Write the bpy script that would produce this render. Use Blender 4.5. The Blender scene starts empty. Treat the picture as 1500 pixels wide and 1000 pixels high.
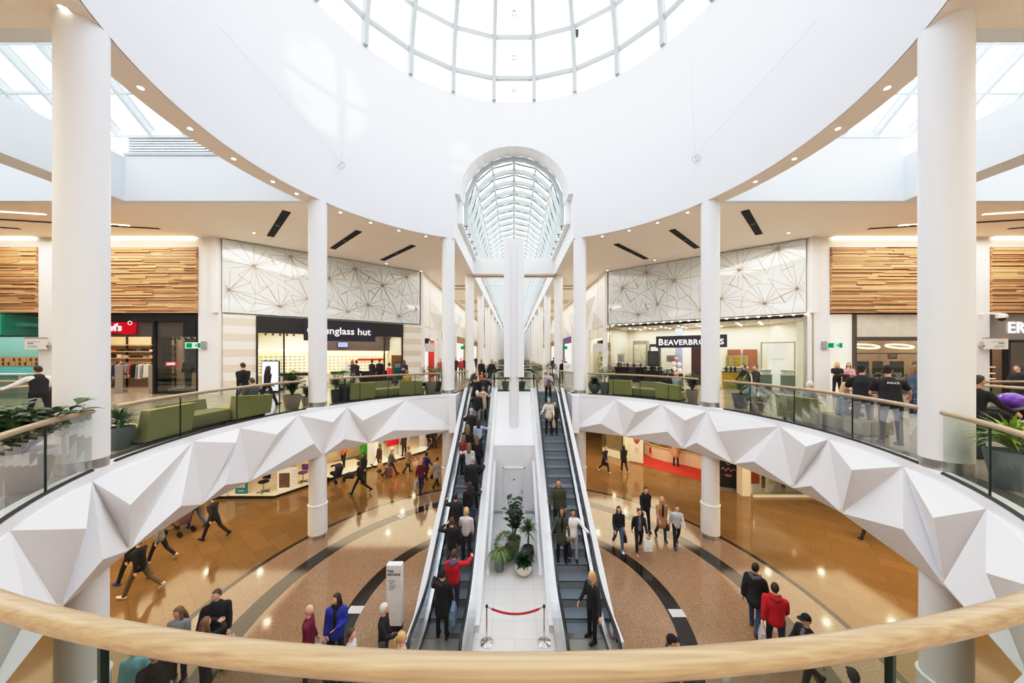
import bpy, bmesh, math, random
from mathutils import Vector, Matrix
random.seed(7)
PI = math.pi
SC = bpy.context.scene
COL = SC.collection
# ---- survey: camera eye at x=0, y=0; ground floor z=0, upper floor z=5.2; atrium circle centre (0, 9.5)
EYE = 7.35; F = 480.0; VX, VY = 753.0, 517.0
UP = 5.2; CY = 9.5; R = 8.38; CEIL = 13.39; DRUM = 21.02

def lin(c):
    return tuple(((v/255.0)/12.92 if v/255.0 <= .04045 else ((v/255.0+.055)/1.055)**2.4) for v in c) + (1.0,)

def at(px, py, z):
    """point of the horizontal plane z that the survey photo shows at (px, py)"""
    y = F*(EYE-z)/(py-VY)
    return Vector(((px-VX)*y/F, y, z))

def ydep(px, y):
    return (px-VX)*y/F

def on_cyl(px, py, r):
    a = (px-VX)/F
    A = a*a+1; B = -2*CY; C = CY*CY-r*r
    y = (-B+math.sqrt(B*B-4*A*C))/(2*A)
    return Vector((a*y, y, EYE-(py-VY)/F*y))

# ---------------------------------------------------------------- materials
MATS = {}
def nodes_of(m):
    m.use_nodes = True
    return m.node_tree.nodes, m.node_tree.links

def mat(key, c, rough=.5, metal=0., var=.06, scale=6., emit=None, es=0., bump=0., spec=None, stretch=None):
    """procedural principled material: base colour with a soft noise variation"""
    if key in MATS: return MATS[key]
    m = bpy.data.materials.new(key); n, l = nodes_of(m)
    b = n['Principled BSDF']
    co = lin(c)
    tc = n.new('ShaderNodeTexCoord'); nz = n.new('ShaderNodeTexNoise'); nz.inputs['Scale'].default_value = scale
    src = tc.outputs['Object']
    if stretch:
        mp = n.new('ShaderNodeMapping'); mp.inputs['Scale'].default_value = stretch
        l.new(src, mp.inputs[0]); src = mp.outputs[0]
    l.new(src, nz.inputs['Vector'])
    mx = n.new('ShaderNodeMix'); mx.data_type = 'RGBA'
    mx.inputs[6].default_value = tuple(max(0, v*(1-var*1.5)) for v in co[:3])+(1,)
    mx.inputs[7].default_value = tuple(min(1, v*(1+var*1.5)) for v in co[:3])+(1,)
    l.new(nz.outputs['Fac'], mx.inputs[0]); l.new(mx.outputs[2], b.inputs['Base Color'])
    b.inputs['Roughness'].default_value = rough; b.inputs['Metallic'].default_value = metal
    if spec is not None: b.inputs['Specular IOR Level'].default_value = spec
    if emit is not None:
        b.inputs['Emission Color'].default_value = lin(emit); b.inputs['Emission Strength'].default_value = es
    if bump:
        bp = n.new('ShaderNodeBump'); bp.inputs['Strength'].default_value = bump; bp.inputs['Distance'].default_value = .02
        l.new(nz.outputs['Fac'], bp.inputs['Height']); l.new(bp.outputs[0], b.inputs['Normal'])
    MATS[key] = m
    return m

def glass(key, tint=(235, 242, 240), refl=.5, rough=.02):
    if key in MATS: return MATS[key]
    m = bpy.data.materials.new(key); n, l = nodes_of(m)
    n.remove(n['Principled BSDF'])
    t = n.new('ShaderNodeBsdfTransparent'); g = n.new('ShaderNodeBsdfGlossy'); g.inputs['Roughness'].default_value = rough
    fr = n.new('ShaderNodeFresnel'); fr.inputs['IOR'].default_value = 1.5
    mul = n.new('ShaderNodeMath'); mul.operation = 'MULTIPLY'; mul.inputs[1].default_value = refl*2
    nz = n.new('ShaderNodeTexNoise'); nz.inputs['Scale'].default_value = .7
    tc = n.new('ShaderNodeTexCoord'); l.new(tc.outputs['Object'], nz.inputs['Vector'])
    c = lin(tint)
    mx = n.new('ShaderNodeMix'); mx.data_type = 'RGBA'
    mx.inputs[6].default_value = tuple(v*.96 for v in c[:3])+(1,); mx.inputs[7].default_value = c
    l.new(nz.outputs['Fac'], mx.inputs[0]); l.new(mx.outputs[2], t.inputs['Color'])
    s = n.new('ShaderNodeMixShader')
    l.new(fr.outputs[0], mul.inputs[0]); l.new(mul.outputs[0], s.inputs[0]); l.new(t.outputs[0], s.inputs[1]); l.new(g.outputs[0], s.inputs[2])
    l.new(s.outputs[0], n['Material Output'].inputs['Surface'])
    MATS[key] = m
    return m

def glow(key, c, s):
    if key in MATS: return MATS[key]
    m = bpy.data.materials.new(key); n, l = nodes_of(m)
    n.remove(n['Principled BSDF'])
    e = n.new('ShaderNodeEmission'); e.inputs['Strength'].default_value = s
    nz = n.new('ShaderNodeTexNoise'); nz.inputs['Scale'].default_value = 2
    mx = n.new('ShaderNodeMix'); mx.data_type = 'RGBA'
    mx.inputs[6].default_value = tuple(v*.95 for v in lin(c)[:3])+(1,); mx.inputs[7].default_value = lin(c)
    l.new(nz.outputs['Fac'], mx.inputs[0]); l.new(mx.outputs[2], e.inputs['Color'])
    l.new(e.outputs[0], n['Material Output'].inputs['Surface'])
    MATS[key] = m
    return m

# ---------------------------------------------------------------- objects
def base_of(p):
    v = Vector((0, 0, 0))
    while p is not None:
        v = v + p.location; p = p.parent
    return v

def tag(o, label=None, cat=None, group=None, kind=None):
    if label: o['label'] = label
    if cat: o['category'] = cat
    if group: o['group'] = group
    if kind: o['kind'] = kind
    return o

def thing(name, label, cat, loc=(0, 0, 0), rz=0, group=None):
    o = bpy.data.objects.new(name, None); COL.objects.link(o)
    o.empty_display_size = .1
    o.location = loc; o.rotation_euler = (0, 0, rz)
    return tag(o, label, cat, group)

def link_mesh(name, me, parent=None):
    o = bpy.data.objects.new(name, me); COL.objects.link(o)
    if parent is not None: o.parent = parent
    return o

def kids(o): return [c for c in bpy.data.objects if c.parent == o]
CHILDREN = {}
def dup(root, loc, rz=None, label=None, scale=None):
    def cp(o, par):
        c = o.copy(); COL.objects.link(c)
        if par is not None: c.parent = par
        for ch in list(o.children): cp(ch, c)
        return c
    r = cp(root, None); r.location = loc
    if rz is not None: r.rotation_euler = (0, 0, rz)
    if scale: r.scale = scale if hasattr(scale, '__len__') else (scale,)*3
    if label: r['label'] = label
    return r

class MB:
    """collects shapes into one mesh"""
    def __init__(s): s.v = []; s.f = []; s.m = []
    def add(s, vs, fs, mi=0, M=None):
        b = len(s.v)
        s.v += [tuple(M @ Vector(v)) if M is not None else tuple(v) for v in vs]
        s.f += [tuple(i+b for i in f) for f in fs]; s.m += [mi]*len(fs)
        return s
    def box(s, x0, x1, y0, y1, z0, z1, mi=0, M=None):
        v = [(x, y, z) for z in (z0, z1) for y in (y0, y1) for x in (x0, x1)]
        return s.add(v, [(0, 2, 3, 1), (4, 5, 7, 6), (0, 1, 5, 4), (2, 6, 7, 3), (0, 4, 6, 2), (1, 3, 7, 5)], mi, M)
    def bbox(s, x0, x1, y0, y1, z0, z1, r=.02, mi=0, M=None, seg=2):
        bm = bmesh.new(); bmesh.ops.create_cube(bm, size=1)
        for v in bm.verts:
            v.co = Vector(((x0+x1)/2+v.co.x*(x1-x0), (y0+y1)/2+v.co.y*(y1-y0), (z0+z1)/2+v.co.z*(z1-z0)))
        bmesh.ops.bevel(bm, geom=bm.edges[:], offset=r, segments=seg, affect='EDGES', profile=.5)
        bm.verts.index_update()
        s.add([v.co.copy() for v in bm.verts], [[v.index for v in f.verts] for f in bm.faces], mi, M); bm.free()
        return s
    def prism(s, poly, z0, z1, mi=0, M=None):
        n = len(poly)
        a = sum(poly[i][0]*poly[(i+1) % n][1]-poly[(i+1) % n][0]*poly[i][1] for i in range(n))
        if a < 0: poly = poly[::-1]
        v = [(p[0], p[1], z0) for p in poly]+[(p[0], p[1], z1) for p in poly]
        fs = [tuple(range(n))[::-1], tuple(range(n, 2*n))]+[(i, (i+1) % n, (i+1) % n+n, i+n) for i in range(n)]
        return s.add(v, fs, mi, M)
    def tube(s, pts, rad, n=8, mi=0, M=None, closed=False, caps=True, up=None):
        """round bar along a polyline; rad number or list (or list of (ra, rb))"""
        pts = [Vector(p) for p in pts]; N = len(pts)
        rs = rad if hasattr(rad, '__len__') else [rad]*N
        v = []; prev = None
        for i, p in enumerate(pts):
            a = pts[i-1] if (i > 0 or closed) else pts[0]
            b = pts[(i+1) % N] if (i < N-1 or closed) else pts[-1]
            d = (b-a)
            d = d.normalized() if d.length > 1e-9 else Vector((0, 0, 1))
            if prev is None:
                u = Vector(up) if up is not None else (Vector((0, 0, 1)) if abs(d.z) < .9 else Vector((0, 1, 0)))
            else: u = prev
            u = (u-d*u.dot(d)).normalized(); w = d.cross(u); prev = u
            r = rs[i]; ra, rb = r if hasattr(r, '__len__') else (r, r)
            for k in range(n):
                t = 2*PI*k/n
                v.append(p+w*(ra*math.cos(t))+u*(rb*math.sin(t)))
        fs = []
        for i in range(N if closed else N-1):
            j = (i+1) % N
            for k in range(n):
                q = (k+1) % n
                fs.append((i*n+k, i*n+q, j*n+q, j*n+k))
        if caps and not closed:
            fs.append(tuple(range(n))[::-1]); fs.append(tuple((N-1)*n+k for k in range(n)))
        return s.add(v, fs, mi, M)
    def lathe(s, prof, n=20, mi=0, M=None, ctr=(0, 0), cap=True, sx=1., sy=1.):
        v = []; P = len(prof)
        for r, z in prof:
            for k in range(n):
                t = 2*PI*k/n; v.append((ctr[0]+r*sx*math.cos(t), ctr[1]+r*sy*math.sin(t), z))
        fs = [(i*n+k, i*n+(k+1) % n, (i+1)*n+(k+1) % n, (i+1)*n+k) for i in range(P-1) for k in range(n)]
        if cap: fs += [tuple(range(n))[::-1], tuple((P-1)*n+k for k in range(n))]
        return s.add(v, fs, mi, M)
    def ball(s, c, r, n=10, m=7, mi=0, M=None):
        rx, ry, rz = r if hasattr(r, '__len__') else (r, r, r)
        v = [(c[0], c[1], c[2]-rz)]
        for i in range(1, m):
            a = -PI/2+PI*i/m
            for k in range(n):
                t = 2*PI*k/n
                v.append((c[0]+rx*math.cos(a)*math.cos(t), c[1]+ry*math.cos(a)*math.sin(t), c[2]+rz*math.sin(a)))
        v.append((c[0], c[1], c[2]+rz)); T = len(v)-1
        fs = [(0, 1+(k+1) % n, 1+k) for k in range(n)]
        for i in range(m-2):
            for k in range(n):
                a0 = 1+i*n+k; a1 = 1+i*n+(k+1) % n
                fs.append((a0, a1, a1+n, a0+n))
        b = 1+(m-2)*n
        fs += [(b+k, b+(k+1) % n, T) for k in range(n)]
        return s.add(v, fs, mi, M)
    def quad(s, a, b, c, d, mi=0): return s.add([a, b, c, d], [(0, 1, 2, 3)], mi)
    def mesh(s, name, mats, off=Vector((0, 0, 0)), smooth=None):
        me = bpy.data.meshes.new(name)
        me.from_pydata([(v[0]-off[0], v[1]-off[1], v[2]-off[2]) for v in s.v], [], s.f)
        for m in (mats if isinstance(mats, (list, tuple)) else [mats]): me.materials.append(m)
        me.polygons.foreach_set('material_index', s.m)
        if smooth is not None:
            me.polygons.foreach_set('use_smooth', [True]*len(s.f))
            me.update(); me.set_sharp_from_angle(angle=math.radians(smooth))
        me.update()
        return me
    def build(s, name, mats, parent=None, smooth=None):
        me = s.mesh(name, mats, base_of(parent), smooth)
        return link_mesh(name, me, parent)

def RZ(a, loc=(0, 0, 0)): return Matrix.Translation(Vector(loc)) @ Matrix.Rotation(a, 4, 'Z')

def fill2d(loops, z0, z1):
    """flat slab from outer loop and hole loops -> MB"""
    cu = bpy.data.curves.new('tmp_fill', 'CURVE'); cu.dimensions = '2D'; cu.fill_mode = 'BOTH'; cu.extrude = (z1-z0)/2
    for lp in loops:
        sp = cu.splines.new('POLY'); sp.points.add(len(lp)-1); sp.use_cyclic_u = True
        for p, q in zip(sp.points, lp): p.co = (q[0], q[1], 0, 1)
    o = bpy.data.objects.new('tmp_fill', cu); COL.objects.link(o)
    dg = bpy.context.evaluated_depsgraph_get()
    me = bpy.data.meshes.new_from_object(o.evaluated_get(dg))
    mb = MB()
    mb.add([(v.co.x, v.co.y, v.co.z+(z0+z1)/2) for v in me.vertices], [tuple(p.vertices) for p in me.polygons])
    bpy.data.objects.remove(o); bpy.data.curves.remove(cu); bpy.data.meshes.remove(me)
    return mb

def text_mesh(body, size, depth=.01, bold=0., align='CENTER', space=1.0):
    cu = bpy.data.curves.new('tmp_text', 'FONT'); cu.body = body; cu.size = size; cu.extrude = depth; cu.offset = bold
    cu.align_x = align; cu.align_y = 'CENTER'; cu.resolution_u = 2; cu.space_character = space
    o = bpy.data.objects.new('tmp_text', cu); COL.objects.link(o)
    dg = bpy.context.evaluated_depsgraph_get()
    me = bpy.data.meshes.new_from_object(o.evaluated_get(dg))
    r = ([v.co.copy() for v in me.vertices], [tuple(p.vertices) for p in me.polygons])
    bpy.data.objects.remove(o); bpy.data.curves.remove(cu); bpy.data.meshes.remove(me)
    return r

def wall_frame(p, ang):
    """matrix for things on a vertical face at point p whose text reads along direction ang (radians, in plan), facing to its right-hand side"""
    X = Vector((math.cos(ang), math.sin(ang), 0)); Z = Vector((0, 0, 1)); N = X.cross(Z)
    M = Matrix.Identity(4)
    for i in range(3): M[i][0] = X[i]; M[i][1] = Z[i]; M[i][2] = N[i]; M[i][3] = p[i]
    return M

def letters(body, size, M, mt, parent, name='lettering', depth=.012, bold=0., align='CENTER', space=1.):
    v, f = text_mesh(body, size, depth, bold, align, space)
    mb = MB().add(v, f, 0, M)
    return mb.build(name, mt, parent)

def struct(name, mb, mats, smooth=None, label=None):
    o = mb.build(name, mats, None, smooth); o['kind'] = 'structure'
    if label: o['label'] = label
    return o

def arc(r, a0, a1, n, c=(0, CY)):
    return [(c[0]+r*math.cos(a0+(a1-a0)*i/n), c[1]+r*math.sin(a0+(a1-a0)*i/n)) for i in range(n+1)]

# common materials
WHITE = mat('white_paint', (240, 240, 240), .55, var=.01)
WHITE_G = mat('white_satin', (242, 242, 243), .3, var=.01)
CEILM = mat('ceiling_paint', (248, 240, 232), .8, var=.01)
STEEL = mat('brushed_steel', (190, 188, 184), .3, .9, stretch=(1, 1, 30))
BLACK = mat('black_powder_coat', (22, 22, 24), .45)
DARK = mat('charcoal_metal', (48, 48, 52), .4)
RUBBER = mat('black_rubber', (16, 16, 18), .35)
SKYGLASS = glass('skylight_glass', (247, 250, 255), .25)
RAILGLASS = glass('balustrade_glass', (218, 227, 220), .16)
SHOPGLASS = glass('shop_glass', (244, 246, 243), .35)
LAMP = glow('lamp_warm', (255, 238, 214), 9.)
CREAM = mat('cream_paint', (236, 229, 215), .6, var=.02)
# ================================================================= camera, world
cam = bpy.data.cameras.new('camera'); co = bpy.data.objects.new('camera', cam); COL.objects.link(co)
cam.sensor_width = 36; cam.lens = 36*F/1500; cam.shift_x = -3/1500; cam.shift_y = 17/1500
cam.clip_end = 400; cam.clip_start = .05
co.location = (0, 0, EYE); co.rotation_euler = (PI/2, 0, 0); SC.camera = co
SC.view_settings.view_transform = 'Standard'
SC.view_settings.look = 'None'
vs_ = SC.view_settings; vs_.use_curve_mapping = True; cm = vs_.curve_mapping
cm.white_level = (4, 4, 4); cm.extend = 'HORIZONTAL'
cv = cm.curves[3]
for x_, y_ in ((.03125, .112), (.0625, .25), (.125, .53), (.1875, .71), (.25, .81), (.4, .895), (.65, .94)): cv.points.new(x_, y_)
cv.points[-1].location = (1, .965)
vs_.exposure = .2
cm.update()
SC.cycles.max_bounces = 7; SC.cycles.diffuse_bounces = 4; SC.cycles.glossy_bounces = 3
SC.cycles.transparent_max_bounces = 12; SC.cycles.caustics_reflective = False; SC.cycles.caustics_refractive = False
SC.cycles.sample_clamp_indirect = 6; SC.cycles.use_denoising = True
w = bpy.data.worlds.new('overcast_sky'); SC.world = w; w.use_nodes = True
n, l = w.node_tree.nodes, w.node_tree.links
bg = n['Background']; bg.inputs['Strength'].default_value = 3.6
tc = n.new('ShaderNodeTexCoord'); nz = n.new('ShaderNodeTexNoise'); nz.inputs['Scale'].default_value = 3.2; nz.inputs['Detail'].default_value = 4
cr = n.new('ShaderNodeValToRGB'); cr.color_ramp.elements[0].position = .35; cr.color_ramp.elements[1].position = .62
cr.color_ramp.elements[0].color = (.84, .9, 1, 1); cr.color_ramp.elements[1].color = (1, 1, 1, 1)
l.new(tc.outputs['Generated'], nz.inputs['Vector']); l.new(nz.outputs['Fac'], cr.inputs['Fac']); l.new(cr.outputs[0], bg.inputs['Color'])

# ================================================================= floors
def floor_mat(key, upper):
    m = bpy.data.materials.new(key); n, l = nodes_of(m); b = n['Principled BSDF']
    tc = n.new('ShaderNodeTexCoord'); P = tc.outputs['Object']
    def math_(op, a, bb=None, clamp=False):
        k = n.new('ShaderNodeMath'); k.operation = op; k.use_clamp = clamp
        for i, q in enumerate((a, bb)):
            if q is None: continue
            if isinstance(q, (int, float)): k.inputs[i].default_value = q
            else: l.new(q, k.inputs[i])
        return k.outputs[0]
    def mixc(f, a, c):
        k = n.new('ShaderNodeMix'); k.data_type = 'RGBA'
        if isinstance(f, (int, float)): k.inputs[0].default_value = f
        else: l.new(f, k.inputs[0])
        for i, q in ((6, a), (7, c)):
            if isinstance(q, tuple): k.inputs[i].default_value = q
            else: l.new(q, k.inputs[i])
        return k.outputs[2]
    sep = n.new('ShaderNodeSeparateXYZ'); l.new(P, sep.inputs[0])
    x = sep.outputs[0]; y = math_('SUBTRACT', sep.outputs[1], CY)
    r = math_('SQRT', math_('ADD', math_('MULTIPLY', x, x), math_('MULTIPLY', y, y)))
    def band(a, c): return math_('MULTIPLY', math_('GREATER_THAN', r, a), math_('LESS_THAN', r, c))
    rot = n.new('ShaderNodeMapping'); rot.inputs['Rotation'].default_value = (0, 0, math.radians(38 if not upper else 0)); l.new(P, rot.inputs[0])
    br = n.new('ShaderNodeTexBrick'); l.new(rot.outputs[0], br.inputs['Vector'])
    br.inputs['Scale'].default_value = 1; br.inputs['Brick Width'].default_value = 1.2 if not upper else .9; br.inputs['Row Height'].default_value = .6 if not upper else .9
    br.inputs['Mortar Size'].default_value = .006; br.offset = .5 if not upper else 0
    br.inputs['Bias'].default_value = 0
    n1 = n.new('ShaderNodeTexNoise'); n1.inputs['Scale'].default_value = 90; n1.inputs['Detail'].default_value = 3; l.new(P, n1.inputs['Vector'])
    n2 = n.new('ShaderNodeTexNoise'); n2.inputs['Scale'].default_value = 2.2; n2.inputs['Detail'].default_value = 5; l.new(P, n2.inputs['Vector'])
    if upper:
        br.inputs['Color1'].default_value = lin((182, 168, 150)); br.inputs['Color2'].default_value = lin((172, 158, 140)); br.inputs['Mortar'].default_value = lin((138, 126, 110))
        base = mixc(math_('MULTIPLY', n2.outputs['Fac'], .4), br.outputs['Color'], lin((156, 142, 124)))
        base = mixc(band(R, R+.5), base, lin((104, 98, 90)))
    else:
        br.inputs['Color1'].default_value = lin((136, 106, 64)); br.inputs['Color2'].default_value = lin((116, 88, 50)); br.inputs['Mortar'].default_value = lin((66, 48, 28))
        v = n.new('ShaderNodeTexVoronoi'); v.inputs['Scale'].default_value = 34; l.new(P, v.inputs['Vector'])
        gold = mixc(math_('MULTIPLY', n2.outputs['Fac'], .55), br.outputs['Color'], lin((92, 66, 36)))
        n3 = n.new('ShaderNodeTexNoise'); n3.inputs['Scale'].default_value = 26; n3.inputs['Detail'].default_value = 6; n3.inputs['Roughness'].default_value = .75; l.new(P, n3.inputs['Vector'])
        sp_ = n.new('ShaderNodeValToRGB'); sp_.color_ramp.elements[0].position = .42; sp_.color_ramp.elements[1].position = .66; l.new(n3.outputs['Fac'], sp_.inputs[0])
        gold = mixc(math_('MULTIPLY', sp_.outputs[0], .5), gold, lin((80, 58, 34)))
        gold = mixc(math_('MULTIPLY', n1.outputs['Fac'], .45), gold, lin((160, 128, 80)))
        gran = mixc(v.outputs['Distance'], lin((124, 98, 74)), lin((182, 152, 122)))
        gran = mixc(math_('MULTIPLY', n2.outputs['Fac'], .5), gran, lin((142, 115, 90)))
        br2 = n.new('ShaderNodeTexBrick'); l.new(P, br2.inputs['Vector']); br2.inputs['Scale'].default_value = 1; br2.inputs['Brick Width'].default_value = .8; br2.inputs['Row Height'].default_value = .8
        br2.inputs['Mortar Size'].default_value = .004; br2.inputs['Color1'].default_value = (1, 1, 1, 1); br2.inputs['Color2'].default_value = (.94, .94, .94, 1); br2.inputs['Mortar'].default_value = (.82, .82, .82, 1); br2.offset = 0
        k = n.new('ShaderNodeMix'); k.data_type = 'RGBA'; k.blend_type = 'MULTIPLY'; k.inputs[0].default_value = 1
        l.new(gran, k.inputs[6]); l.new(br2.outputs['Color'], k.inputs[7]); gran = k.outputs[2]
        dark = mixc(n1.outputs['Fac'], lin((20, 18, 17)), lin((52, 46, 42)))
        base = mixc(math_('LESS_THAN', r, 8.95), gold, gran)
        base = mixc(math_('MULTIPLY', band(7.65, 8.95), .25), base, lin((116, 100, 88)))
        for a, c in ((4.36, 4.8), (7.1, 7.65), (8.9, 9.08)): base = mixc(band(a, c), base, dark)
    l.new(base, b.inputs['Base Color'])
    rg = math_('ADD', math_('MULTIPLY', n2.outputs['Fac'], .1), .05 if not upper else .12)
    l.new(rg, b.inputs['Roughness'])
    b.inputs['Specular IOR Level'].default_value = .6
    return m
struct('floor', MB().box(-38, 38, -10, 112, -.2, 0), floor_mat('polished_granite_rings', False), label='polished golden stone ground floor with dark granite rings')
a0 = math.acos(2.95/R)
hole = arc(R+.06, PI-a0, 2*PI+a0, 120)+[(2.95, 18.5), (-2.95, 18.5)]
voids = [[(-2.3, 27.5), (2.3, 27.5), (2.3, 44), (-2.3, 44)], [(-2.3, 50), (2.3, 50), (2.3, 100), (-2.3, 100)]]
wv = [[(s*15.3, 6.5), (s*30, 6.5), (s*30, 12), (s*15.3, 12)] for s in (-1, 1)]
slab = [(-38, -10), (38, -10), (38, 112), (-38, 112)]
struct('floor', fill2d([slab, hole]+voids+wv, 4.9, UP), floor_mat('upper_stone_tiles', True), label='grey beige tiled gallery floor of the upper level')
GC = mat('ground_ceiling_paint', (236, 226, 210), .8, var=.01)
struct('ceiling', fill2d([slab, arc(R-.02, 0, 2*PI, 96)[:-1]]+voids+wv, 3.32, 3.42), GC)
# edges of the voids
mb = MB()
for v in voids+wv:
    for i in range(4):
        p, q = v[i], v[(i+1) % 4]; mb.quad((p[0], p[1], 3.3), (q[0], q[1], 3.3), (q[0], q[1], UP), (p[0], p[1], UP))
struct('trim_1', mb, WHITE)

# ================================================================= upper ceiling
ac = math.acos(3.13/R)
chole = arc(R+.02, PI-ac, 2*PI+ac, 110)+[(3.13, 110), (-3.13, 110)]
def wing_hole(s):
    p = arc(9.1, math.asin(-3.15/9.1), math.asin(3.5/9.1), 24)+[(15.45, 13), (15.45, 6.35)]
    return [(s*q[0], q[1]) for q in p]
outer_bay = [[(s*16.3, 6.35), (s*27, 6.35), (s*27, 13), (s*16.3, 13)] for s in (-1, 1)]
struct('ceiling', fill2d([slab, chole, wing_hole(-1), wing_hole(1)]+outer_bay, CEIL, CEIL+.12), CEILM, label='flat beige ceiling of the upper gallery')

# ================================================================= drum wall with the arch
SPR = 15.77; RA = 2.88
prof = [(-3.13, SPR), (-RA, SPR)]+[(-RA*math.cos(PI*i/20), SPR+RA*math.sin(PI*i/20)) for i in range(1, 20)]+[(RA, SPR), (3.13, SPR)]
def drum_wall(r, arch):
    mb = MB()
    th = lambda x: math.acos(x/r)
    def strip(a, za, b, zb):
        pa = (r*math.cos(a), CY+r*math.sin(a)); pb = (r*math.cos(b), CY+r*math.sin(b))
        mb.quad((pa[0], pa[1], za), (pb[0], pb[1], zb), (pb[0], pb[1], DRUM), (pa[0], pa[1], DRUM))
    a, b = th(-3.13), 2*PI+th(3.13)
    N = 110
    for i in range(N): strip(a+(b-a)*i/N, CEIL, a+(b-a)*(i+1)/N, CEIL)
    if arch:
        for (x0, z0), (x1, z1) in zip(prof, prof[1:]): strip(th(x0), z0, th(x1), z1)
    return mb
DRUMW = mat('drum_plaster', (232, 233, 234), .6, var=.008, scale=1.2)
struct('wall_drum', drum_wall(R, True), DRUMW, 40, label='tall white circular drum wall under the glass dome')
struct('wall_drum_outer', drum_wall(9.1, False), WHITE, 40)
mb = MB()                                     # reveal of the arch and its jambs
dy = lambda x: CY+math.sqrt(R*R-x*x)
for (x0, z0), (x1, z1) in zip(prof, prof[1:]):
    mb.quad((x0, dy(x0), z0), (x1, dy(x1), z1), (x1, 18.8, z1), (x0, 18.8, z0))
for s in (-1, 1):
    mb.quad((s*3.13, dy(3.13), CEIL), (s*3.13, 18.8, CEIL), (s*3.13, 18.8, SPR), (s*3.13, dy(3.13), SPR))
    mb.box(s*2.93, s*3.13, 18.1, 18.8, 14.65, SPR)
mb.add(*[[(x, 18.8, z) for x, z in prof]+[(x, 18.8, 20) for x in (3.13, -3.13)], [tuple(range(len(prof)+2))]])
struct('trim_2', mb, WHITE, 30)
mb = MB()
a = arc(R, 0, 2*PI, 96); b = arc(9.1, 0, 2*PI, 96)
for i in range(96):
    mb.quad(a[i]+(DRUM,), a[i+1]+(DRUM,), b[i+1]+(DRUM,), b[i]+(DRUM,))
struct('trim_3', mb, WHITE)

# ================================================================= dome
dome = tag(thing('window_1', 'great round glass dome with white ribs above the atrium', 'dome', (0, CY, DRUM)), kind='structure')
def sph(t, a, r=R+.1): return Vector((r*math.cos(t)*math.cos(a), r*math.cos(t)*math.sin(a), r*math.sin(t)))
RT = [math.radians(v) for v in (0, 8.2, 20.8, 33.4, 46, 58.6, 71.2, 82)]
STONE = mat('ivory_steel', (180, 182, 174), .45, var=.01)
mb = MB()
ts = [math.radians(v) for v in range(0, 83, 4)]
vs = []
for t in ts:
    for rr, ww in ((R+.18, -.1), (R+.18, .1), (R-.16, .1), (R-.16, -.1)):
        vs.append((rr*math.cos(t), ww, rr*math.sin(t)))
fs = [(i*4+k, i*4+(k+1) % 4, (i+1)*4+(k+1) % 4, (i+1)*4+k) for i in range(len(ts)-1) for k in range(4)]+[(0, 1, 2, 3)]
mb.add(vs, fs); ribme = mb.mesh('rib', STONE, smooth=30)
for i in range(24):
    o = link_mesh('rib', ribme, dome); o.rotation_euler = (0, 0, math.radians(97.5+15*i))
for t in RT[1:]:
    mb = MB()
    ring = [[sph(t, math.radians(97.5+15*i), rr)+Vector((0, 0, dz)) for i in range(24)] for rr, dz in ((R+.12, .09), (R-.06, .09), (R-.06, -.09), (R+.12, -.09))]
    vs = [p for k in ring for p in k]
    mb.add(vs, [(k*24+i, k*24+(i+1) % 24, ((k+1) % 4)*24+(i+1) % 24, ((k+1) % 4)*24+i) for k in range(4) for i in range(24)])
    o = link_mesh('ring_beam', mb.mesh('ring_beam', STONE), dome)
mb = MB()
for j in range(len(RT)-1):
    for i in range(24):
        a, b = math.radians(97.5+15*i), math.radians(112.5+15*i)
        mb.quad(sph(RT[j], a), sph(RT[j], b), sph(RT[j+1], b), sph(RT[j+1], a))
top = [sph(RT[-1], math.radians(97.5+15*i)) for i in range(24)]
mb.add(top, [tuple(range(24))])
DOMEG = glass('dome_glass', (226, 233, 246), .15)
link_mesh('glazing', mb.mesh('glazing', DOMEG), dome)
WIRE = mat('steel_wire', (150, 152, 156), .4, .8)
for i in (23, 5, 11, 17):
    a, b = math.radians(97.5+15*i), math.radians(112.5+15*i)
    mb = MB()
    for j in range(0, 5):
        p = [sph(RT[j], a, R), sph(RT[j], b, R), sph(RT[j+1], b, R), sph(RT[j+1], a, R)]
        mb.tube([p[0], p[2]], .012, 5); mb.tube([p[1], p[3]], .012, 5)
        c = sum(p, Vector())/4; u = (p[1]-p[0]).normalized(); v = (p[3]-p[0]).normalized()
        mb.tube([c+u*.11*math.cos(q*PI/5)+v*.11*math.sin(q*PI/5) for q in range(10)], .025, 5, closed=True)
    link_mesh('bracing_cable', mb.mesh('bracing_cable', WIRE), dome)

# ================================================================= barrel vault over the arcade
vault = tag(thing('window_2', 'long barrel vaulted glass roof running along the arcade', 'glass roof', (0, 18.8, SPR)), kind='structure')
vp = [(-2.9, -1.12), (-2.9, 0)]+[(-2.9*math.sin(math.radians(q)), 2.9*math.cos(math.radians(q))) for q in (54, 27, 0, -27, -54)]+[(2.9, 0), (2.9, -1.12)]
VL = 110-18.8
mb = MB()
for (x0, z0), (x1, z1) in zip(vp, vp[1:]): mb.quad((x0, 0, z0), (x1, 0, z1), (x1, VL, z1), (x0, VL, z0))
link_mesh('glazing', mb.mesh('glazing', glass('vault_glass', (240, 244, 246), .05)), vault)
VR = mat('vault_steel', (188, 195, 193), .4, var=.01)
mb = MB(); arcp = [(-2.89, -1.12), (-2.89, 0)]+[(-2.89*math.sin(math.radians(q)), 2.89*math.cos(math.radians(q))) for q in (75, 54, 40, 27, 13, 0, -13, -27, -40, -54, -75)]+[(2.89, 0), (2.89, -1.12)]
vs = []
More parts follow.
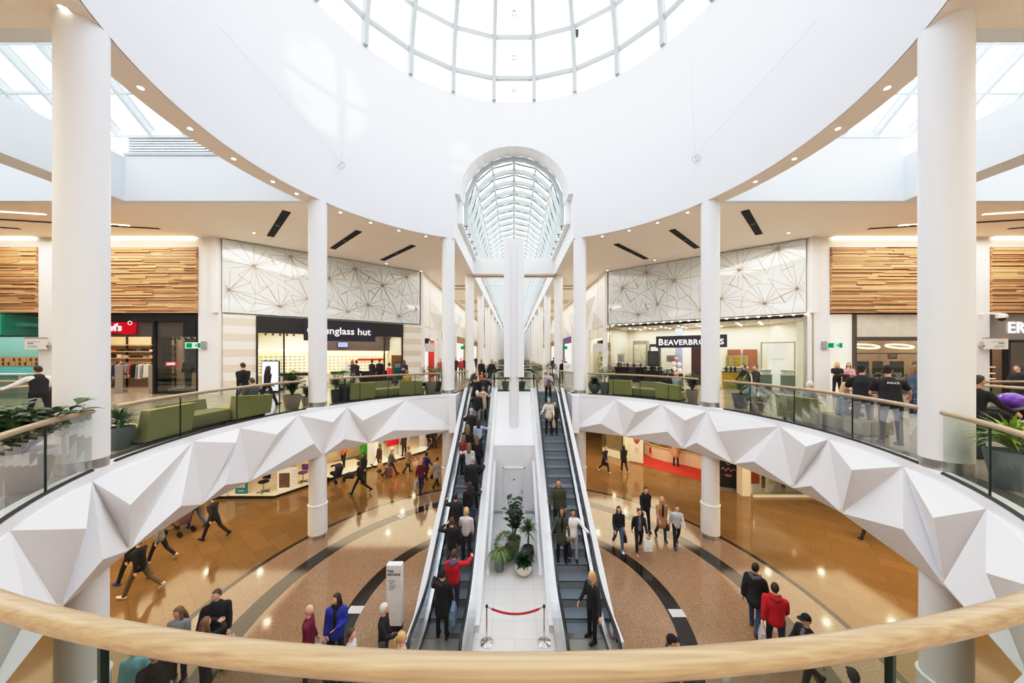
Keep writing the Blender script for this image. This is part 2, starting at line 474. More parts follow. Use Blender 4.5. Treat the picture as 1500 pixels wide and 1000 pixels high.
for (x, z) in arcp:
    k = 1 if z > 0 else 1
    L = math.hypot(x, max(z, 0)); ux, uz = x/L, max(z, 0)/L
    for dr, dyy in ((.0, -.09), (.0, .09), (-.24, .09), (-.24, -.09)): vs.append((x+ux*dr, dyy, z+uz*dr))
n_ = len(arcp)
mb.add(vs, [(i*4+k, i*4+(k+1) % 4, (i+1)*4+(k+1) % 4, (i+1)*4+k) for i in range(n_-1) for k in range(4)])
rm = mb.mesh('rib', VR)
for k in range(70):
    o = link_mesh('rib', rm, vault); o.location = (0, .1+1.3*k, 0)
DARKBAR = mat('glazing_bar', (84, 104, 108), .4)
mb = MB()
for k in range(70):
    for (x0, z0), (x1, z1) in zip(vp, vp[1:]): mb.tube([(x0*.985, .75+1.3*k, z0), (x1*.985, .75+1.3*k, z1)], .05, 4)
link_mesh('glazing_bar', mb.mesh('glazing_bar', DARKBAR), vault)
for i, (x, z) in enumerate(vp[1:-1]):
    mb = MB().tube([(x*.97, 0, z*.97), (x*.97, VL, z*.97)], .085 if i == 3 else .06, 6)
    link_mesh('purlin', mb.mesh('purlin', STONE), vault)
for s, nm in ((-1, 'wall_well_left'), (1, 'wall_well_right')):
    struct(nm, MB().box(min(s*3.12, s*3.5), max(s*3.12, s*3.5), 17.9, 110, CEIL-.01, 14.65).box(min(s*2.86, s*3.2), max(s*2.86, s*3.2), 18.1, 110, 14.5, 14.66), WHITE)
struct('beam', MB().box(-3.13, 3.13, 25, 25.6, CEIL, 14.59).box(-3.13, 3.13, 24.97, 25.63, CEIL-.14, CEIL, 1), [WHITE, mat('soffit_tan', (196, 176, 158), .6)], label='white box beam crossing the arcade below the vault')
mb = MB()
for k in range(6): mb.tube([(-3.1, 33+12*k, 14.2), (3.1, 33+12*k, 14.2)], .06, 6)
struct('trim_4', mb, WHITE)

# ================================================================= wing skylights
def wing(s):
    side = 'left' if s < 0 else 'right'
    X = lambda a, b: (min(s*a, s*b), max(s*a, s*b))
    top = 15.28 if s < 0 else 16.2
    mb = MB()
    mb.box(*X(8.2, 15.44), 12.98, 13.25, CEIL-.01, top); mb.box(*X(8.2, 15.44), 6.1, 6.37, CEIL-.01, 16.2)
    mb.box(*X(15.43, 16.32), 6.1, 13.25, CEIL-.012, 15.12)
    mb.box(*X(16.3, 27), 12.98, 13.25, CEIL-.01, 16.2); mb.box(*X(16.3, 27), 6.1, 6.37, CEIL-.01, 16.2); mb.box(*X(27, 27.3), 6.1, 13.25, CEIL, 16.2)
    struct('wall_skylight_'+side, mb, mat('cool_white_paint', (228, 236, 242), .55, var=.01))
    w = tag(thing('window_3' if s < 0 else 'window_4', 'sloping glass skylight over the '+side+' wing', 'skylight', (0, 0, 0)), kind='structure')
    prof = [(13.05, 16.15), (9.68, 18.6), (6.3, 16.15)]
    mb = MB()
    for (y0, z0), (y1, z1) in zip(prof, prof[1:]): mb.quad((s*8.4, y0, z0), (s*27, y0, z0), (s*27, y1, z1), (s*8.4, y1, z1))
    mb.build('glazing', SKYGLASS, w)
    mb = MB()
    for (y0, z0), (y1, z1) in zip(prof, prof[1:]):
        d = Vector((0, y1-y0, z1-z0)); nrm = Vector((0, -d.z, d.y)).normalized()
        if nrm.z < 0: nrm = -nrm
        for k in range(14):
            x = s*(8.9+1.35*k)
            for wd, off, th in ((.07, -.02, .05), (.04, -.16, .16), (.075, -.3, .04)):
                p = [Vector((x+e*wd, yy, zz))+nrm*(off+th*q-.0) for (yy, zz) in ((y0, z0), (y1, z1)) for e, q in ((-1, 0), (1, 0), (1, 1), (-1, 1))]
                mb.add(p, [(0, 1, 5, 4), (1, 2, 6, 5), (2, 3, 7, 6), (3, 0, 4, 7)])
    mb.build('rafter', mat('skylight_steel', (226, 236, 238), .4, var=.01), w)
    mb = MB()
    for t in (.02, .36, .68, .99):
        for (y0, z0), (y1, z1) in zip(prof, prof[1:]):
            y, z = y0+(y1-y0)*t, z0+(z1-z0)*t-.28
            mb.box(*X(8.4, 27), y-.04, y+.04, z-.05, z+.05)
    for k in range(3): mb.box(*X(17.6+3*k, 17.7+3*k), 10.9, 11, 15.1, 17.6)
    mb.build('purlin', mat('skylight_steel', (226, 236, 238)), w)
    if s < 0:
        mb = MB()
        for k in range(8): mb.add([(-15.4, 13.02, top+.1*k), (-8.3, 13.02, top+.1*k), (-8.3, 13.12, top+.1*k+.085), (-15.4, 13.12, top+.1*k+.085), (-15.4, 13.12, top+.1*k), (-8.3, 13.12, top+.1*k)], [(0, 1, 2, 3), (0, 4, 5, 1)])
        mb.box(-15.45, -8.3, 12.93, 13.05, top-.12, top-.02)
        tag(mb.build('louvre_vent', mat('louvre_grey', (190, 198, 200), .5, var=.02)), 'grey horizontal louvre vent under the left wing skylight', 'vent')
wing(-1); wing(1)

# ================================================================= columns
def column(x, y, label):
    mb = MB()
    mb.lathe([(.33, 0), (.33, .16)], 28, 1, ctr=(x, y), cap=False)
    mb.lathe([(.345, .16), (.345, 1.28), (.36, 1.29), (.36, 1.33), (.32, 1.35), (.32, 3.5)], 28, 0, ctr=(x, y), cap=False)
    mb.lathe([(.322, UP), (.322, UP+.2)], 28, 1, ctr=(x, y), cap=False)
    mb.lathe([(.33, UP+.2), (.33, CEIL)], 28, 0, ctr=(x, y), cap=False)
    struct('column', mb, [WHITE, STEEL], 50, label)
COLS = []
for d_ in (632, 287.5, 96.25):
    q_ = on_cyl(VX-d_, 600, 8.7); COLS += [(q_.x, q_.y), (-q_.x, q_.y)]
for (x, y), lb in zip(COLS, ('thickest white round column at the left edge of the atrium', 'thickest white round column at the right edge of the atrium',
        'white round column in front of the dark navy shop sign', 'white round column crossing the dark jewellery shop sign',
        'white round column left of the up escalator', 'white round column right of the down escalator')): column(x, y, lb)
for k in range(10):
    for s in (-1, 1): column(s*3.45, 25.5+8.45*k, 'white round column in the long arcade row, %s side, number %d from the atrium' % ('left' if s < 0 else 'right', k+1))

# ================================================================= outer walls
struct('wall_left', MB().box(-38.2, -38, -10, 112, 0, CEIL), WHITE); struct('wall_right', MB().box(38, 38.2, -10, 112, 0, CEIL), WHITE)
struct('wall_back', MB().box(-38, 38, -10.2, -10, 0, CEIL), WHITE); struct('wall_far', MB().box(-38, 38, 112, 112.2, 0, 20), WHITE)
# ================================================================= faceted white fascia round the void
FASC = mat('fascia_white', (247, 247, 249), .5, var=.008)
def polar(p): return (math.atan2(p.y-CY, p.x), p.z)
LT = [(14, 784), (135, 707), (283, 647), (351.6, 626), (437, 608), (509, 600), (594, 585.6)]
LB = [(88, 888), (189, 808), (296, 740), (366, 706), (473, 666), (540, 647), (607, 636)]
LU = [(126.5, 774), (191, 739), (345.6, 648), (405.6, 636), (488, 618), (531.6, 615.6)]
RT_ = [(902, 585.6), (969.6, 591.6), (1035.6, 601), (1142, 624), (1213, 642), (1323, 682), (1445, 744.5)]
RB = [(846, 631), (914, 638.4), (1000.8, 656.4), (1074, 679), (1161.6, 715), (1232.7, 751), (1385.6, 862.5)]
RU = [(931, 603.6), (1004, 615.6), (1051, 632), (1181, 654), (1248, 688), (1367, 758)]
ZT = 5.06; ZB = 3.3
def ang(p, r=R): return polar(on_cyl(p[0], p[1], r))[0]
# angles run anticlockwise from the landing on the left side round behind the camera to the landing on the right side
T = []; B = []; U = []
aL = math.atan2(math.sqrt(R*R-2.95**2), -2.95); aR = math.atan2(math.sqrt(R*R-2.95**2), 2.95)
lt = [ang(p) for p in LT][::-1]; lb = [ang(p) for p in LB][::-1]; lu = [ang(p, R-.4) for p in LU][::-1]
wrap = lambda a: a+2*PI if a < 0 else a
lt = [wrap(a) for a in lt]; lb = [wrap(a) for a in lb]; lu = [wrap(a) for a in lu]
rt = [ang(p)+2*PI for p in RT_][::-1]; rb = [ang(p)+2*PI for p in RB][::-1]
rt = [a if a > PI else a+2*PI for a in rt]; rb = [a if a > PI else a+2*PI for a in rb]
# left: tops at lt, bottoms between; the two tops either side of a bottom share the upper middle vertex
Ts = lt[:]; Bs = lb[:]
# unseen part round behind the camera continues the same rhythm
gap0, gap1 = Ts[-1], rt[0]
nfill = max(2, round((gap1-gap0)/.30))
rng = random.Random(3)
Tall = lt+[gap0+(gap1-gap0)*(i+rng.uniform(-.15, .15))/nfill for i in range(1, nfill)]+rt
Ball_known = lb+rb
mb = MB()
def P3(a, z, r): return (r*math.cos(a), CY+r*math.sin(a), z)
Bl = []
for i in range(len(Tall)-1):
    a, b = Tall[i], Tall[i+1]
    known = [k for k in Ball_known if a < k < b]
    Bl.append(known[0] if known else (a+b)/2+rng.uniform(-.03, .03))
pv = lambda p, r: (wrap(polar(on_cyl(p[0], p[1], r))[0])+(2*PI if p[0] > VX and polar(on_cyl(p[0], p[1], r))[0] >= 0 else 0), polar(on_cyl(p[0], p[1], r))[1], r)
LUX = [pv(p, R-.4) for p in LU[::-1]]; RUX = [pv(p, R-.4) for p in RU[::-1]]
LLX = {i: pv(p, R-.42) for i, p in zip((0, 1, 2, 3, 4, 5), [(577, 630), (504, 643), (459.6, 649), (330, 710), (265, 741), (151, 819)])}
nT = len(Tall)
for i, p in zip((nT-1, nT-2, nT-3, nT-4, nT-6), [(879.6, 620), (978, 632), (1020, 648), (1104, 675.6), (1323, 775)]): LLX[i] = pv(p, R-.42)
first = aL+.005; last = aR+2*PI-.005
Bl = [first]+Bl+[last]
for i in range(len(Tall)-1):
    a, b, c = Tall[i], Tall[i+1], Bl[i+1]
    if i < len(LUX): u, uz, ur = LUX[i]
    elif i >= len(Tall)-1-len(RUX): u, uz, ur = RUX[i-(len(Tall)-1-len(RUX))]
    else: u, uz, ur = (a+b)/2+.35*(c-(a+b)/2)*(-1 if i % 2 else 1), ZT-.42-.25*(i % 3 == 0), R-.4
    Uv = P3(u, uz, ur)
    ch = [P3(a+(b-a)*q/8, ZT, R-.005) for q in range(9)]; mb.add(ch, [tuple(range(9))])
    Ta, Tb, Bc = P3(a, ZT, R), P3(b, ZT, R), P3(c, ZB, R)
    mb.add([Ta, Uv, Tb], [(0, 2, 1)]); mb.add([Ta, Bc, Uv], [(0, 2, 1)]); mb.add([Uv, Bc, Tb], [(0, 2, 1)])
for i, a in enumerate(Tall):
    b0, b1 = Bl[i], Bl[i+1]
    lo = a+.5*((b0+b1)/2-a)+rng.uniform(-.02, .02)
    Lv = P3(lo, ZB+.5+.16*(i % 2), R-.4)
    if i in LLX: Lv = P3(*LLX[i])
    Ta, B0, B1 = P3(a, ZT, R), P3(b0, ZB, R), P3(b1, ZB, R)
    mb.add([Ta, B0, Lv], [(0, 1, 2)]); mb.add([Ta, Lv, B1], [(0, 1, 2)]); mb.add([B0, B1, Lv], [(0, 1, 2)])
mb.add([P3(Tall[0], ZT, R), P3(first, ZT, R), P3(first, ZB, R)], [(0, 1, 2)]); mb.add([P3(Tall[-1], ZT, R), P3(last, ZT, R), P3(last, ZB, R)], [(0, 2, 1)])
struct('trim_5', mb, FASC, None, 'white faceted fascia folded into triangles round the gallery edge')
mb = MB()                                  # flat edge band above the facets
N = 140; e = [first+(last-first)*i/N for i in range(N+1)]
for p, q in zip(e, e[1:]):
    mb.quad(P3(p, ZT, R-.01), P3(q, ZT, R-.01), P3(q, UP+.02, R-.01), P3(p, UP+.02, R-.01))
    mb.quad(P3(p, UP+.02, R-.01), P3(q, UP+.02, R-.01), P3(q, UP+.02, R+.22), P3(p, UP+.02, R+.22))
    mb.quad(P3(p, ZB, R), P3(q, ZB, R), P3(q, ZB, R+.5), P3(p, ZB, R+.5))
struct('trim_6', mb, FASC)
# returns of the fascia beside the escalators
for s, nm in ((-1, 'trim_7'), (1, 'trim_8')):
    x0, x1 = sorted((s*2.95, s*3.3)); yf = CY+math.sqrt(R*R-2.95**2)
    struct(nm, MB().box(x0, x1, yf-.75, 18.5, 3.3, UP+.02), FASC)

# ================================================================= balustrades
def wood_mat(key, c1, c2, rough=.35, scale=1., axis='rail'):
    m = bpy.data.materials.new(key); n, l = nodes_of(m); b = n['Principled BSDF']
    tc = n.new('ShaderNodeTexCoord'); mp = n.new('ShaderNodeMapping')
    mp.inputs['Scale'].default_value = {'rail': (.45, 55, 60), 'x': (1.2*scale, 14*scale, 14*scale)}[axis]
    l.new(tc.outputs['Object'], mp.inputs[0])
    nz = n.new('ShaderNodeTexNoise'); nz.inputs['Scale'].default_value = 1.4; nz.inputs['Detail'].default_value = 6; nz.inputs['Distortion'].default_value = .15
    l.new(mp.outputs[0], nz.inputs['Vector'])
    cr = n.new('ShaderNodeValToRGB'); cr.color_ramp.elements[0].position = .3; cr.color_ramp.elements[1].position = .72
    cr.color_ramp.elements[0].color = lin(c1); cr.color_ramp.elements[1].color = lin(c2)
    l.new(nz.outputs['Fac'], cr.inputs[0]); l.new(cr.outputs[0], b.inputs['Base Color']); b.inputs['Roughness'].default_value = rough
    MATS[key] = m
    return m
RAILW = wood_mat('ash_handrail', (158, 134, 106), (190, 167, 136), .33)
JOINT = mat('glass_edge', (24, 44, 40), .2)
CHAN = mat('base_channel', (40, 42, 44), .35, .4)
RH = 1.1
def rail_curve(name, label, pts, joints, zb=UP, rad=.043, group=None):
    """pts: plan polyline of the balustrade; joints: indices where two panes meet"""
    c = pts[len(pts)//2]
    t = thing(name, label, 'balustrade', (c[0], c[1], zb), group=group)
    MB().tube([(p[0], p[1], zb+RH) for p in pts], rad, 14).build('handrail', RAILW, t, 40)
    js = sorted(set([0]+joints+[len(pts)-1]))
    for a, b in zip(js, js[1:]):
        mb = MB()
        seg = [Vector((p[0], p[1], 0)) for p in pts[a:b+1]]
        d0 = (seg[1]-seg[0]).normalized(); d1 = (seg[-1]-seg[-2]).normalized()
        seg[0] = seg[0]+d0*.008; seg[-1] = seg[-1]-d1*.008
        for p, q in zip(seg, seg[1:]): mb.quad((p.x, p.y, zb+.03), (q.x, q.y, zb+.03), (q.x, q.y, zb+RH-.03), (p.x, p.y, zb+RH-.03))
        mb.build('glass_panel', RAILGLASS, t)
    for j in js[1:-1]:
        p = pts[j]; d = (Vector(pts[j+1])-Vector(pts[j-1])).normalized()
        M = RZ(math.atan2(d.y, d.x), (p[0], p[1], 0))
        MB().box(-.008, .008, -.012, .012, zb+.03, zb+RH-.03, M=M).build('joint_strip', JOINT, t)
    MB().tube([(p[0], p[1], zb+.035) for p in pts], (.035), 4).build('base_channel', CHAN, t)
    return t
def ringpts(px_a, px_b, n, r=R+.03):
    a, b = ang((px_a, 600), r), ang((px_b, 600), r)
    return [(r*math.cos(a+(b-a)*i/n), CY+r*math.sin(a+(b-a)*i/n)) for i in range(n+1)]
def deg(d): return math.radians(d)
def ringdeg(a, b, n, r=R+.03): return [(r*math.cos(deg(a+(b-a)*i/n)), CY+r*math.sin(deg(a+(b-a)*i/n))) for i in range(n+1)]
A = lambda px: math.degrees(wrap(ang((px, 600), R+.03)))
# angles of the column gaps
dl = [A(p) for p in (135, 169, 448, 483, 646, 668)]
dr_ = [math.degrees(ang((p, 600), R+.03)) for p in (1381, 1347, 1060, 1023, 861, 838)]
rail_curve('glass_balustrade', 'pale wood and glass balustrade curving across the bottom of the picture', ringdeg(dl[0]+19, 360+dr_[0]-19, 72), [i*8+4 for i in range(9)])
rail_curve('glass_balustrade', 'short glass balustrade in front of the potted plant at the left edge', ringdeg(dl[0], dl[0]+17.5, 14), [6])
rail_curve('glass_balustrade', 'short glass balustrade in front of the spiky plant at the right edge', ringdeg(360+dr_[0], 360+dr_[0]-17.5, 14), [6])
rail_curve('glass_balustrade', 'glass balustrade before the green sofa between the two left columns', ringdeg(dl[1], dl[2], 24), [7, 14, 20])
rail_curve('glass_balustrade', 'glass balustrade before the fern pot and green sofa, left of the up escalator', ringdeg(dl[3], dl[4], 20), [5, 10, 15])
rail_curve('glass_balustrade', 'glass balustrade before the seated shoppers and police between the right columns', ringdeg(dr_[1], dr_[2], 24), [7, 14, 20])
rail_curve('glass_balustrade', 'glass balustrade before the jewellery shop, right of the down escalator', ringdeg(dr_[3], dr_[4], 20), [5, 10, 15])
def straight(pts, n): 
    out = []
    for (x0, y0), (x1, y1) in zip(pts, pts[1:]): out += [(x0+(x1-x0)*i/n, y0+(y1-y0)*i/n) for i in range(n)]
    return out+[pts[-1]]
rail_curve('glass_balustrade', 'small glass balustrade left of the up escalator landing', straight([(-3.15, 17.45), (-2.75, 19.6)], 4), [])
rail_curve('glass_balustrade', 'small glass balustrade right of the down escalator landing', straight([(3.15, 17.45), (2.75, 19.6)], 4), [])
rail_curve('glass_balustrade', 'glass balustrade between the tops of the two escalators', straight([(-.95, 18.62), (.95, 18.62)], 4), [])
rail_curve('glass_balustrade', 'glass balustrade round the first arcade void behind the escalators', straight([(-2.35, 43.9), (-2.35, 27.4), (2.35, 27.4), (2.35, 43.9)], 6), [3, 6, 9, 12, 15])
rail_curve('glass_balustrade', 'far glass balustrade round the second arcade void', straight([(-2.35, 90), (-2.35, 49.9), (2.35, 49.9), (2.35, 90)], 6), [6, 12])
rail_curve('glass_balustrade', 'glass balustrade where the security guard leans at the left', straight([(-15.25, 7), (-15.25, 12.05), (-30, 12.05)], 8), [2, 4, 6, 8, 10, 12, 14])
rail_curve('glass_balustrade', 'glass balustrade behind the purple balloon at the right edge', straight([(15.25, 7), (15.25, 12.05), (30, 12.05)], 8), [2, 4, 6, 8, 10, 12, 14])

# ================================================================= escalators
Y0, Y1, TAN = 8.9, 17.9, 5.2/9.0
def ez(y): return min(UP, max(0, (y-Y0)*TAN))
CLAD = mat('escalator_cladding', (236, 237, 240), .35, var=.008)
STEP = mat('escalator_step', (128, 138, 146), .5, .2, var=.12, scale=3, stretch=(40, 1, 1))
RISER = mat('escalator_riser', (146, 154, 160), .5, .15, var=.1, stretch=(60, 1, 1))
SKIRT = mat('skirt_steel', (150, 152, 154), .3, .9)
DECKM = mat('deck_steel', (196, 196, 194), .3, .85)
ESCGLASS = glass('escalator_glass', (196, 204, 206), .9, .03)
COMB = mat('comb_plate', (170, 168, 160), .4, .7)
def run(off, ya, yb, n=26):
    return [(y, ez(y)+off) for y in [ya+(yb-ya)*i/n for i in range(n+1)]]
def smooth_run(off, ya, yb):
    """path of a rail above the nosing line, with soft bends"""
    pts = []
    N = 60
    for i in range(N+1):
        y = ya+(yb-ya)*i/N
        z = sum(ez(y+d) for d in (-.5, -.25, 0, .25, .5))/5
        pts.append((y, z+off))
    return pts
def escalator(cx, label, s):
    t = thing('escalator', label, 'escalator', (cx, Y0, 0))
    # steps
    k = 0
    mbs = MB(); n = int((Y1+.4-(Y0-.4))/.4)
    for k in range(n):
        y = Y0-.4+.4*k
        z = ez(y+.0) if k else 0
        z = ez(y+.2)
        z += .03
        st = MB().box(cx-.5, cx+.5, y, y+.41, z-.03, z, 0)
        st.box(cx-.5, cx+.5, y, y+.02, z-.26, z-.005, 1)
        if z > .02 and z < UP-.02 or True: st.build('step', [STEP, RISER], t)
    MB().box(cx-.62, cx+.62, 7.35, Y0-.38, .0, .02).box(cx-.5, cx+.5, Y0-.5, Y0-.34, .005, .035, 1).build('comb_plate', [COMB, SKIRT], t)
    MB().box(cx-.62, cx+.62, Y1+.4, 19.6, UP, UP+.02).box(cx-.5, cx+.5, Y1+.34, Y1+.5, UP+.005, UP+.035, 1).build('comb_plate', [COMB, SKIRT], t)
    for e in (-1, 1):
        xo = cx+e*.58
        # skirt panel next to the steps
        mb = MB(); pr = run(0, 7.7, 19.2)
        for (y0, z0), (y1, z1) in zip(pr, pr[1:]): mb.quad((cx+e*.51, y0, z0-.2), (cx+e*.51, y1, z1-.2), (cx+e*.53, y1, z1+.2), (cx+e*.53, y0, z0+.2))
        mb.build('skirt_panel', SKIRT, t)
        mb = MB(); pr = smooth_run(.2, 7.6, 19.3)
        for (y0, z0), (y1, z1) in zip(pr, pr[1:]): mb.quad((cx+e*.53, y0, z0), (cx+e*.53, y1, z1), (cx+e*.74, y1, z1+.01), (cx+e*.74, y0, z0+.01))
        mb.build('deck_trim', DECKM, t)
        # glass side
        gp = smooth_run(.2, 7.5, 19.4); gt = smooth_run(.93, 7.5, 19.4); mb = MB()
        for i in range(60): mb.quad((xo, gp[i][0], gp[i][1]), (xo, gp[i+1][0], gp[i+1][1]), (xo, gt[i+1][0], gt[i+1][1]), (xo, gt[i][0], gt[i][1]))
        for yc, zc, sg in ((7.5, .565, -1), (19.4, UP+.565, 1)):
            c = [(xo, yc, zc)]+[(xo, yc+sg*.365*math.sin(q*PI/10), zc+.365*math.cos(q*PI/10)) for q in range(11)]
            mb.add(c, [(0, i, i+1) for i in range(1, 11)])
        mb.build('glass_side', ESCGLASS, t)
        # handrail loop with round ends
        hr = smooth_run(.97, 7.5, 19.4)
        loop = [(xo, y, z) for y, z in hr]
        loop += [(xo, 19.4+.4*math.sin(q*PI/10), UP+.57+.4*math.cos(q*PI/10)) for q in range(1, 10)]
        low = smooth_run(.17, 7.5, 19.4)[::-1]
        head = [(xo, 7.5-.4*math.sin(q*PI/10), .57+.4*math.cos(q*PI/10)) for q in range(9, 0, -1)]
        mb = MB().tube(head+loop, [(.022, .04)]*len(head+loop), 10, up=(1, 0, 0))
        mb.build('handrail', RUBBER, t, 50)
        MB().tube([(xo, p[1], p[2]-.045) for p in [(xo, y, z) for y, z in hr]], .014, 6).build('handrail_guide', DECKM, t)
        mb = MB().box(min(xo-.16, xo+.16), max(xo-.16, xo+.16), 7.05, 7.75, 0, .2)
        mb.build('newel_base', STEEL, t)
    if s > 0:
        xg = cx+.58-.012
        MB().box(xg-.004, xg, 7.75, 7.98, .62, .8).build('safety_sticker', mat('sticker_white', (232, 232, 236), .4), t); MB().box(xg-.008, xg-.004, 7.78, 7.88, .52, .6).build('warning_sticker', mat('sticker_red', (206, 40, 40), .4), t)
    return t
E_UP = escalator(-1.77, 'left escalator packed with shoppers riding up', -1)
E_DN = escalator(1.77, 'right escalator with few riders coming down', 1)
def cladding(nm, x0, x1, top_off, bot_off, ya=7.9, yb=18.5, tag_=None):
    mb = MB(); up_ = run(top_off, ya, yb, 40)
    prof = [(y, z) for y, z in up_]+[(y, max(0, ez(y)-bot_off)) for y, z in up_[::-1]]
    n_ = len(prof)
    v = [(x0, y, z) for y, z in prof]+[(x1, y, z) for y, z in prof]
    h = len(up_)
    fs = []
    for i in range(h-1):
        j = n_-1-i
        fs += [(i, i+1, j-1, j), (n_+i, n_+j, n_+j-1, n_+i+1), (i, n_+i, n_+i+1, i+1), (j, j-1, n_+j-1, n_+j)]
    fs += [(0, n_-1, 2*n_-1, n_), (h-1, n_+h-1, n_+h, h)]
    mb.add(v, fs)
    return struct(nm, mb, CLAD)
cladding('trim_9', -2.72, -2.5, .21, 1.1, 8.1)
cladding('trim_10', 2.5, 2.72, .21, 1.1, 8.1)
cladding('trim_11', -1.04, -.92, .21, 6, 8.6)
cladding('trim_12', .92, 1.04, .21, 6, 8.6)
# underside of the two flights
mb = MB()
for cx in (-1.77, 1.77):
    pr = run(-1.1, 10.8, 18.5, 20)
    for (y0, z0), (y1, z1) in zip(pr, pr[1:]): mb.quad((cx-.95, y0, max(0, z0)), (cx+.95, y0, max(0, z0)), (cx+.95, y1, max(0, z1)), (cx-.95, y1, max(0, z1)))
struct('trim_13', mb, CLAD)
# centre bay: wall with door, sloping white panel above it, tiled floor
mb = MB().box(-.92, .92, 15, 15.1, 0, 3.14)
pr = [(15, 3.14), (18.45, UP-.02), (18.7, UP-.02)]
for (y0, z0), (y1, z1) in zip(pr, pr[1:]): mb.quad((-.92, y0, z0), (.92, y0, z0), (.92, y1, z1), (-.92, y1, z1))
mb.box(-.92, -.5, 14.97, 15, .0, .13, 1); mb.box(.5, .92, 14.97, 15, 0, .13, 1)
struct('wall_centre', mb, [WHITE_G, STEEL])
TILE = bpy.data.materials.new('white_floor_tiles'); n, l = nodes_of(TILE)
tc = n.new('ShaderNodeTexCoord'); br = n.new('ShaderNodeTexBrick'); br.offset = 0; br.inputs['Scale'].default_value = 1
br.inputs['Brick Width'].default_value = .6; br.inputs['Row Height'].default_value = .6; br.inputs['Mortar Size'].default_value = .006
br.inputs['Color1'].default_value = lin((222, 220, 216)); br.inputs['Color2'].default_value = lin((216, 214, 210)); br.inputs['Mortar'].default_value = lin((190, 188, 184))
l.new(tc.outputs['Object'], br.inputs['Vector']); l.new(br.outputs[0], n['Principled BSDF'].inputs['Base Color']); n['Principled BSDF'].inputs['Roughness'].default_value = .3
struct('floor', MB().box(-1.15, 1.15, 8.0, 15, 0, .015), TILE, label='white tiled floor between the escalators')
d = tag(thing('door_1', 'white flush service door under the escalators', 'door', (0, 14.95, 0)), kind='structure')
MB().box(-.5, -.45, 14.93, 15, 0, 2.13).box(.45, .5, 14.93, 15, 0, 2.13).box(-.5, .5, 14.93, 15, 2.08, 2.13).build('door_frame', WHITE_G, d)
MB().box(-.445, .445, 14.955, 14.99, 0.01, 2.075).build('door_leaf', mat('door_white', (232, 232, 234), .4), d)
MB().tube([(.36, 14.955, 1.02), (.36, 14.9, 1.02), (.26, 14.9, 1.02)], .012, 8).box(.335, .385, 14.945, 14.957, .95, 1.1).build('door_handle', STEEL, d)
MB().box(-.05, .05, 14.945, 14.956, 1.55, 1.62).build('door_sign', mat('label_grey', (150, 156, 170)), d)
MB().box(-.455, -.44, 14.94, 14.957, .3, .42).box(-.455, -.44, 14.94, 14.957, 1.65, 1.77).build('hinge', STEEL, d)
# ================================================================= square totem column between the flights
t = thing('totem_column', 'tall square white pylon standing between the two escalators', 'column', (0, 16.15, 3.6))
mb = MB().lathe([(.24, 3.3), (.24, 6.3)], 28, ctr=(0, 16.15)); mb.build('round_base', WHITE_G, t, 50)
w_, dpt = .48, .42
mb = MB().prism([(-w_, 16.15-dpt), (-.19, 16.15-dpt), (-.19, 16.15-.2), (.19, 16.15-.2), (.19, 16.15-dpt), (w_, 16.15-dpt), (w_, 16.15+dpt), (-w_, 16.15+dpt)], 6.2, 12.9)
mb.build('casing', mat('pylon_white', (246, 247, 249), .35, var=.006), t)
MB().box(-.185, .185, 15.955, 15.975, 6.25, 12.85).build('recessed_panel', mat('pylon_grey', (150, 160, 168), .3, var=.006), t)
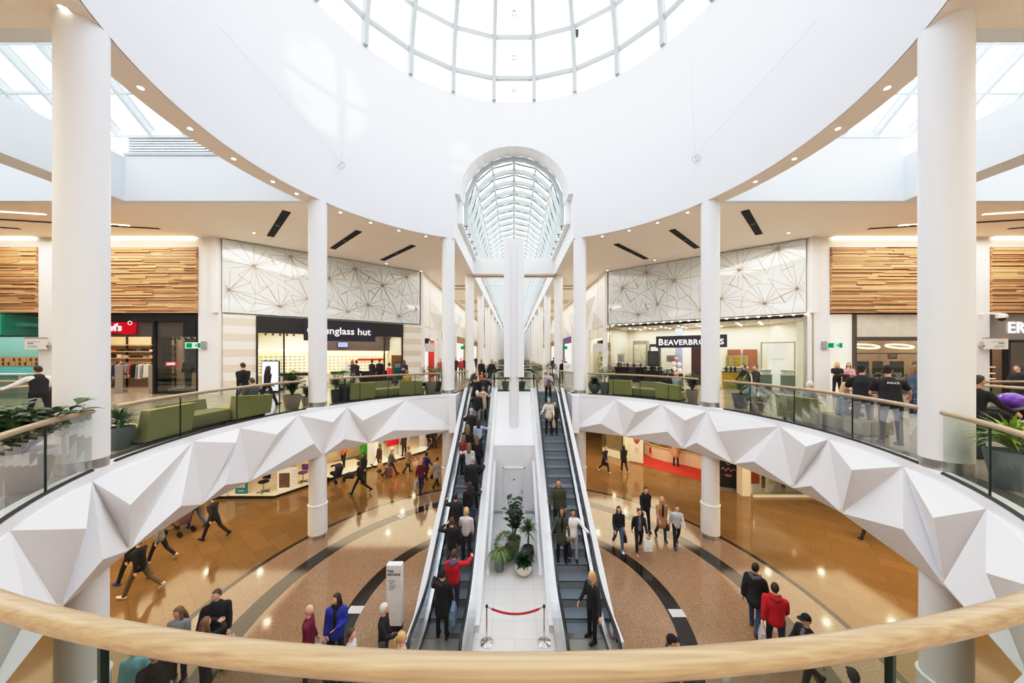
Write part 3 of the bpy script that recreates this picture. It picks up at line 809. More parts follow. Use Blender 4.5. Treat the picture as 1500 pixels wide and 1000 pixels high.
# ================================================================= shop fronts of the upper level
TH = math.atan2(7.3, 8.65); LD = math.hypot(7.3, 8.65)
ML = RZ(TH, (-15.45, 17.2, 0)); MR = RZ(-TH, (6.8, 24.5, 0))
def sL(px):
    k = (px-VX)/F; return (k*17.2+15.45)/(math.cos(TH)-k*math.sin(TH))
def sR(px):
    k = (px-VX)/F; return (k*24.5-6.8)/(math.cos(TH)+k*math.sin(TH))
PATT = mat('patterned_glass', (212, 219, 222), .06, var=.02, spec=.8)
TANLINE = mat('tan_inlay', (160, 148, 134), .5)
def star_panel(M, s0, s1, z0, z1, stars, name, label, seed):
    t = thing(name, label, 'glass cladding', M @ Vector(((s0+s1)/2, 0, z0)))
    MB().box(s0, s1, -.06, .05, z0, z1, M=M).build('glass_panel', PATT, t)
    mb = MB(); rg = random.Random(seed)
    def strip(a, b, w=.016):
        d = Vector((b[0]-a[0], b[1]-a[1])); L = d.length
        if L < .05: return
        nrm = Vector((-d.y, d.x))/L*w
        mb.add([(a[0]-nrm.x, -.068, a[1]-nrm.y), (b[0]-nrm.x*.6, -.068, b[1]-nrm.y*.6), (b[0]+nrm.x*.6, -.068, b[1]+nrm.y*.6), (a[0]+nrm.x, -.068, a[1]+nrm.y)], [(0, 1, 2, 3)], 0, M)
    inside = lambda q: s0+.03 < q[0] < s1-.03 and z0+.03 < q[1] < z1-.03
    for i, c in enumerate(stars):
        n_ = 13; a0_ = rg.random()
        ends = []
        for k in range(n_):
            a = a0_+2*PI*k/n_+rg.uniform(-.12, .12); d = (math.cos(a), math.sin(a)); L = 0; q = c
            while L < 3:
                L += .05; q2 = (c[0]+d[0]*L, c[1]+d[1]*L)
                if not inside(q2): break
                if any(math.hypot(q2[0]-o[0], q2[1]-o[1]) < L-.02 for j, o in enumerate(stars) if j != i): break
                q = q2
            strip(c, q); ends.append((q, inside((c[0]+d[0]*(L+.1), c[1]+d[1]*(L+.1)))))
        for k in range(0, n_, 2):
            (p, ia), (q, ib) = ends[k], ends[(k+1) % n_]
            if ia and ib and math.hypot(p[0]-q[0], p[1]-q[1]) < .9: strip(p, q)
        for j, o in enumerate(stars):
            if j > i and math.hypot(o[0]-c[0], o[1]-c[1]) < 2.6: strip(c, o)
    mb.build('inlay_lines', TANLINE, t)
    mb = MB()
    for k in range(1, 8): 
        x = s0+(s1-s0)*k/8; mb.box(x-.006, x+.006, -.064, -.05, z0, z1, M=M)
    mb.build('panel_joint', mat('joint_grey', (150, 156, 160)), t)
    return t
def panel_pt(px, py, left=True):
    s = sL(px) if left else sR(px)
    y = 17.2+math.sin(TH)*s if left else 24.5-math.sin(TH)*s
    return (s, EYE-(py-VY)*y/F)
c1 = [(280, 270), (115, 430), (525, 210), (455, 540), (640, 490), (955, 290), (780, 355), (905, 575), (1040, 530), (1135, 400), (1245, 605), (1295, 345), (1360, 560)]
c2 = [(1080, 185), (1200, 430), (845, 315), (1002, 520), (735, 490), (450, 378), (280, 328), (135, 425), (348, 522), (232, 588), (58, 555), (610, 560)]
star_panel(ML, .1, LD-.3, 9.5, CEIL-.04, [panel_pt(310+x/4.545, 330+y/4.545) for x, y in c1], 'patterned_glass_cladding', 'star patterned pale glass cladding above the dark navy sunglasses shop', 1)
star_panel(MR, .3, LD-.1, 9.5, CEIL-.04, [panel_pt(880+x/4.1667, 320+y/4.1667, False) for x, y in c2], 'patterned_glass_cladding', 'star patterned pale glass cladding above the bright jewellery shop', 2)
# ---- piers and wall strips
PIER = mat('pier_paint', (232, 230, 230), .55, var=.01)
for s, nm in ((-1, 'left'), (1, 'right')):
    X = lambda a, b: (min(s*a, s*b), max(s*a, s*b))
    M_ = ML if s < 0 else MR
    mb = MB().box(*X(15.45, 16.5), 17.12, 17.5, UP, CEIL).box(*X(23.88, 24.85), 17.12, 17.5, UP, CEIL).box(*X(16.5, 34), 17.13, 17.5, 12.9, CEIL).box(*X(6.78, 6.97), 24.4, 24.9, UP, CEIL)
    mb.box(*X(15.44, 15.7), 16.95, 17.13, 9.45, CEIL)
    mb.box(.0, LD, .07, .3, 9.4, 9.47, M=M_)
    struct('wall_front_'+nm, mb, PIER)
    # cove light above the timber
    for a, b, which in ((16.6, 23.8, 'inner'), (24.95, 33, 'outer')):
        tag(MB().box(*X(a, b), 16.98, 17.1, CEIL-.05, CEIL-.015).build('cove_light', glow('cove_glow', (255, 226, 180), 7)), 'warm glowing cove light strip above the %s timber panel on the %s' % (which, nm), 'light')
# ---- timber slat panels
WD = [wood_mat('timber_%d' % i, a, b, .55, 1, 'x') for i, (a, b) in enumerate((((194, 152, 108), (210, 170, 126)), ((176, 134, 94), (192, 150, 108)), ((208, 170, 126), (222, 186, 144)), ((150, 112, 78), (170, 130, 92))))]
def timber(x0, x1, z0, z1, label, seed):
    rg = random.Random(seed); mb = MB(); z = z0
    while z < z1-.02:
        h = rg.choice((.05, .07, .07, .1)); h = min(h, z1-z); x = x0
        while x < x1-.01:
            L = min(rg.uniform(1.2, 3.2), x1-x)
            if x1-x-L < .4: L = x1-x
            d = rg.choice((.0, .02, .05, .08))
            mb.box(x, x+L, 17.06-d, 17.2, z, z+h-.012, rg.choice((0, 0, 1, 2, 2, 3)))
            x += L
        z += h
    return tag(mb.build('timber_panel', WD), label, 'wall panel')
timber(-23.85, -16.52, 9.45, 12.88, 'horizontal timber slat panel above the denim shop, beside the left column', 1)
timber(-33, -24.88, 9.45, 12.88, 'horizontal timber slat panel at the left edge above the teal phone shop', 2)
timber(16.52, 23.85, 9.45, 12.88, 'horizontal timber slat panel above the watch shop, beside the right column', 3)
timber(24.88, 33, 9.45, 12.88, 'horizontal timber slat panel at the right edge of the picture', 4)

# ---- arcade bulkheads and shop fronts
BULK = mat('faceted_bulkhead', (238, 232, 224), .5, var=.01)
for s, nm in ((-1, 'left'), (1, 'right')):
    rg = random.Random(11+s); mb = MB(); ny = 40; g = []
    for i in range(ny+1):
        y = 24.6+(110-24.6)*i/ny
        col = []
        for j, z in enumerate((9.4, 10.7, 12.0, CEIL)):
            d = 0 if j in (0, 3) or i == 0 else rg.choice((0, .12, .3, .42))
            jy = 0 if j in (0, 3) or i in (0, ny) else rg.uniform(-.7, .7)
            col.append((s*(6.85-d), y+jy, z))
        g.append(col)
    for i in range(ny):
        for j in range(3):
            a, b, c, d = g[i][j], g[i+1][j], g[i+1][j+1], g[i][j+1]
            q = [(a, b, c), (a, c, d)] if rg.random() < .5 else [(a, b, d), (b, c, d)]
            for tri in q: mb.add(list(tri), [(0, 1, 2)])
    struct('wall_arcade_'+nm, mb, BULK, None, 'white faceted wall above the arcade shops on the %s' % nm)
    mb = MB()
    X = lambda a, b: (min(s*a, s*b), max(s*a, s*b))
    for k in range(11):
        y = 30.2+8.2*k; mb.box(*X(6.8, 7.2), y-.5, y+.5, UP, 9.4)
    mb.box(*X(6.9, 12), 24.6, 110, 9.38, 9.46); mb.box(*X(11.5, 11.7), 29, 110, UP, 9.4)
    struct('wall_arcade_piers_'+nm, mb, PIER)

SHOPW = mat('shop_wall_cream', (238, 230, 216), .6, var=.02); SHOPC = mat('shop_ceiling', (236, 230, 220), .7)
def room(name, M, x0, x1, d, z1, wm, back=None, sides=True):
    """back wall, side walls and ceiling of a shop interior in frame M (x along the front, y inwards)"""
    mb = MB().box(x0, x1, d, d+.1, UP, z1, 0, M)
    if sides: mb.box(x0, x0+.06, .3, d, UP, z1, 0, M).box(x1-.06, x1, .3, d, UP, z1, 0, M)
    mb.box(x0, x1, .12, d, z1, z1+.06, 1, M)
    struct(name, mb, [wm, SHOPC])
def downlights(M, pts, z, label, group):
    for p in pts:
        v = M @ Vector((p[0], p[1], 0))
        o = tag(MB().lathe([(.07, z-.012), (.07, z+.01)], 10, ctr=(v.x, v.y)).build('downlight', LAMP), label, 'ceiling light', group)
def room_poly(name, front, back, z1, wm):
    """interior walls along the polyline `back` and a ceiling over the plan; front = the two ends of the shop front"""
    mb = MB()
    for p, q in zip(back, back[1:]): mb.quad((p[0], p[1], UP), (q[0], q[1], UP), (q[0], q[1], z1), (p[0], p[1], z1))
    mb.prism(list(front)+[tuple(q)[:2] for q in back[::-1]], z1, z1+.05, 1)
    struct(name, mb, [wm, SHOPC])
I4 = Matrix.Identity(4)
def grid_items(name, label, cat, group, me, M, pts):
    for p in pts:
        o = link_mesh(name, me); v = M @ Vector(p); o.location = v; o.rotation_euler = (0, 0, M.to_euler().z); tag(o, label, cat, group)

# ============ sunglasses shop (left diagonal front)
NAVY = mat('navy_sign', (30, 28, 48), .4); SHOPBLK = mat('shop_black', (24, 24, 27), .4)
SIGNW = glow('sign_white', (255, 250, 245), 1.05)
TILEW = bpy.data.materials.new('striped_wall_tile'); n, l = nodes_of(TILEW)
tc = n.new('ShaderNodeTexCoord'); sp = n.new('ShaderNodeSeparateXYZ'); l.new(tc.outputs['Object'], sp.inputs[0])
wv_ = n.new('ShaderNodeMath'); wv_.operation = 'MODULO'; wv_.inputs[1].default_value = .84; l.new(sp.outputs[2], wv_.inputs[0])
gt = n.new('ShaderNodeMath'); gt.operation = 'GREATER_THAN'; gt.inputs[1].default_value = .42; l.new(wv_.outputs[0], gt.inputs[0])
mx = n.new('ShaderNodeMix'); mx.data_type = 'RGBA'; mx.inputs[6].default_value = lin((232, 226, 218)); mx.inputs[7].default_value = lin((214, 202, 188)); l.new(gt.outputs[0], mx.inputs[0])
l.new(mx.outputs[2], n['Principled BSDF'].inputs['Base Color']); n['Principled BSDF'].inputs['Roughness'].default_value = .35
a, b, c, d = sL(375), sL(590), sL(416), sL(563)
struct('wall_tiled', MB().box(.12, a, 0, .25, UP, 9.4, M=ML).box(b, LD-.05, 0, .25, UP, 9.4, M=ML), TILEW)
mp = lambda M, x, y: tuple((M @ Vector((x, y, 0)))[:2])
room_poly('wall_shop_1', [mp(ML, 1.6, .14), mp(ML, 9.95, .14)], [mp(ML, 1.6, .2), mp(ML, 1.6, 3.4), mp(ML, 9.95, 3.4), mp(ML, 9.95, .2)], 8.75, SHOPW)
t = thing('storefront', 'black framed sunglasses shop front with navy sign board on the left', 'shop front', ML @ Vector(((a+b)/2, 0, UP)))
MB().box(a, b, -.12, .2, 8.48, 9.4, M=ML).build('fascia', SHOPBLK, t)
s0, s1 = sL(444), sL(548)
MB().box(s0, s1, -.26, -.12, 8.1, 9.28, M=ML).build('sign_board', NAVY, t)
letters('sunglass hut', .62, ML @ Matrix.Translation((s0+2.28, -.28, 8.72)) @ Matrix.Rotation(PI/2, 4, 'X'), SIGNW, t, bold=.006)
mb = MB(); c0 = Vector((s0+.42, -.28, 8.72))
mb.tube([ML @ (c0+Vector((.22*math.cos(q*PI/10), 0, .22*math.sin(q*PI/10)))) for q in range(20)], .035, 6, closed=True)
mb.build('ring_emblem', SIGNW, t)
mb = MB()
for x in (a+.04, c, d, b-.04): mb.box(x-.04, x+.04, -.06, .1, UP, 8.5, M=ML)
mb.box(a, c, -.05, .08, UP, UP+.12, M=ML).box(d, b, -.05, .08, UP, UP+.12, M=ML)
mb.build('frame', SHOPBLK, t)
MB().box(a+.08, c-.04, .01, .02, UP+.12, 8.48, M=ML).build('window_pane', SHOPGLASS, t); MB().box(d+.04, b-.08, .01, .02, UP+.12, 8.48, M=ML).build('window_pane', SHOPGLASS, t)
# wall display of spectacles
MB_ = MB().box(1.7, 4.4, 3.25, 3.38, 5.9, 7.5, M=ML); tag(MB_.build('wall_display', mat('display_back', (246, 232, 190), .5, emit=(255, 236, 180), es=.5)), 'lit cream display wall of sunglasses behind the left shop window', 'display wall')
MB_ = MB().box(5.2, 9.8, 3.25, 3.38, 5.9, 7.4, M=ML); tag(MB_.build('wall_display', mat('display_back', (246, 232, 190))), 'lit cream display wall of sunglasses seen through the shop doorway', 'display wall')
tag(MB().box(5.2, 9.85, 3.1, 3.38, 7.5, 8.7, M=ML).build('bulkhead_panel', mat('bulkhead_grey', (84, 74, 70), .6)), 'dark grey bulkhead panel inside the sunglasses shop', 'panel')
tag(MB().box(5.25, 9.8, 3.05, 3.14, 7.41, 7.49, M=ML).build('shelf_light', glow('shelf_glow', (255, 224, 150), 8)), 'warm strip light under the dark bulkhead in the sunglasses shop', 'light')
tag(MB().box(1.7, 4.4, 3.1, 3.2, 7.51, 7.57, M=ML).build('shelf_light', glow('shelf_glow', (255, 224, 150), 8)), 'warm strip light above the display wall in the left shop window', 'light')
mb = MB().ball((-.04, 0, 0), (.036, .012, .03), 8, 5).ball((.04, 0, 0), (.036, .012, .03), 8, 5).box(-.012, .012, -.006, .006, .008, .016).box(-.078, -.07, 0, .1, 0, .012).box(.07, .078, 0, .1, 0, .012)
sgm = mb.mesh('sunglasses', mat('sunglass_lens', (44, 34, 30), .2))
pts = [(1.85+.26*i, 3.235, 6.1+.2*j) for i in range(10) for j in range(6)]+[(5.5+.26*i, 3.235, 6.2+.22*j) for i in range(16) for j in range(5)]
grid_items('sunglasses', 'dark sunglasses on the lit display wall of the shop', 'sunglasses', 'sunglasses on the display walls', sgm, ML, pts)
for i, (x0, x1, lb) in enumerate(((2.0, 4.2, 'low white display counter behind the left shop window'), (5.6, 7.4, 'cream cash desk beside the sunglasses shop doorway'))):
    t2 = thing('display_counter', lb, 'counter', ML @ Vector(((x0+x1)/2, 1.9, UP)))
    MB().bbox(x0, x1, 1.6, 2.2, UP, UP+.72, .01, M=ML).build('cabinet', CREAM, t2); MB().bbox(x0-.04, x1+.04, 1.55, 2.25, UP+.72, UP+.9, .01, M=ML).build('counter_top', SHOPBLK, t2)
RED = mat('poster_red', (196, 40, 44), .5); TEALP = mat('poster_teal', (60, 150, 178), .5); PWHITE = mat('poster_white', (236, 236, 236), .5)
t2 = thing('poster_stand', 'teal and orange poster stand inside the right window of the sunglasses shop', 'poster', ML @ Vector((9.5, .5, UP)))
MB().box(9.15, 9.85, .5, .56, UP, UP+2.0, M=ML).build('board', mat('poster_orange', (206, 150, 96)), t2); MB().box(9.35, 9.82, .48, .5, UP+.25, UP+1.5, M=ML).build('picture', TEALP, t2); MB().box(9.38, 9.8, .47, .48, UP+1.1, UP+1.4, M=ML).build('caption', PWHITE, t2)
t2 = thing('product_shelf', 'red backed product shelf at the back of the sunglasses shop', 'shelf', ML @ Vector((8.6, 2.9, UP)))
MB().box(7.4, 9.7, 2.7, 3.1, UP, 6.0, M=ML).build('cabinet', SHOPBLK, t2); MB().box(7.6, 9.6, 3.12, 3.2, 6.78, 6.95, M=ML).build('red_header', RED, t2)
t2 = thing('spinner_rack', 'white revolving sunglasses rack beside the shop doorway', 'rack', ML @ Vector((6.35, 1.0, UP)))
c0 = ML @ Vector((6.35, 1.0, 0))
MB().lathe([(.28, UP), (.28, UP+.05), (.03, UP+.06), (.03, UP+1.6)], 14, ctr=(c0.x, c0.y)).build('pole', STEEL, t2)
for q in range(6): MB().lathe([(.2, UP+.3+.2*q), (.21, UP+.33+.2*q), (.21, UP+.42+.2*q), (.2, UP+.44+.2*q)], 12, ctr=(c0.x, c0.y)).build('tray', WHITE, t2)
t2 = thing('monitor', 'small screen hanging in the sunglasses shop', 'screen', ML @ Vector((6.5, 3.0, 7.7)))
MB().box(6.2, 6.9, 3.02, 3.09, 7.75, 8.15, M=ML).build('case', BLACK, t2); MB().box(6.23, 6.87, 3.01, 3.02, 7.78, 8.12, M=ML).build('display', glow('screen_blue', (170, 176, 220), 1.2), t2)
for i in range(7): 
    v = ML @ Vector((2.0+.34*i if i < 5 else 8.6+.5*(i-5), .7, 8.55))
    t2 = thing('track_spotlight', 'black track spotlight inside the sunglasses shop window', 'spotlight', v, group='track spotlights in the sunglasses shop')
    MB().tube([v+Vector((0, 0, .2)), v], .015, 6).build('stem', BLACK, t2); MB().tube([v, v+Vector((.03, -.12, -.14))], [.05, .06], 8).build('lamp_head', BLACK, t2)
# digital advert totem in front of it
v = Vector(((397-VX)*17.6/F, 17.6, UP))
t = thing('advert_screen', 'upright digital advert screen with bright white picture before the sunglasses shop', 'screen', v)
AS = RZ(.1, v)
MB().bbox(-.45, .45, -.06, .06, .05, 1.75, .05, M=AS).build('case', DARK, t); MB().box(-.4, .4, -.07, -.06, .14, 1.69, M=AS).build('display', glow('advert_glow', (232, 240, 255), 1.5), t)
MB().box(-.22, .02, -.075, -.07, 1.3, 1.42, M=AS).build('advert_heading', glow('advert_pink', (200, 60, 120), .8), t); MB().add([(-.05, -.075, .4), (.3, -.075, .62), (.34, -.075, .56), (0, -.075, .34)], [(0, 1, 2, 3)], 0, AS).build('advert_picture', glow('advert_violet', (150, 110, 190), .8), t)
MB().bbox(-.3, .3, -.2, .2, 0, .06, .02, M=AS).build('foot', DARK, t)

# ============ denim shop (left, facing)
x0, x1 = -23.85, -16.52
room_poly('wall_shop_2', [(-24.3, 17.3), (x1, 17.3)], [(-24.3, 17.55), (-28.5, 21.8), (x1, 21.8), (x1, 17.55)], 8.9, mat('shop_wall_warm', (224, 200, 168), .6))
t = thing('storefront', 'charcoal denim shop front with a red wing shaped sign', 'shop front', ((x0+x1)/2, 17.2, UP))
MB().box(x0, x1, 17.15, 17.5, 9.02, 9.45).build('fascia', SHOPBLK, t)
MB().box(x0, x1, 17.28, 17.5, 8.22, 9.02).build('sign_band', mat('band_grey', (84, 78, 74), .4), t)
mb = MB()
for x in (x0+.05, -18.86, x1-.06): MB().box(x-.06, x+.06, 17.14, 17.34, UP, 9.02).build('frame_post', SHOPBLK, t)
MB().box(-18.8, x1-.12, 17.16, 17.3, UP, UP+.16).build('window_base', SHOPBLK, t); MB().box(-17.3, x1-.12, 17.12, 17.28, 8.2, 9.02).build('sign_box', SHOPBLK, t)
MB().box(-18.8, x1-.12, 17.2, 17.21, UP+.16, 8.22).build('window_pane', SHOPGLASS, t)
RB_ = glow('sign_red', (206, 22, 40), .9)
mb = MB(); pr = [(-1.15, .3), (1.15, .3), (1.08, -.3), (.62, -.34), (.36, -.27), (0, -.24), (-.36, -.27), (-.62, -.34), (-1.08, -.3)]
mb.add([(-20.95+x, 17.08, 8.66+z) for x, z in pr]+[(-20.95+x, 17.2, 8.66+z) for x, z in pr], [tuple(range(9))[::-1], tuple(range(9, 18))]+[(i, (i+1) % 9, (i+1) % 9+9, i+9) for i in range(9)])
mb.build('sign_board', RB_, t)
letters("Levi's", .5, wall_frame(Vector((-20.98, 17.06, 8.67)), 0), SIGNW, t, bold=.018)
mb = MB().tube([(-20.0+.1*math.cos(q*PI/6), 17.06, 8.92+.1*math.sin(q*PI/6)) for q in range(12)], .015, 5, closed=True); mb.build('round_emblem', SIGNW, t)
letters("LEVI'S", .17, wall_frame(Vector((-17.95, 17.14, 6.78)), 0), SIGNW, t, bold=.006, depth=.004)
MB().add([(-18.3, 17.17, 6.68), (-17.6, 17.17, 6.68), (-17.63, 17.17, 6.9), (-18.27, 17.17, 6.9)], [(0, 1, 2, 3)]).build('red_tab', RED, t)
# shelving with folded clothes, hanging rail
SHELFW = mat('shelf_oak', (214, 172, 112), .5)
t = thing('wall_shelving', 'oak wall shelving with folded clothes in the denim shop', 'shelves', (-25, 21.2, UP))
mb = MB()
for z in (5.75, 6.05, 7.0, 7.42, 7.85): 
    MB().box(-27.6, -22.4, 21.1, 21.75, z, z+.05).build('shelf', SHELFW, t)
for x in (-27.4, -25.7, -24.0, -22.5): MB().box(x-.04, x+.04, 21.72, 21.78, UP, 8.5).build('upright', SHOPBLK, t)
CL = [mat('cloth_%d' % i, c, .85, var=.12) for i, c in enumerate(((226, 222, 216), (40, 44, 58), (150, 150, 156), (186, 96, 70), (74, 92, 120), (24, 24, 26), (200, 178, 158)))]
rg = random.Random(5)
for z in (7.053, 7.473):
    for i in range(11):
        x = -27.2+.42*i
        mb = MB(); h = 0
        for q in range(rg.randint(2, 4)): mb.bbox(x-.15, x+.15, 21.15, 21.5, z+h, z+h+.05, .02, 0); h += .052
        tag(mb.build('folded_clothes', CL[rg.randrange(7)]), 'small stack of folded clothes on the denim shop shelves', 'clothes', 'folded clothes on the shop shelves')
t = thing('clothes_rail', 'steel clothes rail of shirts and jackets in the denim shop', 'rail', (-24.6, 20.4, UP))
MB().tube([(-26.6, 20.5, UP), (-26.6, 20.5, 6.75), (-22.6, 20.5, 6.75), (-22.6, 20.5, UP)], .02, 8).build('rail_frame', STEEL, t)
for i in range(22):
    x = -26.35+.165*i; c = rg.randrange(7)
    mb = MB(); h = rg.uniform(.65, .85)
    mb.tube([(x, 20.5, 6.726), (x, 20.5, 6.66)], .006, 4)
    mb.add([(x-.03, 20.28, 6.6), (x+.03, 20.28, 6.6), (x+.03, 20.5, 6.68), (x-.03, 20.5, 6.68), (x-.03, 20.72, 6.6), (x+.03, 20.72, 6.6), (x-.05, 20.24, 6.6-h), (x+.05, 20.24, 6.6-h), (x+.05, 20.76, 6.6-h), (x-.05, 20.76, 6.6-h)],
           [(0, 1, 2, 3), (3, 2, 5, 4), (0, 6, 7, 1), (4, 5, 8, 9), (6, 9, 8, 7), (0, 3, 4, 9, 6), (1, 7, 8, 5, 2)])
    tag(mb.build('hanging_shirt', CL[c]), 'shirt hanging on the clothes rail in the denim shop', 'shirt', 'shirts hanging on the rail')
for x, lb in ((-21.2, 'left security gate'), (-19.4, 'right security gate')):
    tag(MB().bbox(x-.2, x+.2, 17.55, 17.63, UP, UP+1.5, .03).build('security_gate', mat('gate_grey', (150, 142, 132), .4)), 'grey anti theft %s in the denim shop doorway' % lb.split()[0], 'security gate')
tag(MB().box(-20.2, -19.75, 18.4, 18.9, UP, 8.9).build('pillar', SHOPBLK), 'black pillar inside the denim shop window', 'pillar')
t = thing('poster', 'tall blue denim poster in the shop window', 'poster', (-19.2, 19.3, UP)); MB().box(-19.4, -18.3, 19.3, 19.36, 6.2, 8.2).build('picture', CL[4], t); MB().box(-19.5, -19.4, 19.25, 19.36, UP, 8.25).build('frame', WHITE, t)
# mannequin
def mannequin(v, label):
    t = thing('mannequin', label, 'mannequin', v)
    x, y, z = v
    MB().lathe([(.2, z), (.2, z+.03)], 14, ctr=(x, y)).build('base', STEEL, t)
    mb = MB()
    for e in (-1, 1): mb.tube([(x+e*.09, y, z+.03), (x+e*.1, y, z+.5), (x+e*.09, y, z+.95)], [.06, .075, .1], 10)
    mb.build('jeans', mat('jeans_light', (104, 126, 148), .8, var=.1), t)
    mb = MB().tube([(x, y, z+.85), (x, y, z+1.1), (x, y, z+1.38), (x, y, z+1.48)], [(.17, .12), (.16, .12), (.21, .13), (.1, .08)], 14, up=(0, 1, 0))
    for e in (-1, 1): mb.tube([(x+e*.2, y, z+1.38), (x+e*.27, y, z+1.1), (x+e*.24, y-.08, z+.85)], [.07, .06, .05], 8)
    mb.build('jacket', mat('jacket_dark', (44, 34, 38), .7), t)
    mb = MB().ball((x, y, z+1.64), (.075, .095, .12)).tube([(x, y, z+1.45), (x, y, z+1.56)], .05, 8); mb.build('head', mat('mannequin_grey', (70, 66, 64), .4), t)
mannequin((-18.0, 18.1, UP+.251), 'mannequin in light jeans and dark jacket in the denim shop window')
tag(MB().bbox(-18.6, -17.0, 17.6, 18.6, UP, UP+.25, .01).build('plinth', mat('plinth_white', (214, 206, 196))), 'low plinth under the jeans mannequin', 'plinth')
for i in range(6):
    v = Vector((-18.6+.36*i, 17.75, 8.2))
    t2 = thing('track_spotlight', 'black track spotlight inside the denim shop window', 'spotlight', v, group='track spotlights in the denim shop')
    MB().tube([v+Vector((0, 0, .7)), v], .015, 6).build('stem', BLACK, t2); MB().tube([v, v+Vector((.05, .1, -.1))], [.05, .06], 8).build('lamp_head', BLACK, t2)

# ============ teal phone shop (left edge)
room_poly('wall_shop_3', [(-37.5, 17.35), (-24.5, 17.35)], [(-37.5, 17.55), (-37.5, 21.5), (-28.7, 21.5), (-24.5, 17.55)], 9.2, mat('shop_wall_teal', (146, 190, 180), .5))
t = thing('storefront', 'teal phone shop front at the left edge', 'shop front', (-29, 17.2, UP))
MB().box(-33.5, -24.9, 17.2, 17.4, 8.25, 9.45).build('fascia', glass('teal_glass', (150, 210, 196), .4), t)
MB().box(-33.5, -24.9, 17.18, 17.42, 8.2, 8.28).box(-28.4, -28.25, 17.15, 17.4, UP, 9.45).build('frame', DARK, t)
MB().box(-33.5, -26.9, 17.14, 17.3, 8.3, 9.4).build('sign_board', glow('teal_sign', (70, 170, 140), .6), t)
MB().box(-35.4, -28.7, 21.3, 21.36, 5.9, 6.5).build('back_panel', mat('aqua_panel', (120, 200, 200)), t)
tag(MB().box(-35.4, -28.7, 21.28, 21.36, 6.5, 7.1).build('wall_display', mat('oak_panel', (196, 150, 98))), 'wooden phone display wall in the teal shop', 'display wall')
ph = MB().bbox(-.05, .05, -.01, .01, -.09, .09, .01).mesh('phone_case', mat('phone_dark', (40, 44, 60), .3)); ph2 = MB().bbox(-.05, .05, -.01, .01, -.09, .09, .01).mesh('phone_case', mat('phone_bright', (226, 150, 90), .3))
for i in range(16):
    for j in range(2): grid_items('phone', 'phone on the wooden display wall of the teal shop', 'phone', 'phones on the display wall', ph if (i+j) % 3 else ph2, I4, [(-34.6+.36*i, 21.25, 6.66+.27*j)])
t = thing('display_counter', 'white phone display table in the teal shop', 'counter', (-30, 19.6, UP)); MB().bbox(-33, -28.8, 19.3, 20.0, UP+.85, UP+.93, .01).build('table_top', WHITE, t)
for x in (-32.5, -29.3): MB().box(x-.05, x+.05, 19.4, 19.9, UP, UP+.85).build('leg', WHITE, t)
t = thing('poster', 'yellow poster with a blue roundel in the teal shop', 'poster', (-29.2, 20.8, UP)); MB().box(-29.9, -28.75, 20.8, 20.86, 6.6, 7.6).build('board', mat('poster_yellow', (238, 190, 50)), t); v0 = Vector((-29.35, 20.79, 7.1)); MB().add([(v0.x+.38*math.cos(q*PI/10), 20.79, v0.z+.38*math.sin(q*PI/10)) for q in range(20)], [tuple(range(20))]).build('roundel', mat('roundel_blue', (70, 70, 160)), t)

# ============ jewellery shop (right diagonal front)
room_poly('wall_shop_4', [mp(MR, .36, .14), mp(MR, LD-.1, .14)], [mp(MR, .36, .2), mp(MR, .36, 3.6), (16.42, mp(MR, 9.5, 3.6)[1]), (16.42, 17.55), mp(MR, LD-.05, .2)], 9.2, mat('jewel_wall', (232, 225, 210), .5, var=.02))
t = thing('storefront', 'bright glazed jewellery shop front with a dark sign on the right', 'shop front', MR @ Vector((5.6, 0, UP)))
g0, g1 = sR(893), sR(1190)
d0, d1 = sR(1000), sR(1052)
for xa, xb in ((g0, sR(940)), (sR(940), d0), (d1, sR(1130)), (sR(1130), g1)): MB().box(xa+.01, xb-.01, .05, .06, UP+.1, 9.38, M=MR).build('window_pane', SHOPGLASS, t)
FBZ = mat('frame_bronze', (150, 136, 120), .4)
for x in (g0-.05, g1): MB().box(x, x+.05, 0, .1, UP, 9.37, M=MR).build('frame_post', FBZ, t)
for xa, xb in ((g0, d0), (d1, g1)): MB().box(xa, xb, 0, .15, UP, UP+.1, M=MR).build('window_base', FBZ, t)
s0, s1 = sR(962), sR(1065.5)
MB().box(s0, s1, -.16, -.06, 7.7, 8.47, M=MR).build('sign_board', mat('sign_ink', (44, 44, 56), .4), t)
# small capitals: big initial, smaller rest
def smallcaps(word, M, size, mt, parent):
    v1, f1 = text_mesh(word[0], size, .012, .012, 'LEFT'); w1 = max(p.x for p in v1)
    v2, f2 = text_mesh(word[1:], size*.8, .012, .01, 'LEFT', 1.06); w2 = max(p.x for p in v2)
    tot = w1+.04+w2; b1 = min(p.y for p in v1); b2 = min(p.y for p in v2)
    mb = MB().add([(p.x-tot/2, p.y-b1-size*.36, p.z) for p in v1], f1, 0, M).add([(p.x+w1+.04-tot/2, p.y-b2-size*.36, p.z) for p in v2], f2, 0, M)
    # serifs
    return mb.build('lettering', mt, parent)
smallcaps('BEAVERBROOKS', MR @ Matrix.Translation(((s0+s1)/2, -.18, 8.08)) @ Matrix.Rotation(PI/2, 4, 'X'), .59, SIGNW, t)
mb = MB()
for i in range(22):
    x = g0+.25+(g1-g0-.5)*i/21
    o = tag(MB().box(x-.05, x+.05, -.06, .0, 9.37, 9.4, M=MR).build('downlight', LAMP), 'tiny bright downlight along the jewellery shop front edge', 'ceiling light', 'downlights along the jewellery shop front')
downlights(MR, [(1.5+1.1*i, y) for i in range(8) for y in (1.0, 2.1, 3.2)], 9.18, 'downlight in the jewellery shop ceiling', 'jewellery shop downlights')
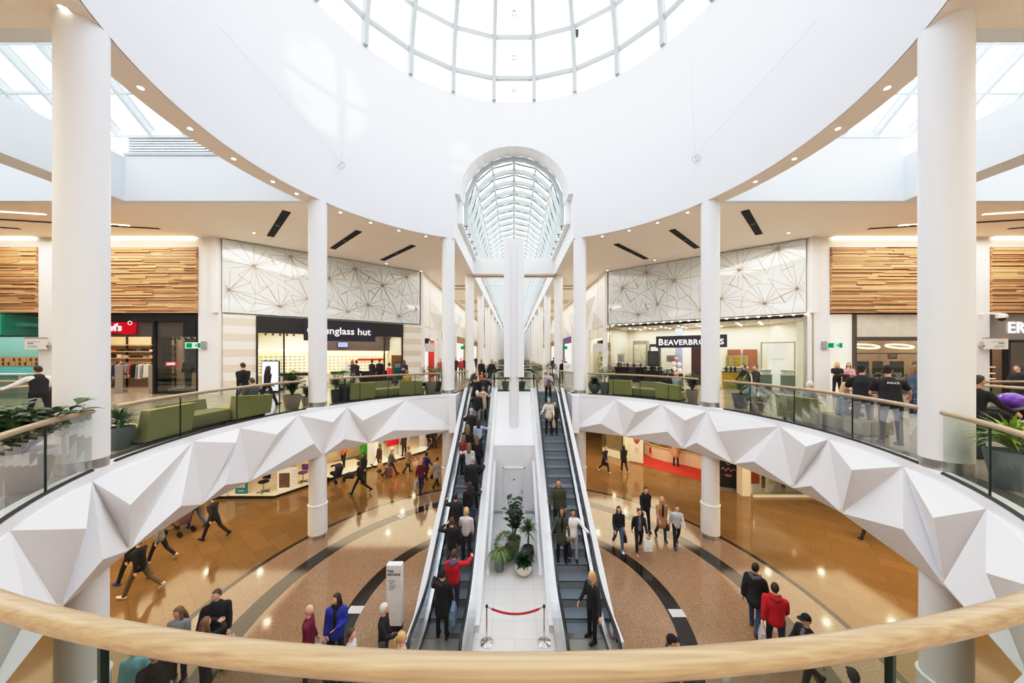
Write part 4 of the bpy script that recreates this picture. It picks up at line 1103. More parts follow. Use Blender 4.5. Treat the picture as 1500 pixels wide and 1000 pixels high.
def counter(M, x0, x1, y0, y1, h, body, top, label, glassbox=0):
    t = thing('display_counter', label, 'counter', M @ Vector(((x0+x1)/2, (y0+y1)/2, UP)))
    MB().bbox(x0, x1, y0, y1, UP, UP+h-.05, .01, M=M).build('cabinet', body, t)
    MB().bbox(x0-.03, x1+.03, y0-.03, y1+.03, UP+h-.05, UP+h, .01, M=M).build('counter_top', top, t)
    if glassbox: MB().box(x0+.02, x1-.02, y0+.02, y1-.02, UP+h, UP+h+glassbox, M=M).build('glass_case', SHOPGLASS, t)
    return t
BLKC = mat('counter_black', (40, 44, 46), .35); REDC = mat('counter_red', (176, 60, 56), .4); YEL = mat('counter_yellow', (240, 196, 40), .4); SAGE = mat('counter_sage', (150, 172, 162), .5)
counter(MR, sR(897), sR(938), .35, .9, 1.15, BLKC, REDC, 'black watch counter with a red top in the jewellery window')
counter(MR, sR(940), sR(968), .35, .9, .95, BLKC, BLKC, 'black watch counter with white price cards, middle of the jewellery window')
counter(MR, sR(970), sR(996), .35, .9, .85, mat('counter_dark_glass', (70, 74, 74), .2), WHITE, 'dark watch counter nearest the jewellery shop doorway')
counter(MR, sR(1056), sR(1096), .35, .95, 1.05, YEL, BLKC, 'yellow watch counter in the jewellery window')
counter(MR, sR(1112), sR(1130), .45, 1.0, .95, SAGE, WHITE, 'sage green ring counter, left one beside the white display')
counter(MR, sR(1143), sR(1165), .45, 1.0, .95, SAGE, WHITE, 'sage green ring counter, right one beside the white display')
t = thing('framed_display', 'tall white framed display panel with gold script in the jewellery window', 'display', MR @ Vector((sR(1138), 1.1, UP)))
xa, xb = sR(1112), sR(1166)
MB().box(xa, xa+.08, 1.1, 1.2, UP, 8.0, M=MR).box(xb-.08, xb, 1.1, 1.2, UP, 8.0, M=MR).box(xa, xb, 1.1, 1.2, 7.92, 8.0, M=MR).build('frame', mat('frame_silver', (206, 212, 210), .3), t)
MB().box(sR(1123), sR(1154), 1.12, 1.16, UP, 7.9, M=MR).build('panel', mat('panel_ivory_glow', (248, 246, 240), .4, emit=(255, 250, 240), es=.4), t)  # glow put into the panel colour to make up for weak light
mb = MB(); xm = (sR(1123)+sR(1154))/2
mb.tube([MR @ Vector((xm-.35+.05*q, 1.11, 7.0+.05*math.sin(q*1.7))) for q in range(14)], .012, 4); mb.build('script', mat('script_gold', (214, 150, 140)), t)
t = thing('window_drape', 'pale vertical panelled curtain at the right end of the jewellery window', 'curtain', MR @ Vector((sR(1178), .8, UP)))
mb = MB(); xs = sR(1167); xe = sR(1190)
for q in range(14):
    x = xs+(xe-xs)*q/14; mb.bbox(x, x+(xe-xs)/14*.95, .75+.03*(q % 2), .85, UP, 9.1, .01, M=MR)
mb.build('panels', mat('curtain_cream_glow', (240, 236, 220), .6, emit=(255, 246, 226), es=.2), t)  # curtain colour carries an added glow, it is no lamp
tag(MB().box(d0+.1, sR(1031), 1.9, 2.0, UP, 7.9, M=MR).build('door_leaf', mat('door_umber', (70, 44, 36), .5)), 'dark brown inner door under the jewellery shop sign', 'door')
for xa, xb, z0, z1, c, lb in ((sR(898), sR(909), 6.6, 7.3, (238, 238, 240), 'white portrait poster at the left of the jewellery window'),
        (sR(943), sR(959), 6.4, 7.5, (60, 56, 60), 'dark portrait poster above the middle watch counter'),
        (sR(971), sR(989), 6.75, 7.2, (206, 196, 206), 'pale banner card beside the pink balloons')):
    t = thing('poster', lb, 'poster', MR @ Vector(((xa+xb)/2, .8, z0))); MB().box(xa, xb, .8, .84, z0, z1, M=MR).build('board', mat('poster_%d' % c[0], c, .4), t); MB().box(xa+.1, xb-.1, .79, .8, z0+.12, z1-.15, M=MR).build('picture', mat('poster_pic_%d' % c[0], tuple(int(v*.72+40) for v in c), .4, var=.6, scale=9), t)
for i, (pa, pb) in enumerate(((1058, 1067), (1068, 1082), (1083, 1092))):
    t = thing('poster', ('leftmost', 'middle', 'rightmost')[i]+' yellow watch poster above the yellow counter', 'poster', MR @ Vector((sR((pa+pb)/2), 1.3, 6.4)))
    MB().box(sR(pa), sR(pb), 1.3, 1.34, 6.3, 7.2, M=MR).build('board', mat('frame_silver', (206, 212, 210)), t); MB().box(sR(pa)+.06, sR(pb)-.06, 1.29, 1.3, 6.36, 7.14, M=MR).build('picture', mat('poster_gold', (246, 184, 40), .4, var=.4, scale=7), t)
mb = MB().lathe([(.09, 0), (.08, .02), (.03, .05), (.04, .16), (.09, .19), (.09, .25), (.0, .28)], 8); wd = mb.mesh('watch_stand', mat('stand_white', (240, 238, 234), .3)); wd2 = mb.mesh('watch_stand', mat('stand_dark', (50, 48, 50), .3))
rg = random.Random(9)
def stands(pa, pb, h, y0, n, dark=.4):
    for i in range(n):
        x = sR(pa)+(sR(pb)-sR(pa))*(i+.5)/n
        for y in (y0, y0+.25): grid_items('watch_stand', 'small watch display stand on a jewellery shop counter', 'display stand', 'watch stands in the jewellery window', wd2 if rg.random() < dark else wd, MR, [(x, y, UP+h)])
stands(898, 937, 1.15, .45, 12); stands(941, 967, .95, .45, 9); stands(971, 995, .85, .45, 8); stands(1057, 1095, 1.05, .5, 11, .6); stands(1113, 1129, .95, .55, 5, 0); stands(1144, 1164, .95, .55, 6, 0)
for xa, xb, lb in ((1062, 1084, 'left'), (1088, 1112, 'right')):
    tag(MB().box(sR(xa)-.3, sR(xb)-.3, 3.4, 3.5, 6.2, 7.6, M=MR).build('wall_cabinet', mat('cabinet_walnut', (150, 92, 58), .4, var=.25, stretch=(1, 1, 12))), 'walnut wall cabinet at the back of the jewellery shop, %s one of two' % lb, 'cabinet')
t = thing('watch_tower', 'tall black watch display tower with red edges in the jewellery window', 'display', MR @ Vector((sR(948), 1.5, UP)))
MB().box(sR(941), sR(956), 1.5, 1.9, UP, 8.0, M=MR).build('body', BLKC, t); MB().box(sR(941), sR(941)+.06, 1.47, 1.5, 6.0, 7.7, M=MR).build('red_edge', REDC, t); MB().box(sR(943), sR(954), 1.48, 1.5, 7.5, 7.8, M=MR).build('header', SIGNW, t)
tag(MB().box(sR(975), sR(986), 2.4, 2.46, 6.2, 9.1, M=MR).build('hanging_banner', mat('banner_lilac', (176, 186, 216), .5)), 'pale lilac hanging banner inside the jewellery shop', 'banner')
t = thing('display_cabinet', 'tall grey cabinet with glass front at the left of the jewellery shop', 'cabinet', MR @ Vector((sR(918), 2.2, UP))); MB().box(sR(910), sR(932), 2.3, 2.8, UP, 8.3, M=MR).build('body', mat('cabinet_taupe', (150, 140, 128), .4), t); MB().box(sR(912), sR(930), 2.26, 2.3, 6.0, 8.0, M=MR).build('glass_door', mat('cabinet_lit', (226, 214, 190), .2, var=.3, scale=5), t)
# balloons tied by the doorway
BP = mat('balloon_pink', (240, 160, 190), .25); BW = mat('balloon_white', (244, 236, 226), .25)
bm_ = {}
for k, mt in (('pink', BP), ('white', BW)): bm_[k] = MB().lathe([(.0, -.17), (.02, -.16), (.06, -.12), (.12, -.02), (.13, .05), (.1, .12), (.05, .16), (0, .17)], 12).mesh('balloon', mt, smooth=60)
for i, (px, py, k) in enumerate(((993, 526, 'pink'), (989, 533, 'white'), (997, 534, 'white'), (990, 541, 'white'), (998, 543, 'white'), (992, 548, 'pink'))):
    s = sR(px); v = MR @ Vector((s, -.36+.05*(i % 2), 0)); o = link_mesh('balloon', bm_[k]); o.location = (v.x, v.y, EYE-(py-VY)*v.y/F)
    tag(o, {('pink', 0): 'topmost pink balloon tied by the jewellery shop doorway', ('pink', 5): 'lowest pink balloon tied by the jewellery shop doorway'}.get((k, i), 'white balloon in the cluster by the jewellery shop doorway'), 'balloon', None if k == 'pink' else 'white balloons by the doorway')

# ============ watch shop (right, facing)
room('wall_shop_5', RZ(0, (0, 17.2, 0)), 16.52, 23.85, 4.2, 9.0, mat('watch_wall', (214, 190, 160), .5))
t = thing('storefront', 'stone fronted watch shop with dark bronze window bars on the right', 'shop front', (20.2, 17.2, UP))
MB().box(17.95, 23.85, 17.2, 17.4, 8.2, 9.38).build('fascia', mat('fascia_marble', (206, 198, 186), .35, var=.14, scale=2), t)
mb = MB()
for x in (17.9, 21.6, 23.8): mb.box(x-.05, x+.05, 17.15, 17.4, UP, 9.4)
mb.box(17.9, 23.85, 17.13, 17.4, 8.0, 8.2).box(17.9, 23.85, 17.15, 17.3, 7.3, 7.36).box(17.9, 23.85, 17.15, 17.35, UP, UP+.25); mb.build('frame', mat('frame_umber', (84, 76, 72), .4), t)
MB().box(17.95, 21.55, 17.22, 17.23, UP+.25, 8.0).build('window_pane', SHOPGLASS, t); MB().box(21.65, 23.75, 17.22, 17.23, UP+.25, 8.0).build('window_pane', SHOPGLASS, t)
MB().box(16.52, 17.84, 17.3, 17.4, UP, 9.4).build('side_panel', mat('curtain_cream_glow', (240, 236, 220)), t)
letters('TISSOT', .2, wall_frame(Vector((22.4, 17.6, 7.42)), 0), SIGNW, t, bold=.004)
W4 = RZ(0, (0, 17.2, 0))
counter(W4, 18.1, 21.4, .4, .9, .75, mat('counter_umber', (120, 92, 76)), WHITE, 'long watch counter in the right watch shop window')
counter(W4, 21.7, 23.7, .4, .9, .75, mat('counter_rose', (186, 110, 110)), WHITE, 'rose fronted counter in the right watch shop window')
for i, (x, c, w_, lb) in enumerate(((19.2, (40, 50, 70), .6, 'dark blue watch poster'), (20.0, (54, 50, 44), .55, 'bronze watch poster'), (21.05, (26, 62, 50), .75, 'dark green square watch display'), (22.1, (230, 222, 214), .5, 'white watch poster'), (21.15, (200, 60, 54), .5, 'red watch poster above the green display'))):
    z0 = 6.05 if i < 4 else 7.02
    t = thing('poster', lb+' in the right watch shop', 'poster', (x, 18.0+.1*(i == 4), z0)); y = 18.0+.3*(i == 4); MB().box(x-w_/2, x+w_/2, y, y+.05, z0, z0+(.85 if i < 4 else .3)).build('board', mat('wposter_%d' % i, c, .4), t); MB().box(x-w_/3, x+w_/3, y-.01, y, z0+.1, z0+.25).build('picture', mat('stand_white', (240, 238, 234)), t)
for i in range(22): grid_items('watch_stand', 'small watch stand along the right watch shop counter', 'display stand', 'watch stands in the right watch shop', wd if i % 3 else wd2, W4, [(18.25+.25*i, .5+.15*(i % 2), UP+.75)])
for i, x in enumerate((18.6, 20.6, 22.6)):
    t = thing('oval_chandelier', ('leftmost', 'middle', 'rightmost')[i]+' glowing oval ring light in the right watch shop', 'light', (x, 19.2, 7.9)); mb = MB().tube([(x+.75*math.cos(q*PI/12), 19.2+.3*math.sin(q*PI/12), 7.75+.12*math.sin(q*PI/12)) for q in range(24)], .05, 6, closed=True); mb.build('ring', glow('ring_glow', (255, 236, 196), 5), t)
    MB().tube([(x, 19.2, 9.0), (x+.6, 19.2, 7.8)], .006, 4).tube([(x, 19.2, 9.0), (x-.6, 19.2, 7.8)], .006, 4).build('wire', BLACK, t)
downlights(W4, [(18+.9*i, y) for i in range(7) for y in (1, 2.4)], 8.98, 'downlight in the right watch shop ceiling', 'watch shop downlights')
# shop at the right edge
room('wall_shop_6', RZ(0, (0, 17.2, 0)), 24.9, 33.5, 4.2, 8.9, mat('shop_wall_umber', (150, 124, 104), .6))
t = thing('storefront', 'dark shop front with white illuminated letters at the right edge', 'shop front', (29, 17.2, UP))
MB().box(24.9, 33.5, 17.2, 17.4, 8.0, 9.42).build('fascia', mat('fascia_taupe', (150, 144, 136), .4), t); MB().box(24.9, 33.5, 17.15, 17.4, 7.9, 8.05).box(25.9, 26.0, 17.15, 17.4, UP, 8).build('frame', DARK, t)
letters('ER', .8, wall_frame(Vector((25.85, 17.16, 8.66)), 0), glow('sign_bright', (255, 255, 255), 1.2), t, bold=.02, align='LEFT', space=1.1)
MB().box(26.1, 33.4, 17.22, 17.23, UP, 7.9).build('window_pane', SHOPGLASS, t)
t = thing('wall_shelving', 'brown display shelves with a lit sign in the right edge shop', 'shelves', (25.9, 18.4, UP))
MB().box(25.0, 27.0, 18.5, 18.9, UP, 7.6).build('cabinet', mat('cab_umber', (70, 54, 44)), t); MB().box(25.1, 26.9, 18.44, 18.5, 6.9, 7.6).build('header', BLKC, t)
letters('RADO', .2, wall_frame(Vector((26.0, 18.42, 7.3)), 0), SIGNW, t, bold=.005)
for z in (5.9, 6.2, 6.55): MB().box(25.1, 26.9, 18.3, 18.5, z, z+.04).build('shelf', glow('shelf_warm', (255, 220, 170), 1.2), t)
t = thing('poster', 'pink fashion poster in the right edge shop window', 'poster', (27.4, 17.6, UP)); MB().box(26.55, 28.2, 17.6, 17.66, UP+.3, 7.0).build('board', mat('poster_pinkish', (206, 150, 176)), t); MB().ball((27.4, 17.59, 6.4), (.2, .02, .26)).ball((27.4, 17.59, 5.95), (.34, .02, .4)).build('picture', mat('poster_figure', (60, 48, 50), .5), t)

# ============ arcade shops
def arcade_shop(s, y0, y1, frame, wallc, label, sign=None, depth=3.):
    X = lambda a, b: (min(s*a, s*b), max(s*a, s*b))
    t = thing('storefront', label, 'shop front', (s*7.0, (y0+y1)/2, UP))
    MB().box(*X(6.86, 7.1), y0, y1, 8.6, 9.37).build('fascia', frame, t)
    MB().box(*X(6.86, 7.1), y0, y0+.12, UP, 8.6).build('jamb', frame, t); MB().box(*X(6.86, 7.1), y1-.12, y1, UP, 8.6).build('jamb', frame, t)
    MB().box(*X(7+depth, 7.05+depth), y0, y1, UP, 9.2).box(*X(7.1, 7+depth), y1-.05, y1, UP, 9.2).build('back_panel', wallc, t)
    if sign: sign(t)
    return t
SW = glow('arcade_white', (255, 246, 232), 1.1); WARM = glow('arcade_warm', (255, 214, 160), .8); ORG = mat('arcade_red', (210, 60, 44), .5)
def sgn1(t):
    MB().bbox(-6.85, -6.6, 25.1, 26.0, 7.75, 8.5, .05).build('sign_board', SHOPBLK, t); letters('M', .4, wall_frame(Vector((-6.58, 25.55, 8.12)), PI/2), SIGNW, t, depth=.005)
arcade_shop(-1, 24.95, 29.6, mat('arcade_white_paint', (240, 234, 228), .5), SW, 'white shop front with red panel and square black sign, first on the left arcade', sgn1, 1.6)
tag(MB().box(-7.6, -7.15, 29.0, 29.5, UP, 8.5).build('upright_board', ORG), 'orange red upright panel in the first left arcade shop', 'panel')
arcade_shop(-1, 30.8, 37.8, mat('arcade_dark', (58, 52, 50), .5), WARM, 'dark shop front second along the left arcade')
arcade_shop(-1, 39, 46, mat('arcade_tan', (160, 120, 86), .5), SW, 'tan shop front third along the left arcade')
def sgn2(t): MB().box(6.7, 6.86, 25.3, 26.4, 8.0, 8.35).build('sign_board', SHOPBLK, t)
arcade_shop(1, 25.3, 29.6, mat('arcade_cream', (236, 226, 206), .5), mat('arcade_pane', (206, 204, 184)), 'cream glazed jewellery corner, first shop on the right arcade', sgn2, .9)
arcade_shop(1, 30.8, 37.8, mat('arcade_white_paint', (240, 234, 228)), WARM, 'white shop front second along the right arcade')
arcade_shop(1, 39, 46, mat('arcade_violet', (96, 80, 130), .5), SW, 'violet shop front third along the right arcade')
for s in (-1, 1):
    for k, w_ in zip(range(4, 8), ('fourth', 'fifth', 'sixth', 'seventh')): arcade_shop(s, 39.2+8.2*(k-3), 46+8.2*(k-3), mat('arcade_tan', (160, 120, 86)) if k % 2 else mat('arcade_dark', (58, 52, 50)), SW if k % 2 else WARM, '%s shop front from the atrium along the %s arcade' % (w_, 'left' if s < 0 else 'right'))
rg = random.Random(21)
PC = [mat('pack_%d' % i, c, .5) for i, c in enumerate(((80, 170, 90), (60, 130, 200), (236, 236, 240), (230, 120, 60), (170, 120, 80), (220, 200, 120)))]
for s in (-1, 1):
    for bay, (y0, xs) in enumerate(((26.0, 7.95 if s < 0 else 7.45), (31.2, 9.2))):
        nm = 'left' if s < 0 else 'right'
        t = thing('display_shelves', 'lit shelves of coloured goods in the %s shop of the %s arcade' % (('first', 'second')[bay], nm), 'shelves', (s*xs, y0+1.5, UP))
        mb = MB(); X = lambda a, b: (min(s*a, s*b), max(s*a, s*b))
        zs = (5.4, 6.0, 6.6, 7.2, 7.8)
        for z in zs: mb.box(*X(xs, xs+.36), y0, y0+2.9, z, z+.04)
        mb.box(*X(xs+.36, xs+.4), y0, y0+2.9, UP, 8.1); mb.build('shelf_frame', WHITE, t)
        for z in zs:
            for i in range(7):
                y = y0+.2+.41*i; h = rg.uniform(.2, .42)
                tag(MB().bbox(*X(xs+.04, xs+.32), y-.14, y+.14, z+.041, z+.041+h, .015).build('product_box', PC[rg.randrange(6)]), 'coloured product box on the %s arcade shop shelves' % nm, 'box', 'product boxes in the %s arcade shops' % nm)

# ============ signs, exit lights, cameras
GREEN = glow('exit_green', (20, 150, 84), .9)
def exit_sign(x, y, z, s, label):
    t = thing('exit_sign', label, 'exit sign', (x, y, z))
    MB().bbox(x-.12, x+.12, y-.1, y+.02, z-.2, z+.22, .02).build('bracket', mat('bracket_grey', (150, 152, 156)), t)
    a, b = sorted((x+s*.1, x+s*.95)); MB().box(a, b, y-.07, y-.05, z-.16, z+.16).build('panel', glow('exit_pale', (214, 240, 226), .9), t)
    m_ = (a+b)/2; mb = MB().box(m_-.36, m_-.06, y-.075, y-.07, z-.12, z+.12).box(m_+.22, m_+.38, y-.075, y-.07, z-.12, z+.12)
    mb.add([(m_+.2, y-.075, z+.06), (m_+.2, y-.075, z-.06), (m_+.04, y-.075, z)], [(0, 1, 2)]); mb.build('pictogram', GREEN, t)
exit_sign(-16.15, 17.1, 7.75, -1, 'green exit sign on the pier right of the denim shop')
exit_sign(16.15, 17.1, 7.75, 1, 'green exit sign on the pier left of the watch shop')
for s, lb in ((-1, 'small green exit sign hanging in the left arcade'), (1, 'small green exit sign hanging in the right arcade')):
    t = thing('exit_sign', lb, 'exit sign', (s*5.3, 35, 7.9)); MB().box(s*5.3-.4, s*5.3+.4, 35, 35.05, 7.75, 8.1).build('panel', GREEN, t); MB().tube([(s*5.3, 35.02, 8.1), (s*5.3, 35.02, CEIL)], .01, 5).build('rod', STEEL, t)
def hang_sign(x0, x1, y, z0, z1, label, flip):
    t = thing('direction_sign', label, 'sign', ((x0+x1)/2, y, z0))
    MB().box(x0, x1, y-.03, y+.03, z0, z1).build('panel', mat('sign_offwhite', (226, 224, 220), .5), t); MB().box(x0-.02, x1+.02, y-.04, y+.04, z1, z1+.05).build('timber_cap', RAILW, t)
    mb = MB()
    for i, (w_, zz) in enumerate(((.7, .68), (.34, .5), (.5, .3), (.6, .18))): 
        xa = x0+.16 if not flip else x1-.16-w_
        for q in range(int(w_/.08)): mb.box(xa+q*.08, xa+q*.08+.05, y-.034, y-.03, z0+zz*(z1-z0), z0+zz*(z1-z0)+(.06 if i == 1 else .025))
    mb.build('lettering', DARK, t); MB().box(x0 if flip else x1-.1, x0+.1 if flip else x1, y-.02, y+.2, z0+.1, z0+.2).build('bracket', STEEL, t)
hang_sign(-25.2, -24.1, 16.9, 7.55, 8.1, 'white direction sign with timber cap on the left pier', False)
hang_sign(24.25, 25.45, 16.9, 7.55, 8.1, 'white direction sign with timber cap on the right pier', True)
t = thing('security_camera', 'white dome security camera on the right pier', 'camera', (25.0, 16.8, 9.3)); MB().tube([(24.3, 17.1, 9.35), (24.3, 16.85, 9.38), (24.95, 16.8, 9.36)], .05, 8).build('arm', WHITE, t); MB().lathe([(.17, 9.14), (.2, 9.2), (.2, 9.3), (.08, 9.38)], 14, ctr=(25.0, 16.8)).build('housing', WHITE, t); MB().lathe([(.0, 8.98), (.1, 9.02), (.15, 9.14)], 14, ctr=(25.0, 16.8)).build('dome', BLACK, t)
v = MR @ Vector((.3, -.2, 9.15)); t = thing('security_camera', 'small dome camera at the left corner of the jewellery shop', 'camera', v); MB().lathe([(.1, v.z), (.11, v.z+.12), (.04, v.z+.16)], 12, ctr=(v.x, v.y)).tube([(v.x, v.y, v.z+.1), MR @ Vector((.3, 0, 9.25))], .03, 6).build('housing', WHITE, t); MB().ball((v.x, v.y, v.z), (.09, .09, .09)).build('dome', BLACK, t)

# ============ ceiling slots, strip lights, downlights of the gallery
def slot(p, q, w, mt, nm, label, cat, dz=-.02):
    p, q = Vector(p), Vector(q); d = (q-p).normalized(); nrm = Vector((-d.y, d.x))*w/2
    mb = MB().prism([(p+nrm)[:2], (q+nrm)[:2], (q-nrm)[:2], (p-nrm)[:2]], CEIL+dz, CEIL-.001)
    t = thing(nm, label, cat, ((p.x+q.x)/2, (p.y+q.y)/2, CEIL)); mb.build('slot', mt, t)
    m_ = (p+q)/2; e = d*.12
    MB().prism([(m_+e+nrm*.5)[:2], (m_+e-nrm*.5)[:2], (m_-e-nrm*.5)[:2], (m_-e+nrm*.5)[:2]], CEIL+dz-.02, CEIL+dz).build('fitting', DARK, t)
cp = lambda px, py: at(px, py, CEIL)
SLOTM = mat('slot_black', (12, 12, 13), .8)
for (a, b, lb) in (((420, 309), (396, 346), 'black ceiling slot nearest the second left column'), ((526, 338), (487, 364), 'black ceiling slot right of the second left column'), ((606, 359), (560, 381), 'black ceiling slot nearest the left arcade entrance'),
                   ((1091, 308), (1112, 343), 'black ceiling slot right of the second right column'), ((984, 336), (1021, 363), 'black ceiling slot left of the second right column'), ((902, 357), (947, 379), 'black ceiling slot nearest the right arcade entrance')):
    slot(cp(*a).to_2d(), cp(*b).to_2d(), .3, SLOTM, 'ceiling_slot', lb, 'vent')
for s, nm in ((-1, 'left'), (1, 'right')):
    for i, (x0_, y0_, x1_, y1_, kind) in enumerate(((27, 14.1, 17.2, 15.9, 0), (25, 13.4, 20.4, 14.25, 1), (28, 14.9, 24, 15.9, 0), (19.3, 15.3, 18.2, 15.5, 1))):
        (slot)(Vector((s*x0_, y0_)), Vector((s*x1_, y1_)), .1 if kind else .14, glow('strip_glow', (255, 232, 200), 5) if kind else SLOTM, 'strip_light' if kind else 'ceiling_slot', ('long black slot', 'long glowing strip light', 'short black slot', 'short glowing strip light')[i]+' in the %s wing ceiling' % nm, 'light' if kind else 'vent')
    for k in range(7):
        for dy_ in (0, 1.3):
            y = 27.5+8.45*k+dy_+2
            slot(Vector((s*3.9, y)), Vector((s*6.4, y)), .22, SLOTM, 'ceiling_slot', 'black slot across the %s arcade ceiling, %s of the %s pair from the atrium' % (nm, 'nearer' if dy_ == 0 else 'farther', ('first', 'second', 'third', 'fourth', 'fifth', 'sixth', 'seventh')[k]), 'vent')
dlm = MB().lathe([(.055, -.012), (.055, .004)], 12); dlm = dlm.mesh('lens', LAMP); dlr = MB().lathe([(.055, -.008), (.085, -.014), (.09, .002)], 14, cap=False).mesh('trim_ring', WHITE)
proto = thing('downlight', 'round recessed downlight in the drum soffit', 'ceiling light', (0, 0, 0), group='downlights round the drum soffit'); link_mesh('lens', dlm, proto); link_mesh('trim_ring', dlr, proto)
first_ = True
for i in range(40):
    a = deg(9*i+4.5); x, y = 8.74*math.cos(a), CY+8.74*math.sin(a)
    if abs(x) < 3.3 and y > CY: continue
    if any(math.hypot(x-c[0], y-c[1]) < .46 for c in COLS) : a += deg(3); x, y = 8.74*math.cos(a), CY+8.74*math.sin(a)
    if first_: proto.location = (x, y, CEIL); first_ = False
    else: dup(proto, (x, y, CEIL))
for px, py, lb in ((372, 341, 1), (566, 386, 1), (617, 397, 1), (1155, 341, 1), (959, 381, 1), (890, 396, 1)):
    v = cp(px, py); o = dup(proto, v, label='round recessed downlight in the gallery ceiling above the patterned glass'); o['group'] = 'gallery ceiling downlights'

# ============ hanging wires and cable rings on the drum wall
def wire(pts, label): 
    t = thing('hanging_cable', label, 'cable', pts[-1]); MB().tube(pts, .004, 4).build('cable', WIRE, t); return t
for s, px, nm in ((-1, 500, 'left'), (1, 1018, 'right')):
    p = on_cyl(px, 238 if s < 0 else 228, R-.15); top_ = Vector((p.x*.93, p.y-.4, DRUM+.6))
    t = wire([top_, p], 'thin steel cable with a coiled loop hanging by the %s drum wall' % nm)
    MB().tube([p+Vector((.12*math.sin(q*.63), .04*math.cos(q*.63), -.15+.15*math.cos(q*.63))) for q in range(11)], .009, 5).tube([p+Vector((.08+.1*math.sin(q*.63), -.05, -.12+.12*math.cos(q*.63))) for q in range(11)], .008, 5).build('coil', WIRE, t)
    pts = [on_cyl(px-s*(-1)*0+s*q*36, (238 if s < 0 else 228)-q*40, R-.06) for q in range(0, 6)]
    wire(pts[::-1], 'fine steel wire running up the %s drum wall' % nm)
t = thing('dome_camera', 'small dark camera box fixed to a dome rib', 'camera', on_cyl(844, 49, R-.2)); p = base_of(t); MB().bbox(p.x-.12, p.x+.12, p.y-.1, p.y+.1, p.z-.15, p.z+.15, .03).build('housing', DARK, t); MB().tube([p, p+Vector((.1, .3, .1))], .04, 6).build('bracket', DARK, t)
# ================================================================= sofas
SOFA = mat('olive_fabric', (176, 168, 106), .85, var=.06, scale=30); SOFA2 = mat('moss_fabric', (140, 132, 90), .85, var=.06, scale=30)
def sofa(a0, a1, r, kinds, label):
    """modules along the balustrade; b = back towards the void, s = seat open to the void"""
    am = (a0+a1)/2
    p = Vector((r*math.cos(am), CY+r*math.sin(am), UP))
    t = thing('sofa', label, 'sofa', p)
    n_ = len(kinds); L = abs(a1-a0)*r/n_
    for i, k in enumerate(kinds):
        a = a0+(a1-a0)*(i+.5)/n_; c = (r*math.cos(a), CY+r*math.sin(a), UP)
        # local x along the tangent, y outwards
        M = RZ(a-PI/2, c)
        h = L/2-.01; m_ = SOFA if i % 2 == 0 else SOFA2
        MB().bbox(-h, h, .0, .78, .06, .42, .04, M=M).build('seat', SOFA2 if k != 'b' else SOFA, t, 40)
        if k == 'b':
            mb = MB().add([(-h, -.06, .06), (h, -.06, .06), (h, .16, .06), (-h, .16, .06), (-h, -.16, .8), (h, -.16, .7+.1*(i == 0)), (h, .03, .7+.1*(i == 0)), (-h, .03, .8)], [(0, 3, 2, 1), (4, 5, 6, 7), (0, 1, 5, 4), (2, 3, 7, 6), (1, 2, 6, 5), (3, 0, 4, 7)], 0, M)
            mb.build('backrest', SOFA, t)
        elif k == 's':
            mb = MB().add([(-h, .7, .06), (h, .7, .06), (h, .86, .06), (-h, .86, .06), (-h, .82, .72), (h, .82, .72), (h, .95, .72), (-h, .95, .72)], [(0, 3, 2, 1), (4, 5, 6, 7), (0, 1, 5, 4), (2, 3, 7, 6), (1, 2, 6, 5), (3, 0, 4, 7)], 0, M)
            mb.build('backrest', SOFA2, t)
        for e in (-1, 1): MB().box(e*(h-.1)-.03, e*(h-.1)+.03, .1, .7, 0, .06, M=M).build('foot', BLACK, t)
def aU(px, py, rr=8.9):
    v = on_cyl(px, py, rr); return wrap(math.atan2(v.y-CY, v.x)) if v.x < 0 else math.atan2(v.y-CY, v.x)
sofa(aU(206, 648), aU(394, 610), 8.85, 'bsb', 'olive green zigzag sofa with a seated shopper, between the two left columns')
sofa(aU(512, 592), aU(618, 581), 8.9, 'bsb', 'olive green zigzag sofa in front of the sunglasses shop, beside the fern pot')
sofa(aU(893, 581), aU(997, 591), 8.9, 'bsb', 'olive green zigzag sofa in front of the jewellery counters')
sofa(aU(1140, 612), aU(1262, 640), 8.9, 'bo', 'olive green zigzag sofa with two seated grey haired shoppers near the police')

# ================================================================= plants
LEAFM = {}
def leafmat(k, c):
    return mat('leaf_'+k, c, .45, var=.35, scale=14)
SOIL = mat('soil', (70, 54, 42), .9, var=.3, scale=20)
TANP = mat('pot_taupe', (170, 152, 138), .6, var=.04); GREYP = mat('pot_slate', (112, 122, 126), .6, var=.04); DKP = mat('pot_anthracite', (62, 66, 70), .55, var=.05); WHP = mat('pot_ivory', (226, 220, 208), .5, var=.03)
def leaf(mb, base, d, L, wd, droop, nseg=3, up=Vector((0, 0, 1))):
    d = d.normalized(); side = d.cross(up)
    side = side.normalized() if side.length > .05 else Vector((1, 0, 0))
    prof = {2: (.1, 1, .05), 3: (.18, 1, .8, .03)}[nseg]
    vs = []; p = Vector(base); dd = d.copy()
    for i in range(nseg+1):
        wv = wd*prof[i]
        vs += [p-side*wv+Vector((0, 0, wv*.25)), p, p+side*wv+Vector((0, 0, wv*.25))]
        p = p+dd*(L/nseg); dd = (dd-Vector((0, 0, droop/nseg))).normalized()
    fs = []
    for i in range(nseg):
        a = i*3; fs += [(a, a+1, a+4, a+3), (a+1, a+2, a+5, a+4)]
    mb.add(vs, fs)
